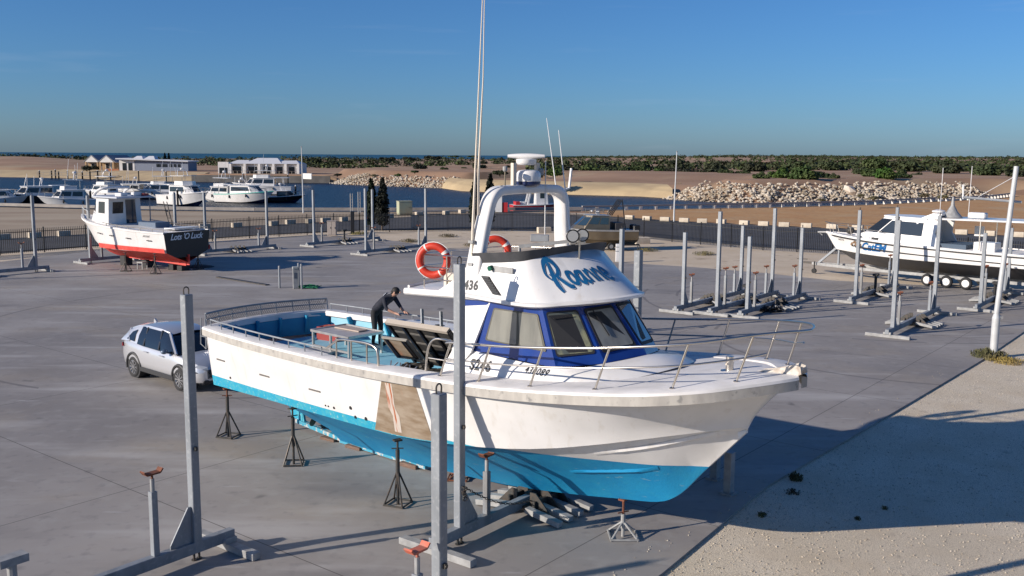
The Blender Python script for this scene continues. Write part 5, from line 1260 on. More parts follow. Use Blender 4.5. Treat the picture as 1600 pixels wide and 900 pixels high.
mb = MB(); mb.prism([(2.20, -.72, .30), (2.20, .72, .30), (2.24, .66, .42), (2.24, -.66, .42)], (.05, 0, 0)); mb.build('lower_bumper', plast, car, smooth=0, bevel=.02)
mb = MB(); mb.prism([(-1.62, -.03, 1.60), (-1.42, -.03, 1.64), (-1.60, -.02, 1.74)], (0, .06, 0)); mb.build('roof_fin', silver, car, smooth=0)

# ================================================================ SMALL YARD THINGS
p = G(462, 451); sp = empty('service_pedestal', p, .3, 'pale service pedestal standing in the open yard beside a green hose', 'pedestal')
mb = MB(); mb.box((0, 0, .52), (.26, .22, 1.04)); mb.build('column', galvw, sp, smooth=0, bevel=.01); mb = MB(); mb.box((0, 0, 1.1), (.30, .26, .14)); mb.build('head', cabinet_m, sp, smooth=0, bevel=.03); mb = MB(); mb.box((0, -.12, .7), (.14, .02, .3)); mb.build('socket_panel', mat('socket_panel', (.08, .10, .13), .4), sp, smooth=0)
for q, lb in (((437, 450), 'slim steel bollard alone left of the service pedestal'), ((467, 450), 'taller slim bollard right behind the service pedestal'), ((471.5, 451.5), 'slim steel bollard by the green hose')):
    b_ = empty('bollard', G(*q), 0, lb, 'bollard', 'slim bollards round the service pedestal'); h = 1.15 if '437' in str(q) else 1.3
    mb = MB(); mb.cyl((0, 0, 0), (0, 0, h), .055, n=12); mb.build('tube', galv, b_); mb = MB(); mb.ball((0, 0, h), (.055, .055, .03), 12, 6); mb.build('cap', galvw, b_)
hs = MB(); rr = random.Random(2); pts = []
for k in range(90): a = k * .42; r_ = .16 + .30 * rr.random(); pts.append((r_ * 1.4 * math.cos(a), r_ * math.sin(a), .03 + .10 * rr.random()))
hs.tube(pts, .022, 5); o = hs.build('garden_hose', green); o.location = G(484, 450); tag(o, 'tangled green hose lying beside the service pedestal', 'hose')
a, b = G(340, 433.5), G(418, 446); mb = MB(); mb.bar((0, 0, .03), b - a + Vector((0, 0, .03)), .26, .05); o = mb.build('steel_channel', dsteel, smooth=0); o.location = a; tag(o, 'dark flat steel channel lying on the concrete behind the car', 'steel channel')
tar = MB(); rr = random.Random(6); rg = []
tar.lathe([(.0, .14), (.25, .13), (.5, .07), (.62, .015)], (0, 0, 0), 14); o = tar.build('cable_heap', mat('dark_cable', (.02, .02, .022), .7, bump=.8, bscale=12)); o.location = G(310, 417); o.scale = (1.6, 1.2, 1); tag(o, 'dark heap of cable lying in the shadow of the white boat with red bottom', 'cable')
hp_ = MB(); rr = random.Random(12)
for k in range(46): hp_.torus((rr.uniform(-.5, .5), rr.uniform(-.3, .3), rr.uniform(.04, .22)), .10, .03, Matrix.Rotation(rr.random() * 6, 3, 'X') @ Matrix.Rotation(rr.random() * 6, 3, 'Z'), 7, 4)
o = hp_.build('chain_heap', blackp); o.location = G(1203, 487); tag(o, 'heap of black chain on the rightmost of the three cradles behind the bow', 'chain')

# flagpole with yardarm on the gravel edge
fp = empty('flagpole', G(1552, 557), 0, 'tall pale flagpole with a crossarm at the edge of the gravel', 'flagpole')
mb = MB(); mb.tube([(0, 0, -.1), (0, 0, 1.4)], .135, 14); mb.tube([(0, 0, 1.4), (.0, 0, 1.55)], [.135, .095], 14); mb.tube([(0, 0, 1.55), (.30, 0, 6.75)], [.095, .082], 14); mb.build('pole', gpole, fp, smooth=60)
mb = MB(); mb.cyl((-1.45, .12, 5.66), (.62, .10, 5.50), .045, n=10); mb.build('yardarm', gpole, fp)
mb = MB(); mb.tube([(.27, 0, 6.4), (-.9, .1, 5.68)], .010, 5); mb.tube([(-1.42, .12, 5.6), (-1.45, .12, 6.1)], .03, 6); mb.build('stay', letters_white, fp)
mb = MB(); mb.box((.1, 0, 1.42), (.2, .18, .1)); mb.build('collar', galvw, fp, smooth=0)
for q, h, lb in (((1053, 346), 7.5, 'tall slim light pole on the dry grass right of the dark aluminium boat'), ((474, 333), 7.8, 'tall slim pole on the near quay in front of the low white house')):
    lp = empty('light_pole', G(*q), 0, lb, 'pole', 'slim poles near the quay'); mb = MB(); mb.tube([(0, 0, 0), (0, 0, 2), (.1 if 'grass' in lb else -.05, 0, h)], [.10, .085, .045], 10); mb.build('pole', gpole, lp); mb = MB(); mb.lathe([(.07, h), (.09, h + .05), (.03, h + .12)], (.1 if 'grass' in lb else -.05, 0, 0), 8); mb.build('cap', galvw, lp)
for x_, h in ((548, 2.4), (560, 2.6)):
    pp = empty('ladder_post', G(x_, 334), 0, 'paired pale posts of a quay ladder left of the cypresses', 'quay ladder', 'quay ladder posts'); mb = MB(); mb.tube([(0, 0, 0), (0, 0, h)], .06, 8); mb.build('post', galvw, pp); mb = MB()
    mb.tube([(.25, 0, 0), (.25, 0, h)], .04, 8); mb.build('post', galvw, pp); mb = MB()
    for k in range(6): mb.tube([(0, 0, .3 + .35 * k), (.25, 0, .3 + .35 * k)], .02, 5)
    mb.build('rung', galvw, pp)

# weeds along the slab edge
def weed(px, py, r, h, n, seed, label, m=leaf_olive):
    q = random.Random(seed); o = MB()
    for k in range(n):
        a = q.uniform(0, 6.28); rr_ = r * q.random() ** .7; b = Vector((rr_ * math.cos(a), rr_ * math.sin(a), 0)); l = h * q.uniform(.4, 1) * (1 - .5 * rr_ / r)
        t = b + Vector((q.uniform(-.4, .4) * l, q.uniform(-.4, .4) * l, l)); w = Vector((math.cos(a + 1.5), math.sin(a + 1.5), 0)) * .014
        o.add([b - w, b + w, t], [(0, 1, 2)])
        c = lerp(b, t, .7); e = Vector((q.uniform(-1, 1), q.uniform(-1, 1), .3)).normalized() * .05; o.add([c - w, c + e, t + e * .6, c + w], [(0, 1, 2, 3)])
    k = o.build('weed_tuft', m, smooth=0, fix=False); p = G(px, py, -.05); k.location = p; tag(k, label, 'weed')
weed(1545, 559, .62, .42, 620, 1, 'green weed tuft at the foot of the tall flagpole', leafmat('green_weed', (.09, .10, .03), (.15, .14, .05), (.22, .17, .07)))
weed(1574, 566, .60, .22, 360, 2, 'dry brown weed tuft right of the flagpole foot', leafmat('dry_weed', (.16, .11, .05), (.24, .17, .08), (.28, .2, .11)))
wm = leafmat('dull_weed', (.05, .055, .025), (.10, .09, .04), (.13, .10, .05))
weed(1243, 750, .14, .22, 130, 3, 'small weed at the slab edge in the big boat shadow', wm); weed(1238, 770, .17, .08, 60, 4, 'flat weed patch on the shaded gravel near the slab edge', wm); weed(1190, 806, .11, .08, 50, 5, 'tiny weed by the slab edge below the bow pillars', wm); weed(1382, 795, .07, .07, 30, 6, 'dot of dark weed on the shaded gravel, rightmost one', wm); weed(1340, 812, .08, .07, 36, 7, 'low dark weed near the lower edge of the shadow on the gravel', wm)
for k, (x_, y_) in enumerate(((640, 378), (560, 366), (740, 384), (1010, 392), (1100, 398), (700, 370), (880, 372))): weed(x_, y_, .9, .35, 260, 20 + k, ['dry tuft on the sand strip right of the cypresses', 'dry tuft at the fence corner', 'dry tuft on the sand strip below the green shed', 'dry tuft on the sand under the dark boat trailer', 'dry tuft on the sand right of the dark boat', 'dry tuft at the fence foot left of the radar arch', 'dry tuft at the fence foot inside the radar arch'][k])
# loose stones on the gravel
rr = random.Random(17); mb = MB()
for k in range(9000):
    t = rr.random() ** 1.6; y = 12 + 24 * t; x = y * rr.uniform(.0, .62)
    # keep to the gravel side of the slab edge
    if (x - 5.55) * (-.783) + (y - 19.92) * .622 > rr.choice((-.12, -.1, .02, .12, .3)): continue
    rock(mb, (x, y, (-.045 if (x - 5.55) * (-.783) + (y - 19.92) * .622 < -.02 else .004)), rr.uniform(.007, .022), rr)
o = mb.build('loose_gravel', mat('loose_stone', (.52, .46, .37), .9, col2=(.30, .25, .19), scale=3), smooth=0, fix=False); tag(o, 'loose limestone chips scattered over the gravel beside the slab', 'gravel', kind='stuff')

# ---------------------------------------------------------------- fence
def fence(label, pts, H=1.75):
    P = [G(*q, -.06) for q in pts]; root = empty('palisade_fence', P[0], 0, label, 'fence', 'black steel yard fence')
    for i in range(len(P) - 1):
        a, b = P[i] - P[0], P[i + 1] - P[0]; L = (b - a).length; n_ = max(1, round(L / 3.0))
        for k in range(n_):
            c = lerp(a, b, k / n_); d = lerp(a, b, (k + 1) / n_)
            mb = MB(); mb.bar(c, c + Vector((0, 0, H + .08)), .075, .075, (0, 1, 0)); mb.build('fence_post', fencem, root, smooth=0)
            mb = MB(); mb.bar(c + Vector((0, 0, .22)), d + Vector((0, 0, .22)), .035, .045); mb.bar(c + Vector((0, 0, H - .22)), d + Vector((0, 0, H - .22)), .035, .045)
            m = int((d - c).length / .135)
            for j in range(1, m): e = lerp(c, d, j / m); mb.bar(e + Vector((0, 0, .08)), e + Vector((0, 0, H)), .03, .03, (0, 1, 0))
            mb.build('picket_panel', fencem, root, smooth=0, fix=False)
    c = P[-1] - P[0]; mb = MB(); mb.bar(c, c + Vector((0, 0, H + .08)), .075, .075, (0, 1, 0)); mb.build('fence_post', fencem, root, smooth=0)
fence('black picket fence running from the left edge to the corner by the cypresses', ((-120, 409), (0, 399), (135, 389.5), (270, 381), (390, 372.5), (480, 367), (562, 363.5)))
fence('black picket fence running behind the radar arch from the corner to the dark boat', ((562, 363.5), (700, 361), (800, 361), (900, 363), (965, 368)))
fence('black picket fence running from the dark boat to the white trailer boat', ((965, 368), (1050, 378), (1192, 391), (1300, 397), (1450, 408), (1640, 423)))
mb = MB(); p = G(551, 365); mb.box((0, 0, 1.0), (.32, .25, 2.0)); o = mb.build('gate_post', blackp, smooth=0, bevel=.02); o.location = p; tag(o, 'thick black gate post at the fence corner left of the cypresses', 'gate post')
def cabinet(name, q, d, m, label, rz=0, doors=2, z=0.0):
    r_ = empty(name, G(*q, z), rz, label, 'cabinet'); mb = MB(); mb.box((0, 0, d[2] / 2), d); mb.build('housing', m, r_, smooth=0, bevel=.02)
    for k in range(doors):
        w = d[0] / doors; mb = MB(); mb.box((-d[0] / 2 + w * (k + .5), -d[1] / 2 - .01, d[2] * .52), (w * .92, .02, d[2] * .86)); dd = mb.build('door', m, r_, smooth=0); mb = MB(); mb.box((-d[0] / 2 + w * (k + .5) + w * .3, -d[1] / 2 - .03, d[2] * .55), (.03, .03, .14)); mb.build('handle', blackp, dd, smooth=0)
    mb = MB(); mb.box((0, 0, d[2] + .02), (d[0] + .08, d[1] + .08, .05)); mb.build('roof', m, r_, smooth=0)
cabinet('electric_cabinet', (519, 368), (.75, .5, 1.25), cabtan, 'tan electrical cabinet at the slab edge by the fence corner')
cabinet('electric_cabinet', (649, 357.5), (.75, .5, 1.25), cabinet_m, 'grey-blue electrical cabinet behind the fence right of the cypresses', doors=1)
cabinet('storage_shed', (632, 335), (1.6, 1.3, 1.55), shedm, 'small sage green cladded shed on the quay', .35, 1)

# ---------------------------------------------------------------- limestone blocks and quay barrier
def block_proto():
    mb = MB(); mb.box((0, 0, .22), (1.05, .42, .46)); return mb.build('limestone_block', lime, smooth=0, bevel=.02)
bp0 = block_proto(); first = True
row1 = [(5, 374), (54, 371), (100, 368.5), (150, 365.5), (205, 362), (265, 359.5), (320, 357), (370, 355), (427, 352.5), (454, 350), (485, 348.5), (509, 347), (537, 345.5), (608, 340.5), (655, 337), (697, 335), (722, 333)]
row2 = [(984, 342.5), (1011, 344), (1039, 345.5), (1069, 347), (1097, 348), (1127, 349), (1163, 351), (1193, 352.5), (1225, 354), (1260, 355.5), (1300, 357), (1340, 359), (1385, 361), (1430, 363), (1502, 366), (1545, 368), (1590, 370)]
for row, lb, gr in ((row1, 'pale limestone block on the far side of the road behind the left fence', 'limestone blocks along the left road'), (row2, 'pale limestone block on the dry grass side of the road, right half', 'limestone blocks along the right road')):
    for i, q in enumerate(row):
        o = bp0 if first else dup(bp0); first = False; p = G(*q, -.05); o.location = p
        j = min(i, len(row) - 2); d = G(*row[j + 1], 0) - G(*row[j], 0); o.rotation_euler = (0, 0, math.atan2(d.y, d.x) + rnd.uniform(-.15, .15)); tag(o, lb, 'stone block', gr)
nm = [(888, 378), (1004, 382)]
for q, lb in (((1003, 381), 'pale limestone block on the sand behind the stern of the dark boat'), ((850, 364), 'long low limestone block at the fence foot inside the radar arch')):
    o = dup(bp0); o.location = G(*q, -.06); o.rotation_euler = (0, 0, .3); tag(o, lb, 'stone block'); o['group'] = 'limestone blocks in the yard'; o.scale = (1.2, 1.2, 1.2)
p0 = None; mb = MB(); mb.box((0, 0, .2), (.34, .34, .5)); kb = mb.build('barrier_block', mat('white_barrier_block', (.66, .63, .57), .8), smooth=0, bevel=.02); firstk = True
BQ = [Vector((x, y, 0)) for x, y in ((9, 124.5), (17.1, 128.2), (36.5, 136.4), (53.8, 146), (69, 158.6), (84, 170), (96, 185))]
rl = MB()
for i in range(len(BQ) - 1):
    L = (BQ[i + 1] - BQ[i]).length; n_ = max(1, round(L / 2.35)); rl.bar(BQ[i] + Vector((0, 0, .52)), BQ[i + 1] + Vector((0, 0, .52)), .26, .22)
    for k in range(n_):
        o = kb if firstk else dup(kb); firstk = False; o.location = lerp(BQ[i], BQ[i + 1], k / n_) + Vector((0, 0, -.05)); o.rotation_euler = (0, 0, math.atan2((BQ[i + 1] - BQ[i]).y, (BQ[i + 1] - BQ[i]).x)); tag(o, 'small white block carrying the barrier rail along the right quay', 'barrier block', 'white barrier blocks along the quay')
o = rl.build('barrier_rail', mat('grey_barrier_rail', (.30, .29, .28), .8), smooth=0); tag(o, 'long low grey barrier rail on white blocks along the right quay', 'barrier')
rl = MB(); LQ = [Vector((x, y, 0)) for x, y in ((-100, 133), (-66.9, 124.6), (-48.1, 119.7), (-31.5, 117.7), (-15, 119.7), (0, 122.5), (9, 124.5))]
for i in range(len(LQ) - 1): rl.bar(LQ[i] + Vector((0, 0, .28)), LQ[i + 1] + Vector((0, 0, .28)), .5, .36)
o = rl.build('quay_kerb', mat('pale_quay_kerb', (.34, .31, .28), .85, col2=(.24, .22, .2), scale=.8), smooth=0); tag(o, 'low pale kerb along the left part of the near quay', 'kerb')
# ================================================================ OTHER BOATS
def simple_hull(root, L, B, zst, zbw, zk, zc, mtop, mbot, flare=.86, rake=.10, stripe=None, full_=2.6, deck=None, deck_in=.08, mtr=None, cr=.42, kp=3.2):
    """hull from stern x=0 to bow x=L; returns sheer function (x -> half beam, z)"""
    ts = [0, .08, .18, .3, .42, .54, .65, .74, .82, .88, .93, .97, 1.0]
    def sh(t): return (B / 2 * (.93 + .07 * min(1, t * 3)) * max(0, 1 - max(0, (t - .42) / .58) ** full_) , zst + (zbw - zst) * t ** 1.9)
    def ring(t):
        b, z = sh(t); w = max(0, (t - .5) / .5); bc = b * (flare - .34 * w ** 1.5); c = zc + (zbw - zc) * cr * w ** 2; k = zk + (c - zk) * w ** kp
        if t >= 1: b = .03; bc = .02; k = c - .02
        xc = L * (1 - rake) * t; xs = xc + L * rake * t ** 2; xk = xc - L * .02 * w
        return [(xk, .02, k), (xk * .5 + xc * .5, bc * .55, k + (c - k) * .5), (xc, bc, c), (xc, bc + .02, c + .05)] + [(xc + (xs - xc) * q, bc + (b - bc) * q ** (1 + .6 * w), c + (z - c) * q) for q in (.3, .6, .85, 1)]
    rg = [ring(t) for t in ts]; n = len(rg[0])
    for nme, i0, i1, m in (('topsides', 2, n - 1, mtop), ('bottom', 0, 2, mbot)):
        mb = MB()
        for sd in (-1, 1): mb.loft([[(x, sd * y, z) for x, y, z in r[i0:i1 + 1]] for r in rg], False)
        if nme == 'bottom' and not mtr: pass
        mb.build(nme, m, root, smooth=35)
    r = rg[0]; mb = MB(); mb.poly([(x, y, z) for x, y, z in r[1:]] + [(x, -y, z) for x, y, z in r[:0:-1]]); mb.build('transom', mtr or mtop, root, smooth=0)
    def edge(x):
        t = min(1, max(0, x / L)); t0, t1 = 0, 1
        for _ in range(30):
            tm = (t0 + t1) / 2; xx = L * (1 - rake) * tm + L * rake * tm ** 2
            if xx < x: t0 = tm
            else: t1 = tm
        b, z = sh(t0); return max(b, .03), z
    mb = MB(); xs = [L * k / 16 for k in range(17)]; rr_ = []
    for x in xs:
        b, z = edge(x); rr_.append([(x, -max(b - deck_in, .0), z - .03), (x, 0, z - .0), (x, max(b - deck_in, .0), z - .03)])
    mb.loft(rr_, False); mb.build('deck', deck or wdeck, root, smooth=30)
    for sd in (-1, 1):
        mb = MB(); mb.loft([[(x, sd * (edge(x)[0] + .025), edge(x)[1] - .09), (x, sd * (edge(x)[0] + .03), edge(x)[1] + .02), (x, sd * max(edge(x)[0] - .12, 0), edge(x)[1] + .03), (x, sd * max(edge(x)[0] - .12, 0), edge(x)[1] - .05)] for x in xs], True, False, True); mb.build('gunwale', stripe or wdeck, root, smooth=30)
    return edge
def house(root, B, T, m, wins, name='cabin', roof=None, rt_=.08, over=.12, g=None):
    """cabin from a bottom ring and a top ring; wins = (facet, s0, s1, t0, t1)"""
    mb = MB(); n = len(B)
    for i in range(n): mb.add([B[i], B[(i + 1) % n], T[(i + 1) % n], T[i]], [(0, 1, 2, 3)])
    mb.poly(T); cb = mb.build(name, m, root, smooth=0)
    cen = sum((Vector(p) for p in B + T), Vector()) / (2 * n)
    for i, s0, s1, t0, t1 in wins:
        P = [Vector(q) for q in (B[i], B[(i + 1) % n], T[(i + 1) % n], T[i])]; nn = (P[1] - P[0]).cross(P[3] - P[0]).normalized(); nn = nn if nn.dot((P[0] + P[2]) / 2 - cen) > 0 else -nn
        mb = MB(); mb.prism([patch(P, a, b) + nn * .005 for a, b in ((s0, t0), (s1, t0), (s1, t1), (s0, t1))], nn * .012); mb.build('window', g or glass, cb, smooth=0)
    if roof:
        cx = sum(p[0] for p in T) / n; mb = MB(); mb.prism([(cx + (p[0] - cx) * (1 + over), p[1] * (1 + over), p[2] + .01) for p in T], (0, 0, rt_)); mb.build('roof', roof, root, smooth=0, bevel=.02)
    return cb
def tubes(name, root, lines, r, m=steel, n=6):
    mb = MB()
    for l in lines: mb.tube(l, r, n)
    return mb.build(name, m, root)

# ---- white boat with red bottom and black transom, far left of the yard
LK = empty('fishing_boat', (-19.45, 57.3, 0), R(150), 'white fishing boat with bright red bottom and black lettered transom on stands at the left', 'boat')
ed = simple_hull(LK, 9.7, 3.75, 2.38, 3.05, .52, 1.18, white, redaf, .90, .09, None, 2.9, None, .1, mtr=blackp)
mb = MB()
for sd in (-1, 1): mb.loft([[(x, sd * (1.70 * (1 - max(0, (x / 9.2 - .42) / .58) ** 2.9) - .02 + .02), 1.18 + .0 + .10 * (x / 9) ** 2), (x, sd * (1.735 * (1 - max(0, (x / 9.2 - .42) / .58) ** 2.9) + .02), 1.44 + .16 * (x / 9) ** 2)] for x in [-.0 + .5 * k for k in range(13)]], False)
mb.build('boot_stripe', redaf, LK, smooth=30)
mb = MB(); mb.prism([(.15, -.06, .30), (.15, -.06, .62), (1.3, -.06, .95), (5.5, -.06, .75), (5.5, -.06, .50), (1.3, -.06, .36)], (0, .12, 0)); mb.build('skeg', redaf, LK, smooth=0)
mb = MB(); mb.prism([(-.12, -.03, .36), (-.12, -.03, 1.0), (.2, -.03, 1.0), (.12, -.03, .36)], (0, .06, 0)); mb.build('rudder', redaf, LK, smooth=0)
mb = MB()
for k in range(4): a = k * math.pi / 2; mb.bar((.5, .08 * math.cos(a), .75 + .08 * math.sin(a)), (.5, .26 * math.cos(a), .75 + .26 * math.sin(a)), .14, .03)
mb.build('propeller', dsteel, LK, smooth=0)
text('name_lettering', "Lots 'O Luck", .50, letters_white, LK, (-.014, .02, 1.93), (0, -1, .0), (0, 0, 1), .35, .012, .92, off=.006, center=True)
text_cast('registration_number', 'AP2036T', .16, letters_black, LK, (1.75, 1.8, 2.07), (-1, 0, 0), (0, 0, 1), (0, -1, 0), [c for c in kids(LK) if c.name.startswith('topsides')], 0, 0, 1, off=.01)
cbB = [(5.5, -1.25, 2.4), (5.5, 1.25, 2.4), (6.75, 1.25, 2.5), (7.75, .75, 2.75), (7.95, 0, 2.8), (7.75, -.75, 2.75), (6.75, -1.25, 2.5)]
cbT = [(5.5, -1.15, 4.22), (5.5, 1.15, 4.22), (6.65, 1.15, 4.22), (7.25, .65, 4.22), (7.35, 0, 4.22), (7.25, -.65, 4.22), (6.65, -1.15, 4.22)]
shade = mat('cabin_grey_white', (.62, .62, .62), .5)
house(LK, cbB, cbT, white, [(1, .30, .78, .48, .88), (2, .12, .88, .48, .88), (3, .1, .9, .45, .88), (4, .1, .9, .45, .88), (5, .1, .9, .45, .88), (6, .2, .8, .5, .88)], 'cabin')
mb = MB(); mb.prism([(5.494, .92, 3.28), (5.494, .15, 3.28), (5.494, .10, 3.98), (5.494, .86, 3.98)], (-.012, 0, 0)); mb.build('aft_window', glass, LK, smooth=0)
mb = MB(); mb.prism([(5.494, -.08, 2.5), (5.494, -.85, 2.5), (5.494, -.75, 4.1), (5.494, -.05, 4.1)], (-.012, 0, 0)); mb.build('doorway', dglass, LK, smooth=0)
mb = MB(); mb.prism([(4.55, -1.30, 4.23), (4.55, 1.30, 4.23), (6.9, 1.28, 4.25), (7.5, .7, 4.25), (7.6, 0, 4.25), (7.5, -.7, 4.25), (6.9, -1.28, 4.25)], (0, 0, .10)); mb.build('roof', mat('pale_blue_grey_roof', (.46, .49, .54), .5), LK, smooth=0, bevel=.02)
mb = MB()
mb.tube(resample([(7.0, 1.1, 4.3), (6.7, 1.05, 4.62), (6.2, .9, 4.82), (6.0, 0, 4.86), (6.2, -.9, 4.82), (6.7, -1.05, 4.62), (7.0, -1.1, 4.3)], 4), .09, 8); mb.build('roof_arch', white, LK)
mb = MB(); mb.box((5.4, .3, 4.44), (.6, .5, .2)); mb.box((5.0, -.5, 4.46), (.3, .6, .22)); mb.build('roof_locker', white, LK, smooth=0, bevel=.03); mb = MB(); mb.box((4.85, -.95, 4.42), (.4, .4, .14)); mb.build('red_box', redc, LK, smooth=0)
for y in (-1.2,): tubes('roof_strut', LK, [[(4.65, y, 2.45), (4.65, y, 4.24)]], .035, galvw)
mb = MB(); mb.box((3.6, -.6, 2.55), (1.6, 1.1, .45)); mb.build('engine_box', mat('slate_box', (.10, .14, .20), .6), LK, smooth=0, bevel=.03)
mb = MB(); mb.box((1.0, -.5, 2.5), (.9, 1.9, .10)); mb.build('bait_table', white, LK, smooth=0)
tubes('rail', LK, [[(x, sd * (ed(x)[0] - .08), ed(x)[1] + .17) for x in (.1, 1.5, 3, 4.5, 5.4)] for sd in (-1, 1)] + [[(x, sd * (ed(x)[0] - .08), ed(x)[1]), (x, sd * (ed(x)[0] - .08), ed(x)[1] + .17)] for x in (.1, 1, 2, 3, 4, 5) for sd in (-1, 1)] + [[(.08, -1.6, 2.56), (.08, 1.6, 2.56)]], .022)
tubes('bow_rail', LK, [[(x, sd * max(ed(x)[0] - .1, .1), ed(x)[1] + .62) for x in (7.2, 8.0, 8.8, 9.4)] for sd in (-1, 1)] + [[(x, sd * max(ed(x)[0] - .1, .1), ed(x)[1]), (x, sd * max(ed(x)[0] - .1, .1), ed(x)[1] + .62)] for x in (7.2, 8.2, 9.3) for sd in (-1, 1)], .022, gpole)
tubes('gaff_rack', LK, [[(2.6, -1.2, 2.4), (3.2, -1.3, 4.0)], [(2.9, -1.2, 2.4), (3.5, -1.3, 4.0)], [(2.75, -1.2, 3.0), (3.05, -1.2, 3.0)], [(2.9, -1.25, 3.4), (3.2, -1.25, 3.4)]], .03, dsteel)
mb = MB()
for x in (1.15, 1.35, 2.9, 3.1, 4.4, 4.6, 5.6, 5.8): b, z = ed(x); mb.bar((x - .08, b * .985 + .0, z - .52), (x + .08, b * .985, z - .52), .05, .05)
mb.build('scupper', blackp, LK, smooth=0)
for q, h, lb in (((243, 428), 1.2, 'tripod stand under the near stern corner of the boat with red bottom'), ((197, 424), 1.15, 'tripod stand amidships under the boat with red bottom'), ((310, 421), 1.25, 'tripod stand in shadow under the far stern corner of the boat with red bottom')):
    jack(G(*q), .3, h, lb, head=dsteel, R0=.34, grp='tripod stands under the boat with red bottom')
def lk(x, y): return LK.location + Matrix.Rotation(R(150), 3, 'Z') @ Vector((x, y, 0))
for x, h, lb in ((.45, .3, 'dark timber block below the red skeg, at the stern end'), (1.2, .34, 'dark timber block below the red skeg, second from the stern'), (3.6, .46, 'dark timber block under the middle of the red keel'), (5.6, .62, 'dark tall timber block under the forward part of the red keel')):
    mb = MB(); mb.box((0, 0, h / 2), (.42, .6, h)); o = mb.build('keel_block', blackr, smooth=0, bevel=.01); o.location = lk(x, 0); o.rotation_euler = (0, 0, R(150)); tag(o, lb, 'timber block', 'blocks under the red keel')
mb = MB(); mb.box((0, 0, .42), (.5, .4, .06)); 
st = empty('step_stool', lk(3.0, .9), R(150), 'small step stool beside the red keel', 'stool'); mb.build('seat', galvw, st, smooth=0)
for x in (-.22, .22):
    for y in (-.17, .17): mb = MB(); mb.bar((x, y, 0), (x, y, .42), .04); mb.build('leg', galvw, st, smooth=0)

# ---- white trailer boat with charcoal bottom and blue lettering
TD = Vector((-.695, .72, 0)).normalized(); THD = math.atan2(TD.y, TD.x); TS = Vector((28.0, 49.2, 0))
TB = empty('cabin_cruiser', TS, THD, 'long white cabin cruiser with charcoal bottom and slanted blue lettering, sitting on a trailer', 'boat')
ed = simple_hull(TB, 12.8, 3.5, 2.12, 2.56, .68, 1.42, white, charc, .95, .055, white, 3.2, None, .1, cr=.10, kp=5.5)
for z0, z1, nm_ in ((.10, .14, 'upper_rubbing_line'), (.46, .52, 'lower_rubbing_line')):
    mb = MB()
    for sd in (-1, 1): mb.tube([(x, sd * (ed(x)[0] * (1 - .09 * (z1 if x < 9 else z1 * (1 + (x - 9) * .35))) + .03), ed(x)[1] - z1) for x in [.1 + .55 * k for k in range(20 if z0 > .2 else 23)]], .032, 6)
    mb.build(nm_, blackr, TB)
hull_t = [c for c in kids(TB) if c.name.startswith('topsides')]
text_cast('name_lettering', 'CatEM', .62, letters_bright, TB, (10.0, 1.4, 1.72), (-1, 0, 0), (0, 0, 1), (0, -1, 0), hull_t, .35, .025, .95, off=.012)
text_cast('registration_number', 'WE776', .16, letters_black, TB, (11.75, 1, 2.12), (-1, 0, 0), (0, 0, 1), (0, -1, 0), hull_t, 0, 0, 1, off=.012)
em = MB(); rr5 = random.Random(3)
tr5 = BVHTree.FromPolygons([v.co.copy() for v in hull_t[0].data.vertices], [tuple(p.vertices) for p in hull_t[0].data.polygons])
for k in range(26):
    a = rr5.uniform(0, 6.28); q = rr5.random(); x5, z5 = 10.35 + .42 * q * math.cos(a), 2.0 + .17 * q * math.sin(a); r5 = rr5.uniform(.02, .07); pts = []
    for j in range(7):
        t5 = j * .9; h5 = tr5.ray_cast(Vector((x5 + r5 * 1.5 * math.cos(t5), 4, z5 + r5 * math.sin(t5))), Vector((0, -1, 0)))[0]
        if h5: pts.append(h5 + Vector((0, .006 + .001 * k, 0)))
    if len(pts) == 7: em.poly(pts)
em.build('painted_emblem', mat('brown_emblem_paint', (.34, .20, .11), .5, col2=(.08, .07, .06), scale=9, lo=.45, hi=.55), TB, smooth=0, fix=False)
cB = [(6.2, 1.30, 2.15), (9.2, 1.28, 2.3), (10.7, .55, 2.5), (10.8, 0, 2.5), (10.7, -.55, 2.5), (9.2, -1.28, 2.3), (6.2, -1.30, 2.15)]
cM = [(6.3, 1.26, 2.62), (9.1, 1.2, 2.72), (10.0, .7, 2.74), (10.1, 0, 2.75), (10.0, -.7, 2.74), (9.1, -1.2, 2.72), (6.3, -1.26, 2.62)]
cT = [(6.3, 1.12, 3.62), (8.1, 1.08, 3.66), (8.9, .6, 3.66), (9.0, 0, 3.66), (8.9, -.6, 3.66), (8.1, -1.08, 3.66), (6.3, -1.12, 3.62)]
house(TB, cB, cM, white, [], 'coachroof')
house(TB, cM, cT, white, [(0, .06, .98, .10, .84), (1, .03, .97, .08, .90), (2, .04, .96, .08, .90), (3, .04, .96, .08, .90), (4, .03, .97, .08, .9), (5, .03, .94, .1, .84)], 'cabin', white, .10, .05)
mb = MB()
for sd in (-1, 1): mb.prism([(5.4, sd * 1.28, 2.2), (6.4, sd * 1.28, 2.2), (6.9, sd * 1.14, 3.6), (6.0, sd * 1.05, 4.02), (5.6, sd * 1.05, 3.95), (5.6, sd * 1.1, 3.7), (5.75, sd * 1.2, 2.9)], (0, -sd * .10, 0))
mb.prism([(6.0, -1.05, 3.92), (5.5, -1.05, 3.9), (5.5, 1.05, 3.9), (6.0, 1.05, 3.92)], (0, 0, .10)); mb.build('targa_arch', white, TB, smooth=0, bevel=.02)
mb = MB(); mb.prism([(5.9, -1.25, 3.68), (5.9, 1.25, 3.68), (.9, 1.3, 3.74), (.9, -1.3, 3.74)], (0, 0, .09)); mb.build('hardtop', white, TB, smooth=0, bevel=.02)
for x in (1.0, 3.4):
    for y in (-1.2, 1.2): tubes('hardtop_post', TB, [[(x, y, 2.1), (x, y, 3.72)]], .035, steel)
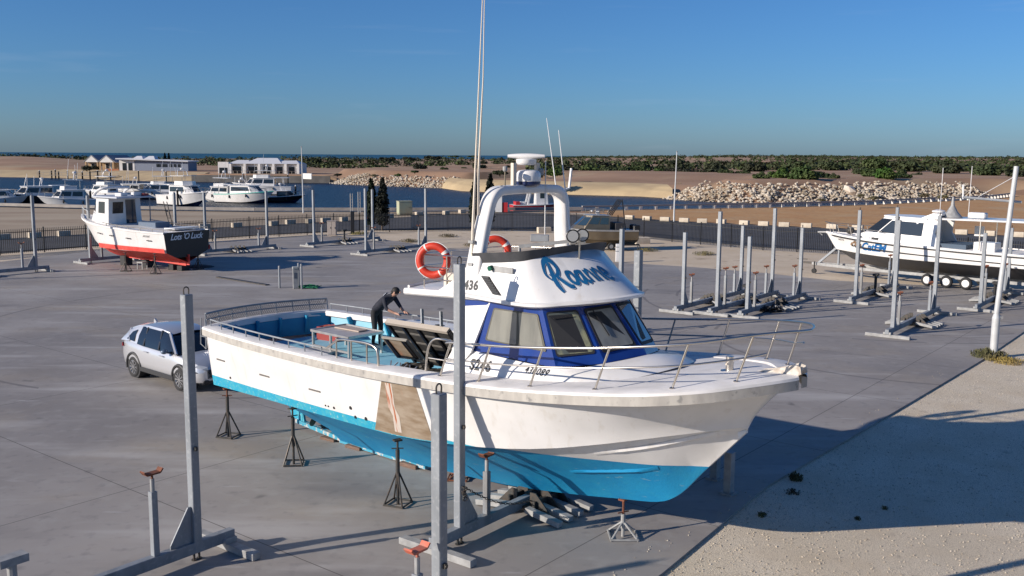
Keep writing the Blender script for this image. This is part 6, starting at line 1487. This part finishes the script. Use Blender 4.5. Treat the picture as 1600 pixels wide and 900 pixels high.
mb = MB(); mb.lathe([(.55, 3.80), (.50, 3.86), (.28, 4.12), (.10, 4.45), (.05, 4.9)], (5.3, .2, 0), 14); mb.build('mast_cone', galvw, TB); mb = MB(); mb.lathe([(.10, 4.02), (.34, 4.05), (.34, 4.14), (.12, 4.2)], (6.0, .3, 0), 14); mb.build('radar', white, TB); mb = MB(); mb.box((3.9, .3, 3.98), (.9, .5, .3)); mb.build('liferaft', white, TB, smooth=0, bevel=.06)
tubes('antenna', TB, [[(5.7, .9, 2.3), (5.65, .95, 6.5)], [(4.7, -.5, 3.8), (4.68, -.5, 6.6)]], .018, white)
tubes('bow_rail', TB, [[(x, sd * max(ed(x)[0] - .08, .12), ed(x)[1] + .55) for x in (8.6, 9.6, 10.6, 11.6, 12.6)] + [(12.9, 0, ed(12.7)[1] + .6)] for sd in (-1, 1)] + [[(x, sd * max(ed(x)[0] - .08, .12), ed(x)[1]), (x + .15, sd * max(ed(x)[0] - .08, .12), ed(x)[1] + .55)] for x in (8.6, 9.6, 10.6, 11.6, 12.4) for sd in (-1, 1)], .018)
mb = MB(); mb.lathe([(.05, -.2), (.22, -.1), (.22, .1), (.05, .2)], (11.2, .1, 2.72), 12, Matrix.Rotation(R(90), 3, 'X')); mb.build('anchor_winch', dsteel, TB)
mb = MB(); mb.bar((12.5, 0, 2.55), (13.3, 0, 2.5), .2, .08); mb.bar((13.1, -.12, 2.3), (13.3, .0, 2.5), .08, .05); mb.build('bowsprit', galvw, TB, smooth=0)
mb = MB(); mb.box((3.2, .6, 2.35), (1.1, .9, .5)); mb.build('cockpit_box', white, TB, smooth=0, bevel=.03); mb = MB(); mb.box((4.9, 0, 2.25), (1.6, 2.2, .3)); mb.build('cockpit_cover', mat('blue_grey_cover', (.06, .09, .13), .7), TB, smooth=0); mb = MB(); mb.box((4.2, -.9, 3.05), (.5, .05, .55)); mb.build('white_panel', white, TB, smooth=0)
mb = MB()
for x in (10.3, 9.1): mb.box((x, 1.31 if x < 9.5 else .78, 2.44), (.38, .03, .12), 0 if x < 9.5 else -.45)
mb.build('porthole', glass, TB, smooth=0)
TR = empty('boat_trailer', TS, THD, 'galvanised three axle boat trailer under the long white cabin cruiser', 'trailer')
for y in (-.75, .75): mb = MB(); mb.bar((.6, y, .56), (10.6, y, .56), .12, .16); mb.bar((10.6, y, .56), (13.6, 0, .54), .12, .16); mb.build('frame_rail', galvw, TR, smooth=0)
for x in (1, 3, 5, 7, 9, 10.6): mb = MB(); mb.bar((x, -.8, .55), (x, .8, .55), .1, .1); mb.build('cross_member', galvw, TR, smooth=0)
mb = MB(); mb.bar((13.2, 0, .6), (11.9, 0, 1.75), .12, .12); mb.bar((11.9, 0, .55), (11.9, 0, 1.75), .1, .1); mb.build('winch_post', galv, TR, smooth=0)
mb = MB(); mb.box((11.9, 0, 1.72), (.26, .2, .22)); mb.build('winch_head', orange, TR, smooth=0, bevel=.03)
mb = MB(); mb.bar((13.4, 0, .56), (14.2, 0, .56), .1, .12); mb.bar((14.0, -.1, .75), (14.6, .1, .75), .05, .04); mb.build('coupling', dsteel, TR, smooth=0)
mb = MB(); mb.cyl((13.3, .25, .12), (13.3, .37, .12), .15, n=14); mb.bar((13.3, .31, .15), (13.3, .31, .7), .06); mb.build('jockey_wheel', tyre, TR)
for x in (3.95, 4.98, 6.02):
    for sd in (-1, 1):
        mb = MB(); mb.torus((0, 0, 0), .25, .095, Matrix.Rotation(R(90), 3, 'X') @ Matrix.Scale(1.2, 3, Vector((0, 0, 1))), 24, 8); w_ = mb.build('wheel', tyre, TR, smooth=60); w_.location = (x, sd * 1.15, .345)
        mb = MB(); mb.lathe([(.20, .09), (.19, .06), (.06, .05), (.05, .12), (.01, .12)], (0, 0, 0), 18, Matrix.Rotation(R(-90 * sd), 3, 'X')); mb.build('rim', white, w_)
mb = MB(); mb.ball((2.1, 1.1, .5), (.16, .16, .2), 10, 7); mb.build('tail_float', orange, TR)

# ---- dark aluminium boat on a trailer
AB = empty('aluminium_boat', (9.3, 73.0, 0), R(190), 'bronze-grey aluminium cabin boat on a trailer behind the flybridge', 'boat')
ed = simple_hull(AB, 5.6, 2.4, 1.50, 1.62, .38, .78, gold, gold, .92, .08, alu, 2.8, alu, .08)
B_ = [(2.2, .85, 1.5), (4.2, .85, 1.55), (5.0, .4, 1.6), (5.0, -.4, 1.6), (4.2, -.85, 1.55), (2.2, -.85, 1.5)]; T_ = [(2.2, .8, 2.55), (3.5, .78, 2.58), (3.9, .4, 2.58), (3.9, -.4, 2.58), (3.5, -.78, 2.58), (2.2, -.8, 2.55)]
house(AB, B_, T_, gold, [(0, .06, .45, .42, .9), (0, .52, .94, .42, .9), (1, .08, .92, .3, .9), (2, .06, .94, .3, .9), (3, .08, .92, .3, .9), (4, .06, .94, .42, .9)], 'cabin', alu, .05, .08, dglass)
tubes('roof_rack', AB, [[(x, y, 2.65), (x, y, 3.05)] for x in (2.3, 3.0, 3.7) for y in (-.7, .7)] + [[(2.2, y, 3.05), (3.8, y, 3.05)] for y in (-.7, .7)] + [[(x, -.7, 3.05), (x, .7, 3.05)] for x in (2.3, 3.0, 3.7)] + [[(2.2, y, 2.85), (3.8, y, 2.85)] for y in (-.7, .7)], .022)
mb = MB(); mb.ball((3.0, .3, 2.8), (.18, .14, .14), 10, 6); mb.ball((3.5, .5, 2.95), (.1, .1, .1), 8, 5); mb.build('roof_gear', white, AB)
tubes('rod_rack', AB, [[(2.0, y, 2.6), (1.2, y, 3.75)] for y in (-.6, -.2, .2, .6)] + [[(1.2, -.6, 3.75), (1.2, .6, 3.75)], [(1.2, .6, 3.75), (.9, .6, 1.5)]], .04, blackp)
mb = MB()
for y in (-.45, .45): mb.box((.0, y, 1.62), (.55, .34, .5)); mb.box((-.1, y, 1.1), (.2, .2, .8))
mb.build('outboard_motor', blackp, AB, smooth=0, bevel=.08)
mb = MB(); mb.box((1.4, 0, 1.75), (.7, 1.5, .6)); mb.build('deck_gear', mat('dark_gear', (.03, .03, .035), .7), AB, smooth=0, bevel=.05)
AT = empty('boat_trailer', (9.3, 73.0, 0), R(190), 'dark trailer under the bronze-grey aluminium boat', 'trailer')
for y in (-.6, .6): mb = MB(); mb.bar((-.2, y, .38), (4.8, y, .38), .08, .12); mb.bar((4.8, y, .38), (6.4, 0, .4), .08, .12); mb.build('frame_rail', dsteel, AT, smooth=0)
for x in (1.4, 2.1):
    for sd in (-1, 1): mb = MB(); mb.torus((x, sd * .95, .3), .2, .09, Matrix.Rotation(R(90), 3, 'X'), 18, 6); w_ = mb.build('wheel', tyre, AT, smooth=60); mb = MB(); mb.cyl((x, sd * .93, .3), (x, sd * 1.02, .3), .15, n=14); mb.build('rim', galvw, w_)
    mb = MB(); mb.bar((x, -.95, .33), (x, .95, .33), .06); mb.build('axle', dsteel, AT, smooth=0)
mb = MB(); mb.box((5.9, 0, .6), (.2, .2, .6)); mb.build('winch_post', dsteel, AT, smooth=0)
p = empty('marker_post', G(965, 409), 0, 'short white banded post at the slab edge below the aluminium boat', 'post'); mb = MB(); mb.box((0, 0, .6), (.28, .28, 1.2)); mb.build('shaft', white, p, smooth=0, bevel=.02); mb = MB(); mb.box((0, 0, .72), (.29, .29, .05)); mb.box((0, 0, 1.0), (.29, .29, .05)); mb.build('band', galv, p, smooth=0)

# ---- boats afloat in the harbour
def cruiser(px, wy, L, B, hd, label, top=white, bot=navy, cab=white, fly=True, style=0, stripe=None, seed=0, tall=1.0, name='moored_boat'):
    rr = random.Random(seed); p = G(px, wy, -1.2); root = empty(name, p - Matrix.Rotation(R(hd), 3, 'Z') @ Vector((L * .5, 0, 0)), R(hd), label, 'boat', 'boats moored in the harbour')
    fb = (1.05 + .05 * L * .5) * tall
    ed = simple_hull(root, L, B, fb, fb * 1.45, -.35, .15, top, bot, .9, .1, stripe or white, 2.7)
    x0, x1 = L * (.28 if style != 2 else .40), L * .68; b = B * .38; z0 = fb * .95; z1 = z0 + 1.35 * tall
    Bq_ = [(x0, b, z0), (x1, b, z0 + .15), (x1 + .12 * L, b * .45, z0 + .3), (x1 + .12 * L, -b * .45, z0 + .3), (x1, -b, z0 + .15), (x0, -b, z0)]
    Tq_ = [(x0, b * .92, z1), (x1 - .06 * L, b * .9, z1), (x1, b * .4, z1), (x1, -b * .4, z1), (x1 - .06 * L, -b * .9, z1), (x0, -b * .92, z1)]
    house(root, Bq_, Tq_, cab, [(0, .05, .48, .40, .88), (0, .54, .95, .40, .88), (1, .08, .92, .35, .9), (2, .06, .94, .35, .9), (3, .08, .92, .35, .9), (4, .05, .95, .40, .88), (5, .2, .8, .3, .9)], 'deckhouse', white, .09, .12)
    if fly:
        c = [(x0 + .1 * L, b * .8, z1 + .1), (x1 - .1 * L, b * .8, z1 + .1), (x1 - .03 * L, 0, z1 + .1), (x1 - .1 * L, -b * .8, z1 + .1), (x0 + .1 * L, -b * .8, z1 + .1)]; d = [(x * .98 + .02 * x0, y * .95, z + .5 * tall) for x, y, z in c]
        mb = MB(); mb.loft([c, d], True); mb.build('flybridge', white, root, smooth=0)
        mb = MB(); mb.prism([(x0, b * .8, z1 + 1.45), (x1 - .08 * L, b * .8, z1 + 1.5), (x1 - .08 * L, -b * .8, z1 + 1.5), (x0, -b * .8, z1 + 1.45)], (0, 0, .07)); mb.build('bimini', stripe if style == 3 else white, root, smooth=0)
        tubes('bimini_frame', root, [[(x, y, z1 + .1), (x, y, z1 + 1.47)] for x in (x0 + .05 * L, x1 - .12 * L) for y in (-b * .75, b * .75)], .035, steel, 5)
    if style in (1, 3):
        mb = MB(); mb.prism([(.05 * L, -b, z1 + .1), (x0 + .02 * L, -b, z1 + .1), (x0 + .02 * L, b, z1 + .1), (.05 * L, b, z1 + .1)], (0, 0, .07)); mb.build('awning', white, root, smooth=0); tubes('awning_post', root, [[(.07 * L, y, fb), (.07 * L, y, z1 + .12)] for y in (-b * .95, b * .95)], .035, steel, 5)
    top_z = z1 + (1.5 if fly else .1)
    for k in range(3): x = x0 + (x1 - x0) * rr.random(); y = b * rr.uniform(-.7, .7); tubes('antenna', root, [[(x, y, top_z - .2), (x + rr.uniform(-.4, .1), y, top_z + rr.uniform(1.2, 3.4))]], .028, white, 5)
    mb = MB(); xm = (x0 + x1) / 2 - .05 * L; mb.tube(resample([(xm, b * .6, top_z), (xm - .15, b * .5, top_z + .8), (xm - .2, 0, top_z + .95), (xm - .15, -b * .5, top_z + .8), (xm, -b * .6, top_z)], 3), .06, 6); mb.lathe([(.25, top_z + .98), (.27, top_z + 1.05), (.27, top_z + 1.2), (.1, top_z + 1.28)], (xm - .2, 0, 0), 10); mb.build('radar_arch', white, root)
    tubes('bow_rail', root, [[(x, sd * max(ed(x)[0] - .06, .08), ed(x)[1] + .6) for x in (L * .6, L * .75, L * .88, L * .98)] for sd in (-1, 1)] + [[(x, sd * max(ed(x)[0] - .06, .08), ed(x)[1]), (x, sd * max(ed(x)[0] - .06, .08), ed(x)[1] + .6)] for x in (L * .6, L * .75, L * .88, L * .97) for sd in (-1, 1)], .028, steel, 5)
    for k in range(2):
        x = L * (.3 + .3 * k); b_, z_ = ed(x)
        for sd in (-1, 1): mb = MB(); mb.ball((x, sd * (b_ + .02), z_ - .45), (.12, .12, .3), 8, 6); mb.build('fender', blackr, root)
    return root
cruiser(2, 324, 7.5, 2.8, 20, 'small white boat cut off by the left edge of the photo', seed=1, fly=False, style=1)
cruiser(57, 322, 10.5, 3.8, 215, 'dark hulled motor cruiser, second boat from the left edge of the harbour', top=blackp, seed=2, fly=False, style=1, stripe=white, tall=1.15)
cruiser(110, 326, 8.6, 3.4, 205, 'white fishing boat with dark cabin windows, right of the dark hulled cruiser', seed=3, fly=True, tall=1.05)
cruiser(163, 312, 9, 3.4, 160, 'white flybridge boat showing above the cabin of the boat with red bottom', seed=4)
cruiser(206, 310, 9, 3.2, 175, 'white boat with tall rods behind the roof of the boat with red bottom', seed=5, style=1, fly=False)
cruiser(249, 311, 9.5, 3.4, 190, 'white flybridge boat half hidden behind a bigger bow-on white boat', seed=6)
cruiser(292, 321, 11.5, 4.0, -38, 'big white boat with bow turned towards the quay, nearest of the middle group', seed=7, tall=1.2, bot=navy, style=1)
cruiser(345, 315, 8.5, 3.2, 170, 'white flybridge boat left of the one with the teal stripe', seed=8, bot=white)
cruiser(386, 317, 11, 3.7, -22, 'white boat with a bright teal cabin stripe, bow pointing right', seed=9, stripe=teal, style=3, fly=False, tall=1.1)
cruiser(410, 304, 12, 4.2, 185, 'large white flybridge boat with wide awning behind the teal striped boat', seed=10, style=1, tall=1.25)
cruiser(441, 316, 8.0, 2.6, 8, 'low dark motor boat lying right of the teal striped boat', top=blackp, cab=blackp, seed=11, fly=False, style=2, tall=.75)
# red and white work boat at the quay, seen through the radar arch
WB = empty('work_boat', G(835, 331, -1.2) + Vector((-3.4, 1.2, 0)), R(12), 'red and white work boat at the quay, seen through the radar arch', 'boat')
ed = simple_hull(WB, 9, 3.2, .95, 1.3, -.3, .15, red, navy, .92, .08, white, 2.8)
house(WB, [(3.6, 1.0, .9), (5.4, 1.0, .9), (5.4, -1.0, .9), (3.6, -1.0, .9)], [(3.7, .9, 3.5), (5.2, .9, 3.5), (5.2, -.9, 3.5), (3.7, -.9, 3.5)], white, [(2, .3, .7, .4, .8), (0, .38, .64, .50, .80), (1, .1, .9, .5, .85)], 'wheelhouse', red, .3, .06)
for y in (-.8, .8): mb = MB(); mb.bar((2.3, y, .95), (3.0, y, 3.9), .28, .22); mb.build('davit_leg', white, WB, smooth=0)
mb = MB(); mb.box((.8, 0, 1.2), (.6, 2, .5)); mb.build('deck_box', red, WB, smooth=0); mb = MB(); mb.box((1.8, .5, 1.15), (.7, .9, .5)); mb.build('hatch_box', white, WB, smooth=0)
gb = empty('fuel_cabinet', G(775, 331), 0, 'white quay cabinet with a red base left of the red and white work boat', 'cabinet'); mb = MB(); mb.box((0, 0, 1.5), (1.5, 1.2, 3.0)); mb.build('housing', white, gb, smooth=0); mb = MB(); mb.box((1.1, 0, .6), (.7, 1, 1.2)); mb.build('side_box', red, gb, smooth=0)

# mooring piles and jetty
def pile_at(px, py, h, label, grp, r=.17, cap=True, z=-1.2):
    o = empty('mooring_pile', G(px, py, z), 0, label, 'pile', grp); mb = MB(); mb.cyl((0, 0, -1), (0, 0, h), r, n=10); mb.build('shaft', pile, o)
    if cap: mb = MB(); mb.cyl((0, 0, h), (0, 0, h + .28), r * 1.05, .03, n=10); mb.build('cap', white, o)
for q, h, lb in (((39, 322), 2.4, 'black mooring pile in front of the dark hulled cruiser'), ((278, 322), 2.5, 'black mooring pile at the big bow-on white boat'), ((374, 317), 2.3, 'black mooring pile in front of the teal striped boat'), ((462, 303), 1.6, 'black mooring pile with white cap right of the low dark motor boat'), ((142, 322), 2.3, 'black mooring pile left of the boat with red bottom'), ((217, 283), 3.0, 'black pile on the far shore below the long house'), ((260, 284), 2.9, 'black pile by the far gangway'), ((380, 287), 2.7, 'black pile off the low white house, left one'), ((450, 286), 2.4, 'black pile in front of the dark wharf wall')):
    pile_at(*q, h, lb, 'mooring piles')
for k, (x, y) in enumerate(((62, 278.5), (81, 279), (87, 279), (92, 279.5), (106, 279.5), (119, 280), (129, 280), (141, 280.5), (153, 281), (173, 281.5))): pile_at(x, y, 2.3 + .2 * (k % 3), 'dark jetty pile on the far shore at the left', 'jetty piles on the far shore', .22, cap=k % 2 == 0)
jt = empty('jetty', G(118, 280, -1.2), 0, 'thin timber jetty running along the far left shore', 'jetty'); mb = MB(); mb.bar((-12, 1, 1.2), (14, -1.5, 1.2), 1.4, .12); mb.build('walkway', mat('grey_jetty_boards', (.24, .21, .18), .8), jt, smooth=0); tubes('handrail', jt, [[(-12, .4, 2.1), (14, -2.1, 2.1)]] + [[(x, .4 - (x + 12) * .096, 1.2), (x, .4 - (x + 12) * .096, 2.1)] for x in range(-12, 15, 2)], .04, galvw, 5)

# ================================================================ HOUSES ACROSS THE WATER
def pxw(px, Y): return (px - 800) / FOC * Y
def gable(label, px0, px1, Y, z0, hw, hr, dep, seed):
    x0, x1 = pxw(px0, Y), pxw(px1, Y); w = x1 - x0; r_ = empty('gabled_house', ((x0 + x1) / 2, Y, z0), R(-4), label, 'house', 'twin gabled houses'); h = w / 2
    mb = MB(); mb.prism([(-h, 0, -1), (h, 0, -1), (h, 0, hw), (0, 0, hr), (-h, 0, hw)], (0, dep, 0)); wl_ = mb.build('wall', brickm, r_, smooth=0)
    mb = MB(); mb.prism([(-h * .98, -.05, hw), (h * .98, -.05, hw), (0, -.05, hr - .1)], (0, .04, 0)); mb.build('gable_panel', render_w, wl_, smooth=0)
    mb = MB()
    for sd in (-1, 1): mb.prism([(0, -2.2, hr + .1), (sd * (h + .5), -2.2, hw - .2), (sd * (h + .5), -2.2, hw - .0), (0, -2.2, hr + .34)], (0, dep + 3, 0))
    mb.build('roof', roofg, r_, smooth=0)
    mb = MB(); mb.prism([(-h * .99, -2.18, hw - .1), (h * .99, -2.18, hw - .1), (0, -2.18, hr + .02)], (0, .1, 0)); mb.build('verge_board', render_w, r_, smooth=0)
    for x in (-h * .85, h * .85): mb = MB(); mb.bar((x, -2.0, -1), (x, -2.0, hw), .55, .5, (0, 1, 0)); mb.build('column', brickm, r_, smooth=0)
    for x in (-h * .3, h * .35): mb = MB(); mb.box((x, -.04, 1.25), (h * .5, .08, 2.0)); f_ = mb.build('window', render_w, r_, smooth=0); mb = MB(); mb.box((x, -.09, 1.25), (h * .4, .04, 1.7)); mb.build('pane', dwin, f_, smooth=0)
gable('twin gabled house with grey roof, the left one across the water', 141, 163, 330, 1.3, 2.6, 4.6, 12, 1)
gable('twin gabled house with grey roof, the right one across the water', 163, 187, 325, 1.3, 2.6, 4.6, 12, 2)
Y = 318; x0, x1 = pxw(189, Y), pxw(297, Y); W_ = x1 - x0
LH = empty('long_house', ((x0 + x1) / 2, Y, 1.2), R(-2), 'long low blue-grey house with flat white roof across the water', 'house'); h = W_ / 2
mb = MB(); mb.box((h * .22, 4, 1.2), (W_ * .78, 8, 4.2)); mb.build('wall', render_g, LH, smooth=0)
mb = MB(); mb.box((-h * .76, 3.5, 1.2), (W_ * .24, 7, 4.4)); mb.build('entrance_wall', render_w, LH, smooth=0)
mb = MB(); mb.prism([(-h * 1.05, -1.5, 3.7), (h * 1.03, -.8, 3.0), (h * 1.03, 9, 3.0), (-h * 1.05, 9, 3.8)], (0, 0, .35)); rf = mb.build('roof', roofm, LH, smooth=0)
for x in (-h * .55, -h * .2): mb = MB(); mb.prism([(x - 2, 2, 3.7), (x + 2, 2, 3.7), (x + .8, 4, 4.8), (x - .8, 4, 4.8)], (0, 3, 0)); mb.build('roof_vent', roofm, rf, smooth=0)
for x in (.12, .17, .28, .36, .5, .62, .74): mb = MB(); mb.box((h * x, -.03, 1.75), (.9, .08, 1.0)); mb.build('window', dwin, LH, smooth=0)
for x in (-.85, -.68): mb = MB(); mb.box((h * x, -.04, 1.3), (1.3, .08, 2.4)); mb.build('door', dwin, LH, smooth=0)
mb = MB(); mb.prism([(-h * 1.32, -2.6, -.6), (-h * .92, -2.6, -.6), (-h * .92, -2.6, .6), (-h * 1.32, -2.6, .6)], (0, .4, 0)); mb.build('terracotta_wall', terra, LH, smooth=0)
Y = 296; x0, x1 = pxw(344.5, Y), pxw(470, Y); W_ = x1 - x0; h = W_ / 2
VH = empty('white_house', ((x0 + x1) / 2, Y, 1.05), R(-1), 'low white house with hipped pale roofs and tall dark windows above the wharf wall', 'house')
mb = MB(); mb.box((0, 4.5, .85), (W_, 9, 4.0)); mb.build('wall', render_w, VH, smooth=0)
mb = MB(); mb.box((-h * .87, -.6, 1.15), (W_ * .13, 1.4, 4.5)); mb.build('garage_wall', render_w, VH, smooth=0)
def hip(a, b, z, rise, dep, nm='roof'): mb = MB(); o_ = .4; mb.loft([[(a - o_, -1.0, z), (b + o_, -1.0, z), (b + o_, dep, z), (a - o_, dep, z)], [(a + (b - a) * .22, dep * .45, z + rise), (b - (b - a) * .22, dep * .45, z + rise), (b - (b - a) * .22, dep * .55, z + rise), (a + (b - a) * .22, dep * .55, z + rise)]], True, False, True); return mb.build(nm, roofm, VH, smooth=0)
hip(-h * .75, -h * .25, 2.9, 1.1, 9); hip(-h * .34, h * .55, 2.92, 1.75, 10); hip(h * .42, h * .98, 2.94, 1.0, 8)
mb = MB(); mb.box((-h * .87, -1.33, .75), (W_ * .10, .08, 1.9)); mb.build('garage_door', dwin, VH, smooth=0)
for x, w in ((-.56, .22), (-.17, .20), (.19, .17), (.50, .13), (.80, .13)): mb = MB(); mb.box((h * x, -.04, .95), (W_ * w * .55, .1, 2.1)); mb.build('window', dwin, VH, smooth=0)
for x in (-.70, -.34, .02, .37, .67, .98): mb = MB(); mb.box((h * x, -.7, .95), (.7, 1.4, 3.9)); mb.build('column', render_w, VH, smooth=0)
tubes('balustrade', VH, [[(-h * .7, -2.6, .75), (h * .95, -2.6, .75)]] + [[(-h * .7 + h * 1.65 * k / 16, -2.6, -.4), (-h * .7 + h * 1.65 * k / 16, -2.6, .75)] for k in range(17)], .05, steel, 5)
fs = empty('fence_screen', G(482, 276, 1.0), .3, 'pale upright screen wall right of the low white house', 'screen wall'); mb = MB(); mb.bar((-1.3, 2.2, .1), (.7, -1.0, .1), .15, 1.5); mb.build('panel', render_w, fs, smooth=0); mb = MB(); mb.bar((-1.35, 2.3, -.5), (-1.35, 2.3, .95), .2); mb.build('post', render_w, fs, smooth=0); mb = MB(); mb.bar((.75, -1.05, -.5), (.75, -1.05, .95), .2); mb.build('post', render_w, fs, smooth=0)
for q, lb in (((261, 249), 'slim dark conifer behind the long house, left of the pair'), ((267, 249), 'slim dark conifer behind the long house, right of the pair')):
    Y = 480; p = Vector((pxw(q[0], Y), Y, 1.5)); r_ = empty('conifer_tree', p, 0, lb, 'tree', 'conifers behind the long house'); mb = MB(); r3 = random.Random(q[0])
    for k in range(12): t = k / 12; leaves(mb, (0, 0, .8 + 4.6 * t), (1.1 * (1 - t) + .15, 1.1 * (1 - t) + .15, .5), 22, .4, r3)
    mb.build('crown', leaf_cyp, r_, smooth=0, fix=False); mb = MB(); mb.cyl((0, 0, -1), (0, 0, 4), .2, .05, 6); mb.build('trunk', bark, r_)
for q, w, lb in (((148, 265), 14, 'dark garden bush in front of the left gabled house'), ((136, 266), 16, 'low hedge-like bush left of the gabled houses'), ((115, 258), 10, 'dark shrub on the dune left of the gabled houses'), ((92, 252), 10, 'lone dark shrub on the dune crest at the far left')):
    p = G(*q, 1.3); mb = MB(); r3 = random.Random(q[0]); w_ = w * p.y / FOC / 2; r_ = empty('garden_bush', p, 0, lb, 'shrub'); leaves(mb, (0, 0, w_ * .4), (w_, w_, w_ * .55), 160, w_ * .22, r3); mb.build('crown', leaf_dark, r_, smooth=0, fix=False); mb = MB(); mb.cyl((0, 0, -.5), (0, 0, w_ * .5), .1, .03, 6); mb.build('trunk', bark, r_)
